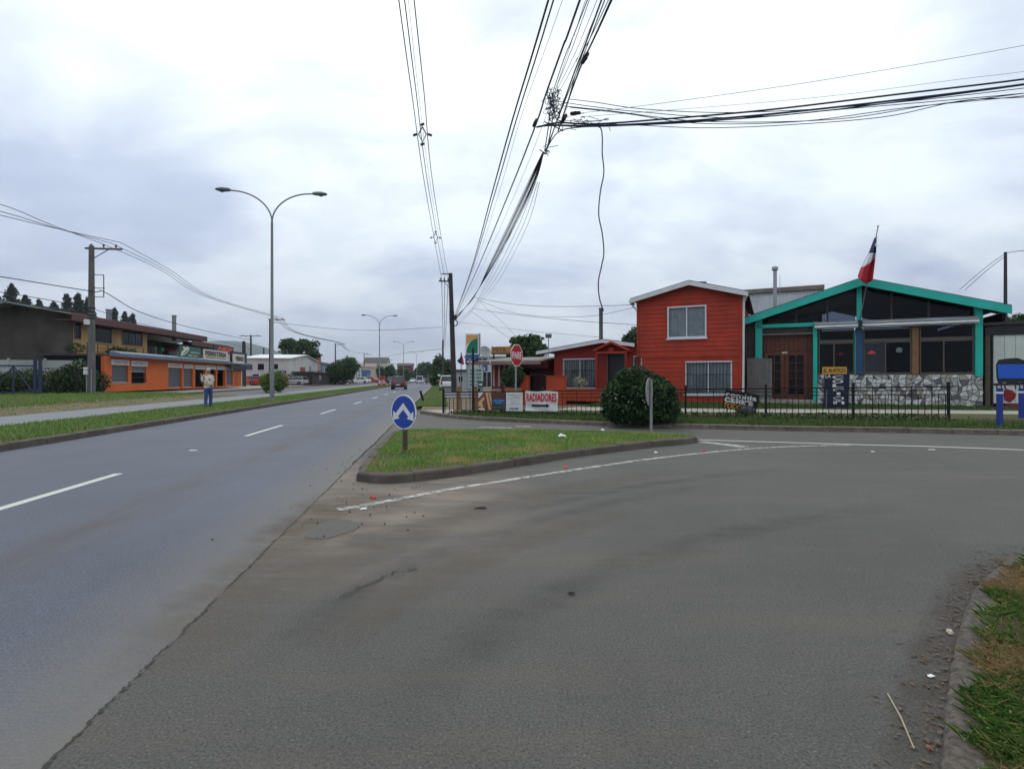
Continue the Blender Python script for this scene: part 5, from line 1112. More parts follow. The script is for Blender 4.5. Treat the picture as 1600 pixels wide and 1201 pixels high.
MB().tube([(0, 0, 0), (0, 0, zt_)], .04, 6).build('pole', 'black_iron', FP); vs = [(.03, 0, zt_ - .1), (.10, .05, zt_ - .5), (.28, -.04, zt_ - 1.0), (.03, 0, zt_ - .9), (-.3, .1, zt_ - .8)]
MB().add([(0, 0, zt_), (.16, .05, zt_ - .5), (.3, -.04, zt_ - 1.1), (.12, .0, zt_ - 1.2), (.0, 0, zt_ - 1.0)], [(0, 1, 2, 3, 4)]).build('cloth_red', 'flag_red', FP, recalc=False); MB().add([(0, 0, zt_ - .1), (-.1, .03, zt_ - .5), (-.4, .0, zt_ - .8), (-.1, .0, zt_ - 1.1), (0, 0, zt_ - 1)], [(0, 1, 2, 3, 4)]).build('cloth_dark', 'flag_blue', FP, recalc=False)
b = P(784, 552, 36); PT = thing('petrol_signboard', 'yellow rooftop signboard with the letters PETR beside the tree', 'sign', (b.x, b.y, 3.2), R(-12)); k = 36 / F; zq = H + (HY - 552.5) * k - 3.2
MB().box(-17 * k, 22 * k, 0, .15, zq, zq + 18 * k * .62).build('board', 'petr_yellow', PT); text('lettering', 'PETR', 'brown_wall', PT, -3 * k, -.01, zq + 6 * k, 22 * k, 6.5 * k, .03); MB().box(-17 * k, 22 * k, -.03, -.004, zq - .06, zq + .05).build('frame', 'rusty_post', PT)
for xx in (-14 * k, 18 * k): MB().box(xx - .05, xx + .05, .16, .26, -3.1, zq + .3).build('leg', 'rusty_post', PT)
b = P(857, 591, 60); FLt = thing('flood_light', 'floodlight on a thin mast behind the low red house', 'lamp', (b.x, b.y, .1), 0); zt_ = P(857, 528, 60).z
MB().tube([(0, 0, 0), (0, 0, zt_)], .06, 6).build('mast', 'steel', FLt); MB().obox((0, 0, zt_ + .15), (.7, .25, .45), Matrix.Rotation(R(25), 3, 'X')).build('lamp_head', 'lamp_steel', FLt)
# ================================================================ LEFT SIDE: SHOP BUILDING
SR = math.atan2(RDY, RDX); S0, T0, Z0 = 42.7, -24.5, .45
o_ = RD(S0, T0, Z0); SH = thing('hardware_store', 'long two storey hardware store with orange ground floor and yellow upper floor', 'shop building', o_, SR)
def sh(px, y=0.0):
    q = (px - CX) / F; t = T0 - y; Y = t / (RDY * q + .1337); return Y * (RDY + RDX * q) - S0
def shz(px, py, y=0.0):
    q = (px - CX) / F; t = T0 - y; Y = t / (RDY * q + .1337); return H + (HY - py) / F * Y - Z0
def srect(p, y=0.0): a, b, c, d = p; m_ = (a + b) / 2; return sh(a, y), sh(b, y), shz(m_, d, y), shz(m_, c, y)
XE = sh(377); HW = shz(300, 565)
ops = [srect(p) for p in ((175, 200, 571, 598), (205.5, 228.5, 573, 598.5), (263, 283, 575, 607), (287, 300.5, 576, 604), (305, 320, 577, 604), (322, 337, 577, 604), (338.5, 351, 577.5, 604), (353, 363.5, 578, 604))]
ops = [o if i < 2 else (o[0], o[1], .12, o[3]) for i, o in enumerate(ops)]
m = MB(); grid_wall(m, 0, XE, 0, HW, 0, .2, ops); m.build('front_wall', 'orange', SH)
m = MB(); m.box(0, .2, .2, 4, 0, HW); m.box(XE - .2, XE, .2, 4, 0, HW); m.box(.2, XE - .2, 1.8, 1.9, 0, HW); m.build('side_wall', 'dark', SH)
MB().box(-.1, XE + .1, .1, 4.2, HW + .003, HW + .15).build('flat_roof', 'roof_dark', SH)
for i, (a, b, c, d) in enumerate(ops):
    if i in (0, 2, 3, 7):
        q = MB(); n = int((d - c) / .16); vs = []; fs = []
        for j in range(n + 1):
            z = c + (d - c) * j / n; vs += [(a, .10, z), (b, .10, z), (a, .13, z + .1 * (d - c) / n), (b, .13, z + .1 * (d - c) / n)]
        for j in range(2 * n): fs.append((2 * j, 2 * j + 1, 2 * j + 3, 2 * j + 2))
        so = q.add(vs[:4 * n + 2], fs).build('roller_shutter', 'shutter', SH); MB().box(a, b, .07, .14, c, c + .08).build('bottom_rail', 'rim', so)
    elif i == 1:
        so = MB().box(a, b, .10, .13, c + (d - c) * .72, d).build('roller_shutter', 'shutter', SH); MB().box(a, b, .07, .15, c + (d - c) * .68, c + (d - c) * .73).build('bottom_rail', 'rim', so)
        for k in range(9): xx = a + (b - a) * (k + .5) / 9; MB().box(xx - .012, xx + .012, .08, .10, c, c + (d - c) * .68).build('bar', 'black', so)
        MB().box(a, b, .05, .07, c + (d - c) * .33, c + (d - c) * .36).build('bar', 'black', so)
    else:
        wr = random.Random(i); sg = MB(); 
        for k in range(5):
            xx = a + (b - a) * wr.uniform(.1, .9); zz = c + wr.uniform(.2, 1.6)
            MB().box(xx - .12, xx + .12, .5 + .1 * k, .6 + .1 * k, zz, zz + wr.uniform(.2, .6)).build('goods', wr.choice(['white_sheet', 'shutter', 'sign_red', 'board_yellow', 'shutter_teal']), SH)
    MB().box(a - .05, b + .05, -.03, .0, c - .06, c - .004).build('threshold', 'concrete', SH) if i < 2 else None
# pale surround trims of the doors, orange pier faces proud of the wall
for px_ in (285, 302.5, 321, 337.6, 352.2): xx = sh(px_); MB().box(xx - .18, xx + .18, -.05, -.004, .0, HW - .02).build('pier', 'orange', SH)
MB().box(XE + .003, XE + .12, -.06, .1, 0, HW - .3).build('corner_strip', 'white', SH)
heads = ['TORNILLO PERNO', 'ACEITE MOTOR', 'HERRAMIENTAS', 'CANDADOS', 'PINTURAS', 'FITTING', 'GRIFERIA', 'LLAVES']
for i, (p, s) in enumerate(zip(((173.5, 201, 562, 570), (204.5, 229.5, 564, 572), (262, 284, 568, 574), (287, 301, 569.5, 575.5), (304.5, 320, 571, 577), (321.5, 336.5, 571.5, 577), (338.5, 351, 572.5, 577.5), (352.5, 363.5, 573.5, 578)), heads)):
    a, b, c, d = srect(p); hs = MB().box(a, b, -.06, -.008, c, d).build('header_sign', 'white_sheet', SH); text('lettering', s, 'text_grey', hs, (a + b) / 2, -.064, (c + d) / 2, (b - a) * .86, (d - c) * .55, .02)
a, b, c, d = srect((366.5, 375, 583, 603))
for k in range(8): zz = d - (d - c) * (k + .5) / 8; MB().box(a, a + (b - a) * random.uniform(.6, 1), -.012, -.004, zz - .06, zz + .05).build('wall_lettering', 'orange_text', SH)
MB().box(sh(366), sh(375.5), -.014, -.004, shz(370, 580), shz(370, 577)).build('wall_lettering', 'orange_text', SH)
for k in range(7): MB().bar((sh(164) + random.uniform(0, .5), -.006, shz(165, 597) + random.uniform(0, .5)), (sh(164) + random.uniform(.1, .7), -.006, shz(165, 597) + random.uniform(0, .6)), .01, .03).build('graffiti', 'white_sheet', SH)
# canopy
ct, cb = shz(250, 556.5, -.75), shz(250, 561.5, -.75)
MB().prism([(-.75, cb), (.0, cb + .05), (.0, ct + .2), (-.75, ct)], 'x', .65, XE + .9).build('canopy', 'blue_grey', SH); MB().prism([(-.78, cb + .02), (-.751, cb - .01), (-.751, ct + .01), (-.78, ct - .02)], 'x', .6, XE + .92).build('canopy_fascia', 'blue_grey', SH)
# upper storey, set back on the flat roof
y2 = 4.0; XL, XM, XR2 = sh(110, y2), sh(230, y2), sh(358, y2 - .4)
zE = shz(112, 490, y2); zE2 = shz(345, 541, y2)
xs1 = sh(322, y2)
w = [srect((147, 174, 509, 536), y2), srect((190, 222, 513, 540), y2), srect((116, 126, 504, 530), y2)]
zf = HW + .16
m = MB(); grid_wall(m, XL, XM, 0, zE, y2, y2 + .2, w); m.build('upper_wall', 'yellow_wall', SH)
for i, r_ in enumerate(w): window(SH, *r_, y2 - .02, (2 if i == 1 else 0), 'wood_grey' if i else 'blue_grey', .06, 'glass_dark', 'curtain' if i == 1 else None, sill=False, back=.25)
for k in range(6): MB().box(w[0][0], w[0][1], y2 + .02, y2 + .06, w[0][2] + (w[0][3] - w[0][2]) * k / 6, w[0][2] + (w[0][3] - w[0][2]) * (k + .75) / 6).build('slat', 'blue_grey', SH)
m = MB(); m.box(XM, xs1 + 6, y2 + 3, y2 + 3.2, 0, zE2); m.box(XM, XM + .2, y2 + .2, y2 + 3, 0, zE); m.build('terrace_wall', 'grey_render', SH)
m = MB(); xa2, xb2 = sh(288, y2), sh(352, y2); ww = [srect((303, 313, 545, 566), y2), srect((326, 336, 545, 566), y2)]; grid_wall(m, xa2, xb2, 0, zE2, y2, y2 + .2, ww); m.build('upper_wall', 'brown_wall', SH)
for r_ in ww: window(SH, *r_, y2 - .02, 1, 'trim_white', .07, 'glass_dark', 'curtain', sill=False, back=.25)
# clutter on the terrace
rr_ = random.Random(3)
for k in range(16):
    xx = XM + .3 + rr_.uniform(0, xa2 - XM - .6); zz = zf; hh = rr_.uniform(.3, 1.5); MB().box(xx, xx + rr_.uniform(.2, .8), y2 - rr_.uniform(0, 1.5), y2 + rr_.uniform(.1, 1.5), zz, zz + hh).build('stored_goods', rr_.choice(['dark', 'wood_grey', 'brown_wall', 'shutter', 'wood_brown', 'burgundy', 'sign_green']), SH)
# roofs
def lean(xa_, xb_, zl_, nm):
    r_ = MB().prism([(y2 - 1.1, zl_ - .05), (y2 + 3.4, zl_ + .75), (y2 + 7.6, zl_ - .2), (y2 + 7.6, zl_ - .1), (y2 + 3.4, zl_ + .87), (y2 - 1.1, zl_ + .07)], 'x', xa_, xb_).build(nm, 'roof_sheet', SH)
    MB().prism([(y2 - 1.16, zl_ - .5), (y2 - 1.103, zl_ - .5), (y2 - 1.103, zl_ + .08), (y2 - 1.16, zl_ + .05)], 'x', xa_ - .05, xb_ + .05).build('fascia', 'roof_brown', r_); MB().box(xa_, xb_, y2 - 1.1, y2 + .1, zl_ - .5, zl_ - .43).build('soffit', 'roof_brown', r_); return r_
zr1 = shz(112, 490, y2 - 1.1); r1 = lean(sh(112, y2 - 1.1), sh(323, y2 - 1.1), zr1, 'roof'); zr2 = shz(340, 541, y2 - 1.1) + .2; r2 = lean(sh(300, y2 - 1.1), sh(358, y2 - 1.1), min(zr2, zr1 - .6), 'roof')
for px_, py_, hh in ((272, 494, 1.6), (170, 485, .7)):
    xx = sh(px_, y2 + 1.5); zz = shz(px_, py_, y2 + 1.5); MB().lathe([(.22, zz - hh - 1.2), (.22, zz), (.27, zz), (.27, zz + .1)], 10, (xx, y2 + 1.5, 0)).build('chimney', 'lamp_steel', SH, True)
# gable wall towards the camera
gz = lambda px, py: H + (HY - py) / F * 40.9 - Z0
xg = sh(112, y2) - .15
MB().prism([(y2 - .2, 0), (y2 - .2, gz(108, 486)), (y2 + 3.5, gz(33, 477)), (y2 + 8.5, gz(0, 492) - .9), (y2 + 8.5, 0)], 'x', xg - .2, xg).build('gable_wall', 'grey_render', SH); MB().prism([(y2 - .35, gz(108, 486) - .02), (y2 + 3.5, gz(33, 477) + .03), (y2 + 8.7, gz(0, 492) - .9), (y2 + 8.7, gz(0, 492) - .78), (y2 + 3.5, gz(33, 477) + .15), (y2 - .35, gz(108, 486) + .1)], 'x', xg - .35, xg + .1).build('verge_trim', 'grey_render', SH)
m = MB(); m.box(XL, XR2, y2 + 7.3, y2 + 7.5, 0, zE2 - .5); m.build('rear_wall', 'grey_render', SH)
# balcony rail and plants
br = MB(); rz_ = HW + .16
for dz in (.3, .62, .95): MB().bar((XL + .3, y2 - 1.0, rz_ + dz), (XM, y2 - 1.0, rz_ + dz), .025, .025).build('rail', 'black_iron', SH)
rp = MB().box(-.02, .02, -.02, .02, 0, 1.0).build('rail_post', 'black_iron', SH); rp.location = (XL + .3, y2 - 1.0, rz_)
for i in range(1, 9): dup(rp, SH, (XL + .3 + (XM - XL - .3) * i / 8, y2 - 1.0, rz_))
MB().box(XL, XM, y2 - 1.2, y2, rz_ - .02, rz_ + .1).build('balcony_slab', 'concrete', SH)
for px_, n_ in ((182, 700), (198, 500), (118, 400)):
    p = o_ + Matrix.Rotation(SR, 3, 'Z') @ Vector((sh(px_, y2 - 1.1), y2 - 1.1, rz_ + .1)); shrub('balcony_plant', {182: 'dark trailing plant on the balcony between two yellow wall windows', 198: 'dark plant on the balcony below the three part window', 118: 'dark plant at the far left corner of the balcony'}[px_], p, (.9, .4, .38), n_, .07, 'leaf_weed', 'plant')
# signs on the canopy (things of their own)
def ssign(name, label, p, mat, y, fr=None):
    a, b, c, d = srect(p, y); L0 = o_ + Matrix.Rotation(SR, 3, 'Z') @ Vector(((a + b) / 2, y, (c + d) / 2)); t = thing(name, label, 'sign', L0, SR); w_, h_ = b - a, d - c
    MB().box(-w_ / 2, w_ / 2, -.06, .06, -h_ / 2, h_ / 2).build('board', mat, t)
    if fr:
        q = MB(); e = .1; q.box(-w_ / 2, w_ / 2, -.085, -.064, h_ / 2 - e, h_ / 2); q.box(-w_ / 2, w_ / 2, -.085, -.064, -h_ / 2, -h_ / 2 + e); q.box(-w_ / 2, -w_ / 2 + e, -.085, -.064, -h_ / 2 + e, h_ / 2 - e); q.box(w_ / 2 - e, w_ / 2, -.085, -.064, -h_ / 2 + e, h_ / 2 - e); q.build('frame', fr, t)
    for xx in (-w_ * .4, w_ * .4): MB().bar((xx, .06, -h_ / 2 + .1), (xx, .9, -h_ / 2 - .3), .05, .05).build('bracket', 'steel', t)
    return t, w_, h_
t, a, b = ssign('green_sign', 'dark green sign with pale leaf emblem over the orange shop', (280, 313, 541.5, 558.5), 'sign_green', -.7)
MB().prism([(-.48 * a, -.34 * b), (-.40 * a, -.4 * b), (-.2 * a, -.15 * b), (-.08 * a, .22 * b), (-.1 * a, .42 * b), (-.18 * a, .5 * b), (-.24 * a, .36 * b), (-.34 * a, .44 * b), (-.38 * a, .3 * b), (-.30 * a, .22 * b), (-.42 * a, -.02 * b), (-.44 * a, -.2 * b)], 'y', -.075, -.065).build('emblem', 'text_pale', t)
MB().prism([(-.42 * a, -.3 * b), (-.24 * a, -.1 * b), (-.14 * a, .2 * b), (-.2 * a, .16 * b), (-.3 * a, -.08 * b)], 'y', -.085, -.076).build('emblem', 'sign_green', t)
text('lettering', 'maderas', 'text_pale', t, .2 * a, -.07, .0 * b, .42 * a, .16 * b, .02); text('lettering', 'del sur', 'text_pale', t, .1 * a, -.07, -.3 * b, .44 * a, .16 * b, .02)
t, a, b = ssign('ferreteria_sign', 'cream framed signboard reading FERRETERIA above the shop canopy', (318, 354.5, 547.5, 562.5), 'sign_cream', -.72, 'white_sheet')
text('lettering', 'FERRETERIA', 'black', t, -.01 * a, -.09, .12 * b, .90 * a, .50 * b, .035); text('lettering', 'MATERIALES DE CONSTRUCCION', 'black', t, 0, -.09, -.3 * b, .88 * a, .13 * b, .02)
t, a, b = ssign('hdj_sign', 'dark rooftop sign with slanted orange red letters HDJ', (333, 364, 540, 552), 'sign_dark', 1.0)
text('lettering', 'HDJ', 'text_orange', t, .06 * a, -.07, .02 * b, .80 * a, .62 * b, .06, .35)
t, a, b = ssign('pernos_sign', 'cream sign reading PERNOS on the dark right end of the shop canopy', (364, 380.5, 553.5, 567.5), 'sign_cream', -.8, 'white_sheet'); text('lettering', 'PERNOS', 'black', t, .08 * a, -.09, .0, .72 * a, .52 * b, .035)
t, a, b = ssign('dark_fascia_sign', 'blank dark board behind the PERNOS sign at the canopy end', (360, 385, 550, 577), 'sign_dark', -.55)
# ---- compound wall, gate, tarps, weeds
def Lp(s, t, z): return RD(s, t, z)
A, B = Lp(41.6, -25.4, .5), Lp(39.6, -40, .5); CW = thing('compound_wall', 'pale concrete panel wall below the dark gable of the hardware store', 'wall', A, math.atan2((B - A).y, (B - A).x)); ln = (B - A).length
for i in range(7):
    for j in range(4): MB().box(i * ln / 7 + .06, (i + 1) * ln / 7 - .06, -.03, .03, j * .56 + .01, j * .56 + .545).build('panel', 'panel_concrete', CW)
    MB().box(i * ln / 7 - .055, i * ln / 7 + .055, -.07, .07, 0, 2.35).build('post', 'panel_concrete', CW)
def tarp(name, label, px0, px1, py0, py1, Y, mat):
    a, b = P(px0, py1, Y), P(px1, py1, Y); t = thing(name, label, 'tarpaulin', a, math.atan2((b - a).y, (b - a).x)); w_ = (b - a).length; h_ = (py1 - py0) / F * Y; vs, fs = [], []; n = 18
    for i in range(n + 1):
        u = i / n; top = h_ * (1 - .25 * (2 * u - 1) ** 4 + .06 * math.sin(u * 14)); f = .12 * math.sin(u * 17) + .06 * math.sin(u * 31)
        vs += [(u * w_, -.4 + f, 0), (u * w_, -.35 + f, top * .6), (u * w_, -.1, top), (u * w_, .5, top * .9), (u * w_, .6, 0)]
        if i: k = 5 * i; fs += [(k - 5 + j, k + j, k + j + 1, k - 4 + j) for j in range(4)]
    MB().add(vs, fs).build('sheet', mat, t, True); MB().tube([(0, .15, h_ * .55), (w_, .15, h_ * .55)], .03, 6).build('pole', 'black_iron', t); return t
tarp('blue_tarp', 'crumpled dark blue tarpaulin heaped behind the concrete wall', 62, 114, 547, 566, 41.3, 'tarp_blue'); tarp('white_tarp', 'small pale tarpaulin heap at the right end of the concrete wall', 113, 137, 553, 566, 40.9, 'tarp_white')
g0 = P(59, 614, 33); gd = math.atan2(-(RDX), RDY) ; GA = thing('yard_gate', 'dark blue tubular steel gate with diagonal braces in front of the weeds', 'gate', (g0.x, g0.y, .5), R(180 + 8)); hg = P(59, 560, 33).z - .5
for xx, h_ in ((0, hg), (.28, hg - .1)): MB().box(-xx - .07 + .14, -xx + .07 + .14, -.07, .07, 0, h_).build('post', 'gate_blue', GA)
zt_ = P(30, 571.5, 33).z - .5; MB().box(.25, 4.6, -.04, .04, zt_ - .05, zt_ + .05).build('top_rail', 'gate_blue', GA); MB().box(.25, 4.6, -.03, .03, .05, .11).build('bottom_rail', 'gate_blue', GA)
mx = 1.35; MB().bar((mx, 0, zt_), (.3, 0, .1), .05, .06).build('brace', 'gate_blue', GA); MB().bar((mx, 0, zt_), (2.4, 0, .1), .05, .06).build('brace', 'gate_blue', GA); MB().box(mx - .04, mx + .04, -.03, .03, .1, zt_).build('upright', 'gate_blue', GA); MB().box(2.4, 2.5, -.03, .03, .1, zt_).build('upright', 'gate_blue', GA)
WF = thing('wire_fence', 'thin post and wire fence between the blue gate and the utility pole', 'fence', (g0.x, g0.y, .5), 0); p1 = P(140, 600, 35.2) - g0
MB().bar((0.2, 0, 1.55), (p1.x, p1.y, 1.5), .03, .03).build('top_wire', 'black_iron', WF)
for k in (.38, .75): MB().box(p1.x * k - .03, p1.x * k + .03, p1.y * k - .03, p1.y * k + .03, 0, 1.55).build('post', 'black_iron', WF)
for i, (px_, Y, rx, rz_, n_, lab, mt) in enumerate(((12, 36, 1.6, .75, 1500, 'rank green weeds behind the left part of the blue gate', 'leaf_weed'), (38, 35.6, 1.3, .85, 1500, 'tall green weeds behind the braces of the blue gate', 'leaf_weed'), (78, 36, 1.2, .8, 1200, 'reddish green brambles right of the blue gate post', 'leaf_weed'), (100, 36.4, 1.1, .85, 1200, 'dense dark brambles midway between gate and utility pole', 'leaf_weed'), (122, 36.8, 1.1, 1.15, 1800, 'tall dark bush left of the utility pole', 'leaf_bush'), (150, 38.4, .8, .8, 900, 'dark bush between the utility pole and the orange wall', 'leaf_bush'), (-20, 35.5, 1.5, .8, 900, 'weeds at the left picture edge behind the gate', 'leaf_weed'))):
    b = P(px_, 591, Y); shrub('yard_weeds', lab, (b.x, b.y, .42), (rx, .9, rz_), n_, .085, mt, 'bush', None, 'weeds in the yard')
# ================================================================ UTILITY POLES
def upole(label, b, top, r0, mat, arm=None, cat='utility pole', box=False, lean=0.0, arms=3, group=None):
    t = thing('utility_pole', label, cat, b, 0, group); h_ = top - b.z; L_ = lambda z: lean * (1 - z / h_)
    MB().tube([(L_(0), 0, -.1), (L_(h_ * .5), 0, h_ * .5), (0, 0, h_)], [r0, r0 * .85, r0 * .68], 10).build('pole', mat, t, True)
    if arm:
        x0_, x1_, dz = arm; d = Vector((RDY, .1337, 0)); a_, c_ = d * x0_, d * x1_
        ca = MB().bar(a_ + Vector((0, 0, h_ - dz)), c_ + Vector((0, 0, h_ - dz)), .10, .12).build('crossarm', mat, t)
        far = c_ if abs(x1_) > abs(x0_) else a_
        MB().bar(far * .55 + Vector((0, 0, h_ - dz - .05)), Vector((0, 0, h_ - dz - .75)), .04, .04).build('brace', 'black_iron', ca)
        for i in range(arms):
            p = a_.lerp(c_, (i + .5) / arms) + Vector((0, 0, h_ - dz + .06)); MB().lathe([(.03, 0), (.03, .08), (.09, .10), (.05, .16), (.08, .2), (.03, .26)], 8, p).build('insulator', 'ceramic', ca)
    return t
b1 = P(143, 614, 35.9); top1 = P(146, 384, 35.9).z
PL = upole('tall concrete utility pole with meter boxes at the left end of the orange shop', b1, top1, .23, 'pole_concrete', (-.4, 1.9, .18))
MB().box(-.30, -.06, -.32, -.18, 1.25, 1.75).build('meter_box', 'white_sheet', PL); MB().box(-.25, .05, -.35, -.2, 4.6, 4.95).build('junction_box', 'white_sheet', PL)
MB().tube([(-.12, -.26, 0), (-.12, -.26, 1.25)], .035, 6).build('conduit', 'steel', PL); MB().tube([(.16, -.22, 0), (.16, -.22, 1.6)], .035, 6).build('conduit', 'steel', PL)
for z in (5.0, 5.2, 5.45, 5.7): MB().lathe([(.23, z), (.23, z + .07)], 10).build('band', 'black_iron', PL)
fr_ = MB(); fr_.bar((.1, 0, 6.5), (.75, .1, 6.5), .04, .04); fr_.bar((.75, .1, 6.5), (.75, .1, 8.0), .04, .04); fr_.bar((.1, 0, 8.0), (.75, .1, 8.0), .04, .04); fr_.bar((.1, 0, 7.1), (.85, .1, 7.1), .04, .04); fr_.build('bracket_frame', 'black_iron', PL)
def pole_at(label, px, pyt, z, arm=None, r0=.2, mat='wood_pole', base=.3):
    p = W(px, pyt, z); return upole(label, Vector((p.x, p.y, base)), z, r0, mat, arm), p
pole_at('utility pole with crossarm hidden behind the first street lamp', 422, 498, 10.4, (-.3, 2.2, .1)); pole_at('utility pole rising from the round tree left of the main road', 524, 537, 10.4, (-.3, 2.6, .1)); pole_at('utility pole above the white parked car by the far left shops', 569, 553, 10.4, (-.3, 2.8, .1))
pole_at('dark pole with twin crossarms beside the right end of the orange shop', 392, 524, 10, (-2.2, 2.0, .1), .24); pole_at('thick bare pole touching the right end of the shop canopy', 381, 533, 6.8, None, .34, 'pole_dark'); pole_at('bare slim pole before the pale house', 412, 543, 8, None, .22)
pole_at('far utility pole behind the trees left of the second street lamp', 605.5, 562, 10, (-2, 2, .1)); pole_at('farthest utility pole with crossarm above the distant rooftops', 621.5, 568, 10, (-2.4, 2.4, .1))
# right hand pole
bR = P(708, 591, 50); bR.z = .1; topR = P(703, 427, 50).z; 
PR = upole('tall dark utility pole with bracket arm beside the white parked car', Vector((bR.x - .25, bR.y, .1)), topR, .27, 'pole_dark', (-1.1, -.05, .75), lean=.35)
MB().bar((-.85, 0, topR - .16), (-.05, 0, topR - .16), .08, .08).build('top_arm', 'pole_dark', PR)
for z in (6.6, 6.9, 7.2, 7.5): MB().lathe([(.25, z), (.25, z + .1)], 10, (.12, 0, 0)).build('band', 'black_iron', PR)
cl_ = MB(); cl_.tube([(.45 + .22 * math.cos(a * .5), -.1, 6.55 + .28 * math.sin(a * .5)) for a in range(14)], .05, 6); cl_.build('cable_coil', 'cable', PR); MB().box(.25, .6, -.12, .12, 6.9, 7.3).build('splice_box', 'black', PR)
bS = P(692, 591, 92); upole('far utility pole above the trees right of the road', Vector((bS.x, bS.y, .1)), P(691.5, 531, 92).z, .2, 'wood_pole', None)
bq = P(1571, 591, 36); QP = upole('thin dark utility pole behind the right end of the restaurant', Vector((bq.x, bq.y, .1)), P(1571, 394, 36).z, .13, 'pole_dark', None)
# stay wire prop beside right pole
# ================================================================ CABLES
def cable(pts, r, label, group=None, mat='cable', n=6, nm='overhead_cable'):
    o = MB().tube(crom(pts, 6), r, 5).build(nm, mat, None, True, recalc=False); return tag(o, label, 'cable', group)
def Wl(l): return [W(*p) for p in l]
def back(pts, Ye):
    a, b = pts[-2], pts[-1]; d = (b - a); k = (Ye - b.y) / d.y; return pts + [b + d * k * Vector((1, 1, 1)).x + Vector((0, 0, .25))]
g = 'three power lines over the right kerb'; 
for lab, (x0_, x1_, xm_) in zip(['%s of three thin high power lines slanting up left of the utility pole' % w_ for w_ in ('left hand', 'middle', 'right hand')], ((690, 623, 665.5), (695, 632, 670.5), (700.5, 647, 678))):
    cable(back(Wl([(x0_, 436, 10.75), (xm_, 300, 10.35), ((xm_ + x1_) / 2 - (1 if x1_ < 640 else 0), 145, 10.35), (x1_, 0, 10.55)]), 2), .016, lab, g)
    cable([W(x0_, 436, 10.75), P(692 + (x0_ - 690) * .3, 530, 92), P(690, 560, 160)], .03, lab.replace('thin high power lines slanting up left of', 'power lines running on beyond'), 'power lines beyond the pole')
cable(back(Wl([(697, 434, 10.8), (674, 300, 10.4), (654, 145, 10.4), (638, 0, 10.6)]), 2), .006, 'hair thin wire between the high power lines')
for (px_, py_, z, lab_) in ((660, 210, 10.3, 'diamond shaped spacer clamp on the high power lines, the larger nearer one'), (680.5, 371, 10.5, 'diamond shaped spacer clamp on the high power lines, the smaller farther one')):
    c = W(px_, py_, z); t = thing('cable_spacer', lab_, 'spacer', c, 0); q = MB(); a = .14
    q.tube([(0, 0, a * 2), (a, 0, 0), (0, 0, -a * 2), (-a, 0, 0), (0, 0, a * 2)], .022, 6); q.build('ring', 'cable', t)
    for (x, z_) in ((-.27, -.02), (.27, -.02), (0, .36), (0, -.36)): MB().obox((x, 0, z_), (.15, .05, .07), Matrix.Rotation(R(20 if x > 0 else -20), 3, 'Y')).build('clamp', 'cable', t)
A_ = (711, 491)
def tele(l, r, label, group=None, mat='cable', be=True):
    pts = Wl(l); return cable(back(pts, 1.0) if be else pts, r, label, group, mat)
gl_ = 'low voltage cables above the pavement'
tele([(711, 492, 7.4), (735, 425, 7.0), (768, 305, 6.9), (800, 190, 7.0), (857, 0, 7.3)], .018, 'leftmost thick cable of the pair slanting up to the top edge', gl_)
tele([(712, 493, 7.4), (738, 420, 7.0), (773, 303, 6.9), (806, 190, 7.0), (865, 0, 7.3)], .014, 'right hand cable of the pair slanting up to the top edge', gl_)
tele([(713, 494, 7.3), (741, 420, 6.9), (780, 300, 6.8), (815, 180, 6.9), (879, 0, 7.2)], .004, 'hair thin wire right of the thick cable pair')
tele([(713, 493, 7.2), (746, 420, 6.8), (796, 300, 6.7), (838, 193, 6.8), (852, 150, 6.8), (880, 72, 6.9), (906, 0, 7.0)], .018, 'thickest dark cable running through the tangle to the top edge', None, 'cable_blue')
tele([(714, 496, 7.0), (752, 420, 6.6), (806, 300, 6.5), (850, 190, 6.6), (895, 60, 6.8), (915, 0, 6.9)], .004, 'hair thin wire right of the thickest cable')
# telecom bundle up to the knot
gb = 'telecom strands below the knot'
for k in range(7):
    j = (k - 3); tele([(713, 493 + k, 6.8), (738, 467 - j * .5, 6.5), (771 + j * 1.0, 408 + j * .6, 6.15), (821 + j * 1.7, 307 + j * .8, 5.9), (849 + j * .3, 238, 5.85)], .007 + .004 * (k % 3), 'one dark strand of the telecom bundle rising from the pole to the knot', gb, be=False)
for k in range(4): tele([(716, 500 + 3 * k, 6.5), (740 - k * 2, 478 + 4 * k, 6.2), (766 + 2 * k, 430 + 6 * k, 5.95), (800 + 6 * k, 360 + 2 * k, 5.8), (834 + 3 * k, 285, 5.8)], .006, 'thin slack wire sagging below the telecom bundle', 'slack wires below the bundle', be=False)
# strands from knot up
gu = 'strands fanning from the tangle to the top edge'
for (a_, b_, c_, r_) in (((862, 150), (884, 85), (918, 0), .007), ((863, 152), (888, 90), (921, 0), .005), ((858, 165), (893, 95), (933, 0), .004), ((855, 232), (895, 120), (940, 0), .012), ((852, 236), (890, 140), (945, 0), .008), ((878, 190), (910, 85), (951, 0), .006), ((872, 205), (905, 110), (955, 0), .013), ((884, 170), (912, 95), (957, 0), .005), ((870, 150), (900, 95), (928, 30), .004)):
    tele([(*a_, 5.95), (*b_, 6.05), (*c_, 6.2)], r_, 'one of the thin cables fanning from the tangle to the top edge', gu)
# verticals in the triangle
for (a_, b_) in (((861, 158), (851, 236)), ((866, 165), (855, 232)), ((850, 190), (880, 205))): tele([(*a_, 6.05), ((a_[0] + b_[0]) / 2 + 1, (a_[1] + b_[1]) / 2, 5.95), (*b_, 5.85)], .010, 'short dark cable inside the tangled triangle', 'short cables in the tangle', be=False)
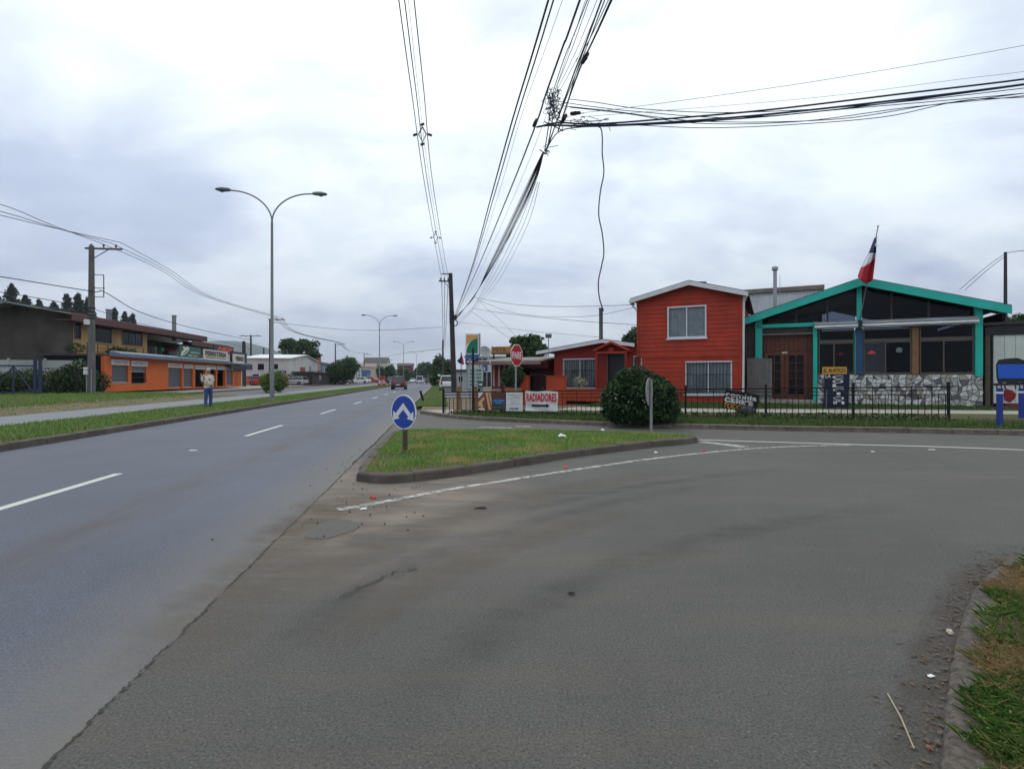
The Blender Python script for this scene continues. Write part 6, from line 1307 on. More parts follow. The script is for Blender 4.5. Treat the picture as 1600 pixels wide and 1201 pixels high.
# to the right
gr = 'cables crossing to the right picture edge'
def right(l, r, label, mat='cable'):
    pts = [P(px_, py_, 9.4 - .7 * (px_ - 860) / 740) for px_, py_ in l]; d = pts[-1] - pts[-2]; cable(pts + [pts[-1] + d * .8 + Vector((0, 0, .05))], r, label, gr, mat)
right([(850, 196), (875, 192), (930, 194), (1030, 187), (1200, 172), (1400, 148), (1600, 124)], .016, 'upper thick cable crossing the side street to the right edge'); right([(838, 199), (862, 196), (930, 197), (1050, 191), (1200, 179), (1400, 157), (1600, 132)], .018, 'lower thick cable crossing the side street to the right edge', 'cable_blue')
right([(853, 235), (872, 207), (905, 199), (960, 197), (1100, 190), (1300, 172), (1600, 133)], .010, 'cable curving from the knot to the right edge')
for l, lab_ in (([(888, 155), (930, 160), (1010, 171), (1150, 176), (1350, 165), (1600, 138)], 'slack cable leaving the top of the tangle to the right'), ([(868, 158), (920, 166), (1000, 175), (1150, 184), (1350, 168), (1600, 146)], 'second slack cable from the tangle to the right'), ([(880, 166), (950, 173), (1100, 190), (1300, 187), (1450, 165), (1600, 146)], 'lower slack cable sagging to the right'), ([(890, 168), (980, 178), (1090, 193), (1250, 190), (1420, 168), (1600, 150)], 'lowest grey cable sagging to the right'), ([(930, 193), (1000, 196), (1100, 200), (1220, 196), (1380, 183), (1500, 158), (1600, 152)], 'bottom cable with the deepest sag above the side street')): right(l, .007, lab_)
right([(895, 178), (960, 171), (1060, 158), (1250, 131), (1450, 98), (1600, 71)], .004, 'single thin wire climbing above the cable bundle to the right edge'); right([(905, 183), (1100, 168), (1300, 150), (1500, 124), (1600, 112)], .003, 'faint wire just above the cable bundle')
# tangle
tp = []; rt = random.Random(11); q = MB()
for k in range(46):
    c = P(863 + rt.gauss(0, 4.5), 163 + rt.gauss(0, 11), 9.1 + rt.uniform(-.1, .1)); pts = [c]
    for j in range(5): pts.append(pts[-1] + Vector((rt.gauss(.012, .045), rt.gauss(0, .05), rt.gauss(-.01, .05))))
    q.tube(crom(pts, 3), rt.choice([.004, .005, .007]), 4)
for k in range(16):
    c = P(rt.uniform(870, 925), 190 + rt.gauss(0, 4), 9.3); pts = [c]
    for j in range(4): pts.append(pts[-1] + Vector((rt.gauss(.05, .07), rt.gauss(0, .03), rt.gauss(0, .035))))
    q.tube(crom(pts, 3), .005, 4)
for k in range(10):
    c = P(851 + rt.gauss(0, 3), 236 + rt.gauss(0, 3), 10.0); q.tube(crom([c, c + Vector((rt.gauss(.03, .04), 0, rt.gauss(0, .03))), c + Vector((rt.gauss(.06, .06), 0, rt.gauss(0, .05)))], 3), .007, 4)
tag(q.build('cable_tangle', 'cable_blue', None, True, recalc=False), 'tangled knot of wire ends where the cables meet above the street', 'cable tangle', None, 'stuff')
for (px_, py_, lab_, ang), cw_ in zip(((881, 186, 'black splice case on the cables right of the tangle, upright one', 60), (899, 177, 'small black splice case lying level right of the tangle', 5), (836, 192, 'black clamp on the thickest cable left of the tangle', 65), (914, 91, 'small black splice on the strands above the tangle', 60)), (5.95, 6.13, 6.8, 6.05)):
    c = W(px_, py_, cw_); t = thing('splice_case', lab_, 'splice case', c, 0); d = Vector((math.cos(R(ang)), 0, math.sin(R(ang)))) * .075; MB().tube([-d * 1.3, -d, d, d * 1.3], [.012, .032, .032, .012], 8).build('case', 'black', t, True); MB().tube([-d * .15, d * .15], .038, 8).build('band', 'cable', t)
hd = [P(x, y, 9.35) for x, y in ((925, 196), (938, 200), (941, 215), (941, 240), (943.5, 270), (938, 300), (935.5, 335), (941, 365), (943.5, 395), (940, 415), (935, 440), (936.5, 465), (943, 486))]
cable(hd, .011, 'loose cable end dangling straight down over the street', None, 'cable', nm='hanging_cable')
# service drops to houses
def drop(l, r, lab_, g=None): cable([P(*p) for p in l], r, lab_, g)
drop([(740, 464, 34), (800, 475, 30), (880, 479, 27.5), (996, 476, 26.2)], .012, 'service cable from the bundle to the eave of the two storey red house'); drop([(745, 468, 34), (800, 488, 31), (860, 495, 29), (930, 493, 27.5), (1000, 478, 26.4)], .010, 'slack service cable looping to the red house corner'); drop([(738, 482, 36), (800, 491, 32), (900, 501, 28), (1004, 508, 26.4)], .012, 'service cable meeting the red house wall at half height')
drop([(735, 485, 38), (770, 510, 32), (802, 532, 28.6)], .010, 'thin drop wire to the roof of the dark red house'); drop([(750, 472, 36), (785, 503, 32), (808, 527, 28.6)], .008, 'second thin drop wire to the dark red house'); drop([(716, 503, 50), (800, 514, 40), (870, 521, 33), (940, 527, 28.5)], .010, 'low thin wire passing behind the stove pipe')
drop([(1571, 396, 36), (1540, 418, 38), (1500, 452, 41)], .018, 'wire from the thin pole down behind the restaurant roof', 'wires at the thin pole'); drop([(1571, 400, 36), (1540, 424, 38), (1508, 453, 41)], .018, 'wire from the thin pole down behind the restaurant roof', 'wires at the thin pole'); drop([(1571, 396, 36), (1585, 393, 33), (1620, 390, 28)], .02, 'thick wire from the thin pole to the right picture edge')
# left lines
gL = 'power lines on the left side'
POS3 = ('left hand', 'middle', 'right hand')
for i, (y0_, xc_, y1_, x2_) in enumerate(((319, 158, 380, 427), (330, 174, 380, 431), (336, 189, 379, 437))):
    p1_ = P(xc_, y1_, 35.9 + .15 * i); p2_ = P(x2_, 495, 80)
    cable([P(-150, y0_ - 38, 27), P(0, y0_, 30), P(xc_ * .5, y0_ + (y1_ - y0_) * .52, 33), p1_], .02, '%s of three power lines from the left edge to the concrete pole' % POS3[i], gL)
    cable([p1_, P(250 + 9 * i, 421 + i, 47), P(320 + 7 * i, 463 + i, 60), p2_], .02, '%s of three power lines over the orange shop' % POS3[i], gL)
    cable([p2_, P(462 + 3 * i, 520, 100), P(527 + 3 * i, 535, 136)], .035, '%s of three power lines beyond the first street lamp' % POS3[i], 'far left power lines'); cable([P(527 + 3 * i, 535, 136), P(548, 549, 165), P(572 + 2 * i, 552, 195)], .04, '%s of three power lines above the round tree' % POS3[i], 'far left power lines')
drop([(-60, 424, 30), (0, 432, 32), (143, 455, 35.7), (163, 456, 35.9), (220, 488, 44), (300, 512, 56), (395, 532, 76)], .03, 'thick cable sloping over the roof of the orange shop'); drop([(-60, 446, 30), (0, 456, 32), (95, 472, 34.5), (141, 484, 35.7)], .022, 'lower cable from the left edge to the concrete pole'); drop([(150, 484, 35.9), (230, 508, 48), (320, 527, 62), (392, 545, 90)], .02, 'thin cable along the roof edge of the orange shop'); drop([(0, 470, 33), (60, 482, 34), (141, 488, 35.7)], .015, 'lowest thin cable left of the concrete pole')
drop([(420, 503, 80), (560, 516, 90), (690, 511, 80)], .03, 'thin cable crossing high over the main road'); drop([(570, 563, 190), (630, 552, 150), (690, 545, 92)], .04, 'far cable crossing the main road toward the right pole')
# ================================================================ STREET LAMPS
def lamp(label, b, ht):
    t = thing('street_lamp', label, 'street lamp', b, math.atan2(.1337, RDY), 'double arm street lamps on the verge'); k = ht / 12.85
    MB().tube([(0, 0, -.1), (0, 0, 2.4 * k), (0, 0, 2.45 * k), (0, 0, 10.9 * k)], [.13 * k, .125 * k, .10 * k, .07 * k], 12).build('pole', 'lamp_steel', t, True)
    MB().lathe([(.2, -.05), (.2, .03), (.14, .05)], 10).build('base', 'concrete', t)
    for sgn, nm in ((-1, 0), (1, 1)):
        pts = [(0, 0, 10.8)] + [(sgn * 2.35 * (1 - math.cos(R(a))), 0, 10.9 + 1.85 * math.sin(R(a))) for a in range(8, 91, 8)] + [(sgn * 2.45, 0, 12.76)]
        MB().tube([Vector(p) * k for p in pts], .045 * k, 8).build('arm', 'lamp_steel', t, True)
        h = MB(); q = []
        for (x, w_, zt, zb) in ((2.38, .05, .05, -.05), (2.5, .12, .10, -.08), (2.9, .19, .12, -.10), (3.15, .18, .08, -.06), (3.27, .10, .03, -.02)):
            q.append([Vector((sgn * x, y * w_, 12.77 + z)) * k for y, z in ((-1, (zt + zb) / 2), (-.6, zt), (.6, zt), (1, (zt + zb) / 2), (.6, zb), (-.6, zb))])
        hd_ = h.loft(q).build('lamp_head', 'blue_grey' if sgn < 0 else 'lamp_steel', t, True); MB().lathe([(.12 * k, 12.69 * k), (.09 * k, 12.63 * k), (.03, 12.61 * k)], 10, (sgn * 2.9 * k, 0, 0)).build('lens', 'glass_dark', hd_)
    return t
b = G(425, 624, .15); lamp('tall double arm street lamp nearest the camera behind the round bush', b, 12.85)
for (px_, py_, lab) in ((593, 492, 'second double arm street lamp by the red roadside stand'), (630.5, 533, 'third double arm street lamp above the distant cars'), (651, 549, 'farthest double arm street lamp at the end of the road')):
    p = W(px_, py_, 13.0); lamp(lab, Vector((p.x, p.y, .15)), 12.85)
# ================================================================ THE MAN
mb_ = P(325.5, 636, 24.2); mb_.z = .15; MAN = thing('person', 'grey haired person in cream patterned shirt and jeans standing on the grass verge', 'person', mb_, R(-38))
MAN.scale = (1, .88, 1)
# local: facing +x, left = +y
def skin(name, verts, edges, radii, mat, parent, sub=2):
    me = bpy.data.meshes.new(name); me.from_pydata(verts, edges, []); o = link(bpy.data.objects.new(name, me)); o.modifiers.new('k', 'SKIN'); sk = me.skin_vertices[0].data
    for i, r in enumerate(radii): sk[i].radius = (r, r) if not isinstance(r, tuple) else r; sk[i].use_root = (i == 0)
    s = o.modifiers.new('s', 'SUBSURF'); s.levels = s.render_levels = sub
    dg = bpy.context.evaluated_depsgraph_get(); m2 = bpy.data.meshes.new_from_object(o.evaluated_get(dg)); o.modifiers.clear(); o.data = m2; m2.materials.clear(); m2.materials.append(MAT[mat]); o.parent = parent
    m2.polygons.foreach_set('use_smooth', [True] * len(m2.polygons)); return o
V = [(0, 0, .93), (.0, 0, 1.12), (-.01, 0, 1.32), (-.01, 0, 1.45), (.0, 0, 1.52), (.02, 0, 1.60), (.025, 0, 1.69)]; E = [(i, i + 1) for i in range(6)]; RR = [.14, .15, .15, .10, .058, .085, .075]
def limb(start, pts, rs):
    k = start
    for p, r in zip(pts, rs): V.append(p); RR.append(r); E.append((k, len(V) - 1)); k = len(V) - 1
    return k
for s in (1, -1):
    limb(0, [(0, s * .10, .88), (.01, s * .115, .50), (-.02, s * .125, .09), (.10, s * .135, .045)], [.09, .062, .045, .035])
    hnd = limb(3, [(-.02, s * .19, 1.43), (-.05, s * .245, 1.15), (.16, s * .15, 1.02), (.21, s * .09, 1.01)], [.06, .045, .034, .034])
    for f, (dy, dz, L_) in enumerate(((.0, .025, .07), (-.01, .008, .08), (-.01, -.012, .078), (-.005, -.03, .062))): limb(hnd, [(.245, s * (.06 + dy), 1.01 + dz), (.25, s * (.06 + dy) - s * L_ * .7, 1.0 + dz)], [.010, .008])
    limb(hnd, [(.215, s * .07, 1.05), (.22, s * .03, 1.065)], [.011, .009])
body = skin('body', V, E, RR, 'skin', MAN, 2)
MB().lathe([(.001, .012), (.012, .004), (.014, -.012), (.004, -.02)], 8, (.105, 0, 1.615)).build('nose', 'skin', MAN, True)
for s in (1, -1): MB().lathe([(.001, .01), (.014, .006), (.014, -.006), (.001, -.01)], 8, (.085, s * .03, 1.648), 'x').build('eye', 'dark', MAN); MB().lathe([(.005, -.03), (.02, 0), (.005, .03)], 8, (.015, s * .088, 1.63)).build('ear', 'skin', MAN)
MB().box(.094, .1, -.024, .024, 1.572, 1.578).build('mouth', 'sign_dark', MAN)
hr = MB(); hr.lathe([(.090, 1.655), (.096, 1.685), (.088, 1.73), (.055, 1.765), (.004, 1.778)], 16, (-.008, 0, 0)); hr.lathe([(.05, 1.575), (.078, 1.60), (.086, 1.65), (.07, 1.69)], 14, (-.028, 0, 0)); h_ = hr.build('hair', 'hair_grey', MAN, True)
def ell(z, cx, rx, ry, n=16): return [(cx + rx * math.cos(2 * math.pi * i / n), ry * math.sin(2 * math.pi * i / n), z) for i in range(n)]
m_, t_, o2_ = nodes('shirt_pattern'); q_ = NT(t_); ps_ = q_.n('ShaderNodeNewGeometry').outputs['Position']; c_ = q_.mix(q_.ramp(q_.noise(ps_, 8, 3, .5), [(.52, 0.0), (.60, .85)]), (.56, .50, .42), (.16, .09, .075)); t_.links.new(q_.bsdf(c_, .9).outputs[0], o2_.inputs[0]); MAT['shirt_pattern'] = m_
sh_ = MB().loft([ell(.86, .02, .185, .205), ell(.98, .045, .21, .215), ell(1.10, .05, .215, .21), ell(1.25, .02, .18, .215), ell(1.38, -.01, .14, .225), ell(1.46, -.015, .10, .15), ell(1.50, -.005, .075, .08)]).build('shirt', 'shirt_pattern', MAN, True)
for s in (1, -1): MB().tube([(-.02, s * .17, 1.43), (-.03, s * .225, 1.33), (-.05, s * .25, 1.17)], [.085, .082, .08], 12).build('sleeve', 'shirt_pattern', sh_, True)
MB().tube([(.03, -.05, 1.46), (.0, .0, 1.49)], .03, 8).build('collar', 'shirt_pattern', sh_)
jn = MB().loft([ell(.76, .0, .145, .19), ell(.86, .01, .165, .195), ell(.95, .015, .17, .195)]).build('jeans', 'jeans', MAN, True)
for s in (1, -1):
    MB().tube([(0, s * .095, .86), (.01, s * .105, .66), (.015, s * .115, .48), (-.01, s * .12, .25), (-.015, s * .125, .06)], [.115, .10, .082, .078, .085], 12).build('trouser_leg', 'jeans', jn, True)
    MB().loft([[(x, s * .13 + w_ * .055 * a, z) for a, z in ((-1, .0), (-1, .04), (-.5, h2), (.5, h2), (1, .04), (1, .0))] for x, w_, h2 in ((-.09, .7, .08), (-.03, .9, .10), (.08, 1, .075), (.16, .8, .05))]).build('shoe', 'shoe', MAN, True)
# ================================================================ CARS
def car(name, label, loc, rz, paint, kind='hatch', group=None):
    t = thing(name, label, 'car', loc, rz, group); van = kind == 'van'; suv = kind == 'suv'; L_, wd = (4.6, .92) if not van else (5.2, .98); zr = 1.48 if kind in ('hatch', 'sedan') else (1.72 if suv else 2.1); bl = .92 if not suv else 1.05; gc = .2 if not suv else .28
    st_ = [(-L_ / 2, .86, gc + .15, bl - .12), (-L_ / 2 + .12, .95, gc, bl), (-1.2, 1, gc - .02, bl + .02), (0, 1, gc - .02, bl), (1.1, 1, gc - .02, bl - .03), (L_ / 2 - .5, .96, gc, bl - .12), (L_ / 2 - .1, .88, gc + .05, bl - .25), (L_ / 2, .74, gc + .12, bl - .4)]
    rg = [[(x, -w_ * wd * .97, zb), (x, -w_ * wd, (zb + zt) / 2), (x, -w_ * wd * .95, zt - .04), (x, -w_ * wd * .86, zt), (x, w_ * wd * .86, zt), (x, w_ * wd * .95, zt - .04), (x, w_ * wd, (zb + zt) / 2), (x, w_ * wd * .97, zb)] for x, w_, zb, zt in st_]
    MB().loft(rg).build('body', paint, t, True)
    xr = -L_ / 2 + (.12 if kind in ('hatch', 'suv', 'van') else .75); xf = 1.0 if not van else 1.7; xt0 = xr + (.35 if not van else .1); xt1 = .2 if not van else 1.2
    g = [(xr, .86, bl - .01), (xt0, .74, zr - .06), (xt1, .74, zr - .03), (xf, .84, bl - .03)]
    gv = MB(); vs = [(xr, -wd * .86, bl - .02), (xr, wd * .86, bl - .02), (xf, wd * .84, bl - .05), (xf, -wd * .84, bl - .05), (xt0, -wd * .72, zr - .05), (xt0, wd * .72, zr - .05), (xt1, wd * .72, zr - .04), (xt1, -wd * .72, zr - .04)]
    gv.add(vs, [(0, 1, 5, 4), (1, 2, 6, 5), (2, 3, 7, 6), (3, 0, 4, 7), (4, 5, 6, 7)]).build('windows', 'car_glass', t)
    MB().loft([[(x, -w_ * wd, z - .05), (x, -w_ * wd * .92, z + .015), (x, w_ * wd * .92, z + .015), (x, w_ * wd, z - .05)] for x, w_, z in ((xt0 - .06, .75, zr - .05), (xt0 + .3, .76, zr - .01), (xt1 - .3, .76, zr), (xt1 + .05, .75, zr - .04))]).build('roof', paint, t, True)
    for s in (1, -1):
        for (a_, b_) in (((xr, .87, bl - .02), (xt0, .73, zr - .05)), ((xf, .85, bl - .05), (xt1, .73, zr - .04)), ((-.25, .875, bl - .02), (-.3, .735, zr - .04))): MB().bar((a_[0], s * a_[1] * wd, a_[2]), (b_[0], s * b_[1] * wd, b_[2]), .05, .09).build('pillar', paint, t)
        MB().obox((-L_ / 2 + .03, s * wd * .74, bl - .18), (.08, .22, .26 if not suv else .34), Matrix.Identity(3)).build('tail_light', 'tail_red', t); MB().obox((L_ / 2 - .1, s * wd * .62, bl - .36), (.2, .3, .14), Matrix.Identity(3)).build('headlight', 'white', t); MB().obox((xf - .1, s * (wd + .06), bl + .05), (.12, .16, .12), Matrix.Identity(3)).build('mirror', paint, t)
        for x in (-L_ / 2 + .85, L_ / 2 - .85):
            wl_ = MB().lathe([(.20, -.11), (.31, -.11), (.33, -.06), (.33, .06), (.31, .11), (.2, .11)], 18, (x, s * (wd - .1), .33), 'y').build('wheel', 'tyre', t, True); MB().lathe([(.2, .02 * s), (.2, .09 * s), (.06, .115 * s)], 12, (x, s * (wd - .1), .33), 'y').build('rim', 'rim', wl_)
    MB().box(-L_ / 2 - .03, -L_ / 2 + .1, -.26, .26, gc + .30, gc + .42).build('number_plate', 'plate', t); MB().box(-L_ / 2 - .02, -L_ / 2 + .3, -wd * .8, wd * .8, gc + .02, gc + .18).build('bumper', 'black', t); return t
FW = SR
def onroad(px, Y, t): q = (px - CX) / F; return P(px, 600, Y)
def cr(name, lab, px, Y, rz, paint, kind, z=0.0, g=None): p = P(px, 600, Y); return car(name, lab, (p.x, p.y, z), rz, paint, kind, g)
cr('car', 'dark maroon hatchback driving away in the left lane', 624, 70, FW, 'car_maroon', 'suv'); cr('van', 'white van far ahead on the main road', 656, 148, FW, 'car_white', 'van'); cr('car', 'dark car far ahead in the right lane', 670.5, 142, FW, 'car_dark', 'suv')
cr('car', 'white car beyond the far white van', 645, 190, FW + math.pi, 'car_white', 'hatch'); cr('car', 'small white car at the end of the road, right of the dark car', 680, 215, FW, 'car_white', 'hatch'); cr('car', 'small silver car between the far van and dark car', 662, 230, FW, 'car_silver', 'hatch')
cr('car', 'white estate car parked beside the utility pole at the right kerb', 699, 62, FW, 'car_white', 'suv', .06)
cr('car', 'silver car parked beside the dark brown shed', 459, 88, R(170), 'car_silver', 'hatch', .3); cr('car', 'white off-road car parked under the round tree', 537, 112, FW + R(30), 'car_white', 'suv', .3); cr('car', 'white saloon parked in front of the far shops', 563, 122, R(172), 'car_white', 'sedan', .3)
cr('car', 'red car parked behind the white saloon', 580, 140, R(10), 'car_red', 'hatch', .3); cr('car', 'bright red car parked before the pale house', 411, 84, R(12), 'car_red', 'hatch', .35); cr('car', 'red car nearest the shop end', 395.5, 86, R(95), 'car_red', 'hatch', .35); cr('car', 'dark blue car in front of the maroon hatchback', 612, 118, FW, 'car_blue', 'hatch', .3); cr('car', 'dark car in the shade under the round tree', 518, 108, R(160), 'car_dark', 'hatch', .3)
# ================================================================ FAR BUILDINGS
WH = house('pale_house', 'pale two storey timber house with white metal roof behind the round bush', RD(92, -24.7, .35), SR, 20, 7.5, 4.35, .95, 'house_white', 'white_roof', [(6.5, 10, .9, 3.2), (13, 14.5, 2.2, 3.4)], 'house', 'y')
# its flank towards the camera carries windows too
for (t_, z0_, z1_) in ((-29.2, 2.4, 3.6), (-27.0, 2.5, 3.6), (-31.0, 2.4, 3.5), (-30, .6, 1.9)):
    y = -24.7 - t_; o = MB().box(-.06, -.004, y - .6, y + .6, z0_, z1_).build('window', 'trim_white', WH); MB().box(-.09, -.062, y - .5, y + .5, z0_ + .1, z1_ - .1).build('pane', 'car_glass', o)
MB().box(6.5, 10, -.9, -.004, .75, .9).build('balcony', 'shed_brown', WH); MB().box(6.6, 9.9, -.08, -.035, .95, 3.1).build('balcony_door', 'brick_red', WH)
sb = house('brown_shed', 'low dark brown shed with black roof in front of the pale house', RD(92.5, -21.2, .35), SR, 17, 3, 2.0, 0, 'shed_brown', 'roof_dark', [(5, 6.4, .9, 1.6)], 'shed')
gb_ = house('white_garage', 'small white painted garage at the right end of the dark brown shed', RD(110.2, -21.0, .35), SR, 8, 3, 2.0, 0, 'house_white', 'roof_dark', [(2, 4, .7, 1.5)], 'garage')
house('brick_block', 'red brick tower block corner rising behind the brown shed', RD(121, -27, .35), SR, 5, 5, 6.2, 0, 'brick_red', 'brick_red', [(.8, 2, 3, 4.4), (3, 4.2, 3, 4.4)], 'building'); house('blue_white_building', 'blue and white building right of the red brick block', RD(126.5, -27, .35), SR, 10, 6, 4.6, 0, 'house_blue', 'steel', [(1, 3, 2.6, 3.8), (4.5, 6.5, 2.6, 3.8), (7.5, 9.2, .4, 2)], 'building')
house('white_shop', 'white far shop with pale roof behind the parked saloon', RD(150, -24, .35), SR, 18, 8, 4.6, .9, 'house_white', 'white_roof', [(2, 5, .4, 2.6), (7, 9.5, .6, 2.4), (12, 15, .4, 2.6)], 'shop', 'y'); house('blue_awning_shop', 'blue fronted far shop beside the red stand', RD(172, -23, .35), SR, 10, 7, 3.8, 0, 'house_blue', 'white_roof', [(1.5, 4, .5, 2.4), (6, 8.5, .5, 2.4)], 'shop')
house('gabled_far_house', 'pale gabled house on the skyline right of the second street lamp', RD(245, -24, .35), SR, 14, 10, 8.2, 2.4, 'house_white', 'roof_dark', [(2, 4, 3, 5), (6, 8, 3, 5), (10, 12, 3, 5)], 'house', 'y'); house('far_red_house', 'dark red far building at the end of the road', RD(330, -17, .2), SR, 16, 9, 9, 1.6, 'burgundy', 'roof_dark', [(2, 5, 2, 5), (8, 11, 2, 5)], 'building', 'y'); house('far_cream_house', 'cream far house between the distant trees', RD(200, -24, .35), SR, 14, 8, 5.2, 1.5, 'house_cream', 'roof_rust', [(2, 4, 1, 2.4), (7, 9, 1, 2.4)], 'house', 'y')
# red roadside stand
b = P(596.5, 605, 84); KS = thing('red_stand', 'bright red and white advertising stand on the median grass', 'stand', (b.x, b.y, .15), R(5)); k = 84 / F
for i, (x0_, x1_) in enumerate(((-5.8 * k, -.8 * k), (.3 * k, 5.4 * k))):
    pn = MB().box(x0_, x1_, .4 * i, .4 * i + .08, .2, 14 * k).build('panel', 'car_red', KS); MB().box(x0_ + .1, x1_ - .1, .4 * i - .01, .4 * i - .003, .5, .9).build('print', 'white_sheet', pn); MB().box(x0_ + .1, x1_ - .25, .4 * i - .01, .4 * i - .003, 1.0, 1.1).build('print', 'white_sheet', pn)
    for xx in (x0_ + .05, x1_ - .05): MB().box(xx - .03, xx + .03, .4 * i + .085, .4 * i + .14, -.1, 14 * k).build('leg', 'black_iron', KS)
MB().box(-3.5 * k, 4.6 * k, .1, .16, 14.2 * k, 16.5 * k).build('top_board', 'car_red', KS)
# signs in the far left: black boards by the bush; orange figure board
b = P(444, 591, 78); t = thing('roadside_board', 'pair of small black boards with white lettering right of the round bush', 'sign', (b.x, b.y, .3), R(10)); k = 78 / F
for x0_, x1_, y0_, y1_ in ((-6, 3, 579, 583.5), (-4, 8, 584.5, 588)): MB().box(x0_ * k, x1_ * k, 0, .1, H + (591 - y1_) * k - .3, H + (591 - y0_) * k - .3).build('board', 'black', t); text('lettering', 'VENTA', 'white', t, (x0_ + x1_) / 2 * k, -.01, H + (591 - (y0_ + y1_) / 2) * k - .3, (x1_ - x0_) * k * .7, 1.6 * k, .02)
MB().box(-.05, .05, .11, .2, -.3, H + 10 * k - .3).build('post', 'steel', t)
b = P(447, 591, 76); t = thing('orange_board', 'small orange and white standing board by the silver car', 'sign board', (b.x, b.y, .3), R(8)); MB().prism([(-.35, 0), (.35, 0), (.22, 1.5), (-.22, 1.5)], 'y', 0, .1).build('board', 'text_orange', t); MB().box(-.3, .1, -.01, -.003, .1, .55).build('print', 'white', t)
b = P(689, 591, 62); t = thing('street_name_sign', 'small green and white street name sign before the right hand trees', 'road sign', (b.x, b.y, .1), R(10)); k = 62 / F
MB().box(-5 * k, -1 * k, 0, .05, H + 2 * k, H + 5 * k).build('plate', 'white', t); MB().box(0, 6 * k, 0, .05, H + .5 * k, H + 4.5 * k).build('plate', 'sign_green', t); MB().tube([(0, .06, 0), (0, .06, H + 5 * k)], .04, 6).build('post', 'steel', t)
# ================================================================ TREES
def tree(name, label, loc, h, rx, cz0, cz1, n, size, mat, clumps=14, seed=0, cat='tree', group=None, spread=.55):
    t = thing(name, label, cat, loc, 0, group); r = random.Random(seed); C = []; tr = MB(); cm = (cz0 + cz1) / 2; rz_ = (cz1 - cz0) / 2
    tr.tube([(0, 0, -.2), (.05 * h * r.uniform(-.3, .3), 0, cz0 * .6), (0, 0, cm)], [.028 * h, .022 * h, .012 * h], 8)
    for k in range(clumps):
        a = r.uniform(0, 6.28); zz = r.uniform(-.9, .95); rr = math.sqrt(max(.05, 1 - zz * zz)) * r.uniform(.45, .95); c = Vector((rx * rr * math.cos(a), rx * rr * math.sin(a), cm + rz_ * zz * .8)); s = spread * r.uniform(.55, 1.0)
        C.append(shell(int(n / clumps), c, (rx * s, rx * s, rz_ * s), .2, -1, .25)); tr.tube([(0, 0, cz0 * .7 + .3 * (cm - cz0) * r.random()), c * .5 + Vector((0, 0, cm * .4)), c], [.012 * h, .008 * h, .003 * h], 5)
    tr.build('trunk', 'bark', t, True); leaves('crown', np.concatenate(C), size, mat, t, .2, .6); return t
def tr(name, lab, px, Y, pyt, pyb, wpx, n, size, mat, seed, base=.2, clumps=14, group='street trees', spread=.55):
    b = P(px, 591, Y); zt = P(px, pyt, Y).z - base; zb = P(px, pyb, Y).z - base; return tree(name, lab, (b.x, b.y, base), zt, wpx / 2 / F * Y, max(.3, zb), zt, n, size, mat, clumps, seed, 'tree', group, spread)
tr('spreading_tree', 'spiky spreading green tree behind the pale house roof', 467, 116, 527, 568, 62, 5200, .30, 'leaf_tree', 1, clumps=26, spread=.38)
tr('round_tree', 'round dark green tree before the blue and white building', 537, 106, 558, 594, 40, 5000, .26, 'leaf_tree', 2, clumps=22); tr('round_tree', 'small dark tree left of the round tree beside the shed', 519, 104, 570, 600, 20, 2000, .24, 'leaf_tree', 3)
tr('street_tree', 'dark tree behind the red roadside stand', 604, 170, 570, 600, 28, 3000, .36, 'leaf_tree', 4); tr('street_tree', 'smaller tree in front of the far gabled house', 629, 200, 576, 600, 24, 2500, .4, 'leaf_tree', 5); tr('street_tree', 'dark tree at the left of the distant junction', 588, 240, 578, 600, 18, 1600, .45, 'leaf_tree', 6)
tr('avenue_tree', 'pale green broad tree at the right of the road end', 667, 190, 567, 602, 32, 5000, .42, 'leaf_tree_pale', 7, clumps=20); tr('avenue_tree', 'pale green tree closing the end of the road', 655, 260, 574, 600, 22, 2600, .5, 'leaf_tree_pale', 8)
tr('roadside_tree', 'darker green tree left of the right hand utility pole', 690, 96, 556, 596, 34, 6000, .23, 'leaf_tree', 9, clumps=22); tr('roadside_tree', 'low shrubby tree behind the parked white car', 684, 84, 582, 606, 26, 3000, .2, 'leaf_tree', 10, clumps=14)
tr('garden_tree', 'leafy green tree behind the dark red house and PETR sign', 822, 42, 527, 565, 62, 6500, .14, 'leaf_tree', 11, clumps=24, group='garden trees'); tr('garden_tree', 'tree top showing between low red house and two storey house', 994, 46, 516, 560, 46, 4000, .15, 'leaf_tree', 12, clumps=16, group='garden trees'); tr('garden_tree', 'small tree top above the side shelter at the right edge', 1578, 40, 491, 530, 40, 2500, .13, 'leaf_tree', 13, clumps=12, group='garden trees')
b = P(427, 612, 47); shrub('round_bush', 'round yellow green clipped bush behind the first street lamp', (b.x, b.y, .2), (1.25, 1.2, .95), 3500, .09, 'leaf_yellow')
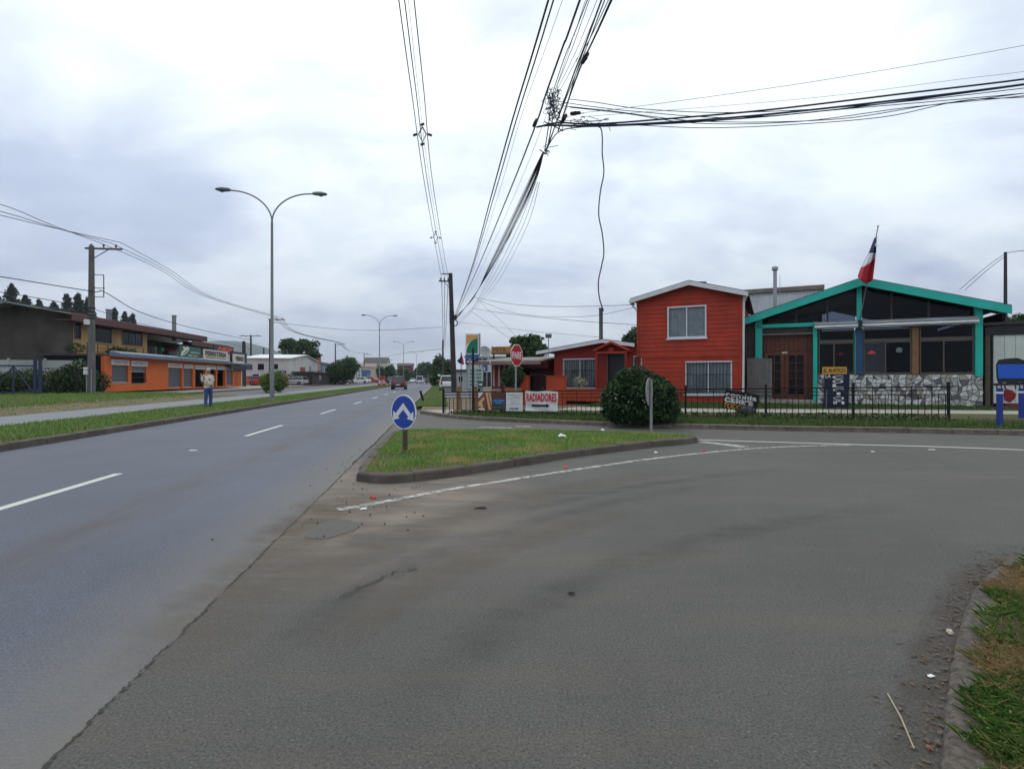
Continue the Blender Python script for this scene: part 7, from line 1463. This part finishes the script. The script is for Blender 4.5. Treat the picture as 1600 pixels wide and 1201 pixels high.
# hill with pines on the left, far ridge
def mound(name, cx_, cy_, rx, ry, hh, mat, n=48, m2=10, seed=1):
    r = random.Random(seed); vs, fs = [], []; ph = [r.uniform(0, 6.28) for _ in range(6)]
    for j in range(m2 + 1):
        f = j / m2
        for i in range(n):
            a = 2 * math.pi * i / n; w_ = 1 + .12 * math.sin(3 * a + ph[0]) + .07 * math.sin(7 * a + ph[1]); z = hh * (math.cos(f * math.pi) * .5 + .5) * (1 + .12 * math.sin(5 * a + ph[2]) * f); vs.append((cx_ + rx * f * w_ * math.cos(a), cy_ + ry * f * w_ * math.sin(a), z - .5))
    for j in range(m2):
        for i in range(n): fs.append((j * n + i, j * n + (i + 1) % n, (j + 1) * n + (i + 1) % n, (j + 1) * n + i))
    return tag(MB().add(vs, fs).build(name, mat, None, True), kind='structure')
mound('hill', -165, 175, 110, 70, 13, 'hill'); mound('far_hills', -1250, 2300, 560, 400, 165, 'hill', seed=3); mound('far_hills', -2300, 2200, 900, 500, 210, 'hill', seed=6)
def pine(label, px, Y, pyt, wpx, n, seed, mat='leaf_pine'):
    b = P(px, 591, Y); base = 6.0; zt = P(px, pyt, Y).z - base; rx = wpx / 2 / F * Y * 1.5; t = thing('pine_tree', label, 'tree', (b.x, b.y, base), 0, 'pines on the hill'); r = np.random.default_rng(seed)
    C = []; nw = 16
    for k in range(nw):
        f = k / (nw - 1); zz = zt * (.25 + .74 * f); rad = rx * (1 - f) ** .55 * r.uniform(.6, 1.2) + .2
        for a in r.uniform(0, 6.28, 7): 
            m_ = int(n / nw / 7); u = r.uniform(.1, 1, m_); C.append(np.stack([np.cos(a) * rad * u + r.normal(0, .15, m_), np.sin(a) * rad * u + r.normal(0, .15, m_), zz + .18 * rad * u + r.normal(0, .3, m_)], 1))
    MB().tube([(0, 0, -4), (0, 0, zt * .6), (0, 0, zt)], [.35, .2, .04], 7).build('trunk', 'bark', t, True); leaves('crown', np.concatenate(C), .42, mat, t, 0, .35)
for i, (px_, Y, pyt, w_, lab) in enumerate(((18, 150, 446, 34, 'tallest dark pine behind the gable at the left edge'), (40, 155, 464, 26, 'dark pine right of the tallest one behind the gable'), (-8, 150, 460, 30, 'dark pine cut by the left picture edge'), (104, 150, 462, 26, 'dark pine left of the concrete pole above the roof'), (122, 152, 461, 26, 'broad dark pine just left of the concrete pole'), (138, 150, 468, 20, 'dark pine partly hidden by the concrete pole'), (60, 158, 470, 20, 'low dark pine over the gable ridge'), (179, 165, 484, 15, 'small pine over the shop roof right of the concrete pole'), (195, 168, 490, 16, 'small pine over the middle of the shop roof'), (207, 172, 493, 14, 'last small pine of the row over the shop roof'), (84, 160, 474, 20, 'low pine between gable and roof edge'))): pine(lab, px_, Y, pyt, w_, 4200, i)
# ================================================================ LITTER
def scrap(name, label, px, py, sx, sy, mat, z=.006, rz=0.0, hgt=.02, cat='litter', zg=0.0):
    sx *= .75; sy *= .75; p = G(px, py, zg); n = 9; vs = []; r = random.Random(px)
    for i in range(n):
        a = 2 * math.pi * i / n; k = r.uniform(.75, 1.1); vs.append((sx * k * math.cos(a), sy * k * math.sin(a), r.uniform(0, hgt)))
    top = [(v[0] * .6, v[1] * .6, v[2] + r.uniform(.3, 1) * hgt) for v in vs]; m = MB().loft([vs, top]); o = m.build(name, mat); o.location = (p.x, p.y, zg + z); o.rotation_euler = (0, 0, rz); return tag(o, label, cat)
scrap('paper_scrap', 'white square paper scrap in the gutter near the lower right kerb', 1454, 1058, .026, .018, 'paper', hgt=.006); scrap('paper_scrap', 'crumpled pale scrap with leaves beside the kerb at lower right', 1484, 991, .028, .02, 'sign_cream', hgt=.02)
scrap('bottle', 'crushed white plastic cup lying on the island grass', 879, 683, .13, .06, 'paper', zg=.17, hgt=.05); scrap('paper_scrap', 'white scrap at the foot of the island kerb by its far tip', 1025, 708, .06, .04, 'paper', hgt=.03); scrap('paper_scrap', 'small white scrap on the asphalt left of the edge line start', 568, 796, .06, .03, 'paper', hgt=.01); scrap('paper_scrap', 'white paper by the far kerb beyond the round shrub', 1184, 670, .12, .07, 'paper', hgt=.05); scrap('paper_scrap', 'white scrap on the side street behind the island', 942, 673.5, .09, .06, 'paper', hgt=.04); scrap('paper_scrap', 'pale scrap by the kerb below the stone wall', 1420, 675, .1, .06, 'paper', hgt=.03); scrap('paper_scrap', 'small white flat scrap on the side street centre', 1364, 706, .06, .03, 'paper', hgt=.008); scrap('paper_scrap', 'flat white scrap right of the middle of the side street', 1456, 703, .12, .04, 'paper', hgt=.008); scrap('paper_scrap', 'white patch on the left lane of the main road', 302, 704, .12, .06, 'paper', hgt=.006)
for px_, py_, lab in ((583, 779, 'red road stud fragment at the start of the worn edge line'), (884, 731, 'red stud fragment on the edge line beside the island'), (1100, 706, 'red stud fragment on the edge line at the island tip')): scrap('stud_fragment', lab, px_, py_, .06, .035, 'red_chip', hgt=.025)
scrap('dead_leaf', 'dark brown dead leaf on the asphalt left of the corner grass', 1522, 912, .045, .015, 'leaf_dead', hgt=.012, rz=-.3); scrap('dead_leaf', 'small dark leaf lying in the middle of the side street', 893, 929, .04, .02, 'crack', hgt=.01); scrap('dead_leaf', 'tan dead leaf by the kerb at the bottom edge', 1453, 1172, .014, .03, 'terracotta', hgt=.01); scrap('dead_leaf', 'dark twig scrap on the asphalt below the island kerb', 750, 795, .12, .02, 'crack', hgt=.012)
a, b = G(1387, 1083, .004), G(1428, 1168, .012); tag(MB().tube([a, a.lerp(b, .5) + Vector((.006, 0, .004)), b], [.003, .0035, .0028], 6).build('straw', 'twig', None, True), 'long pale dry straw lying on the asphalt near the lower right kerb', 'straw')
q = MB(); rl = random.Random(4)
for k in range(420):
    i = rl.uniform(0, len(nrc) - 14); p = nrc[int(i)].lerp(nrc[int(i) + 1], i % 1); n_ = nrm(nrc, 1)(int(i)); d = rl.expovariate(14); c = p + n_ * d; s = rl.uniform(.004, .013); a = rl.uniform(0, 6.28)
    q.add([(c.x + s * math.cos(a + j * 1.57) * (1.6 if j % 2 else .7), c.y + s * math.sin(a + j * 1.57) * (1.6 if j % 2 else .7), .004 + rl.uniform(0, .01)) for j in range(4)], [(0, 1, 2, 3)])
tag(q.build('gutter_debris', 'leaf_dead'), 'dead leaves and grit gathered along the near kerb', 'debris', None, 'stuff')
q = MB()
for k in range(260):
    p = RD(rl.uniform(5, 12), TR + rl.gauss(.5, .5)); s = rl.uniform(.004, .014); q.add([(p.x + s * math.cos(j * 1.57 + k), p.y + s * math.sin(j * 1.57 + k), .003 + (s * .8 if j % 2 else 0)) for j in range(4)] + [(p.x, p.y, .004 + s)], [(0, 1, 4), (1, 2, 4), (2, 3, 4), (3, 0, 4)])
tag(q.build('loose_grit', 'crack'), 'dark grit scattered on the dusty asphalt by the road joint', 'grit', None, 'stuff')
# ================================================================ AIR
hz, ht_, ho = nodes('haze_air'); pv = ht_.nodes.new('ShaderNodeVolumePrincipled'); pv.inputs['Color'].default_value = (0.80, 0.86, 0.97, 1); pv.inputs['Density'].default_value = 0.00022; pv.inputs['Anisotropy'].default_value = 0.3
ht_.links.new(pv.outputs[0], ho.inputs['Volume']); MAT['haze_air'] = hz
tag(MB().box(-4300, 4300, -100, 5300, -1.2, 240).build('haze', 'haze_air'), 'thin pale haze lying over the whole street', 'haze', None, 'stuff')
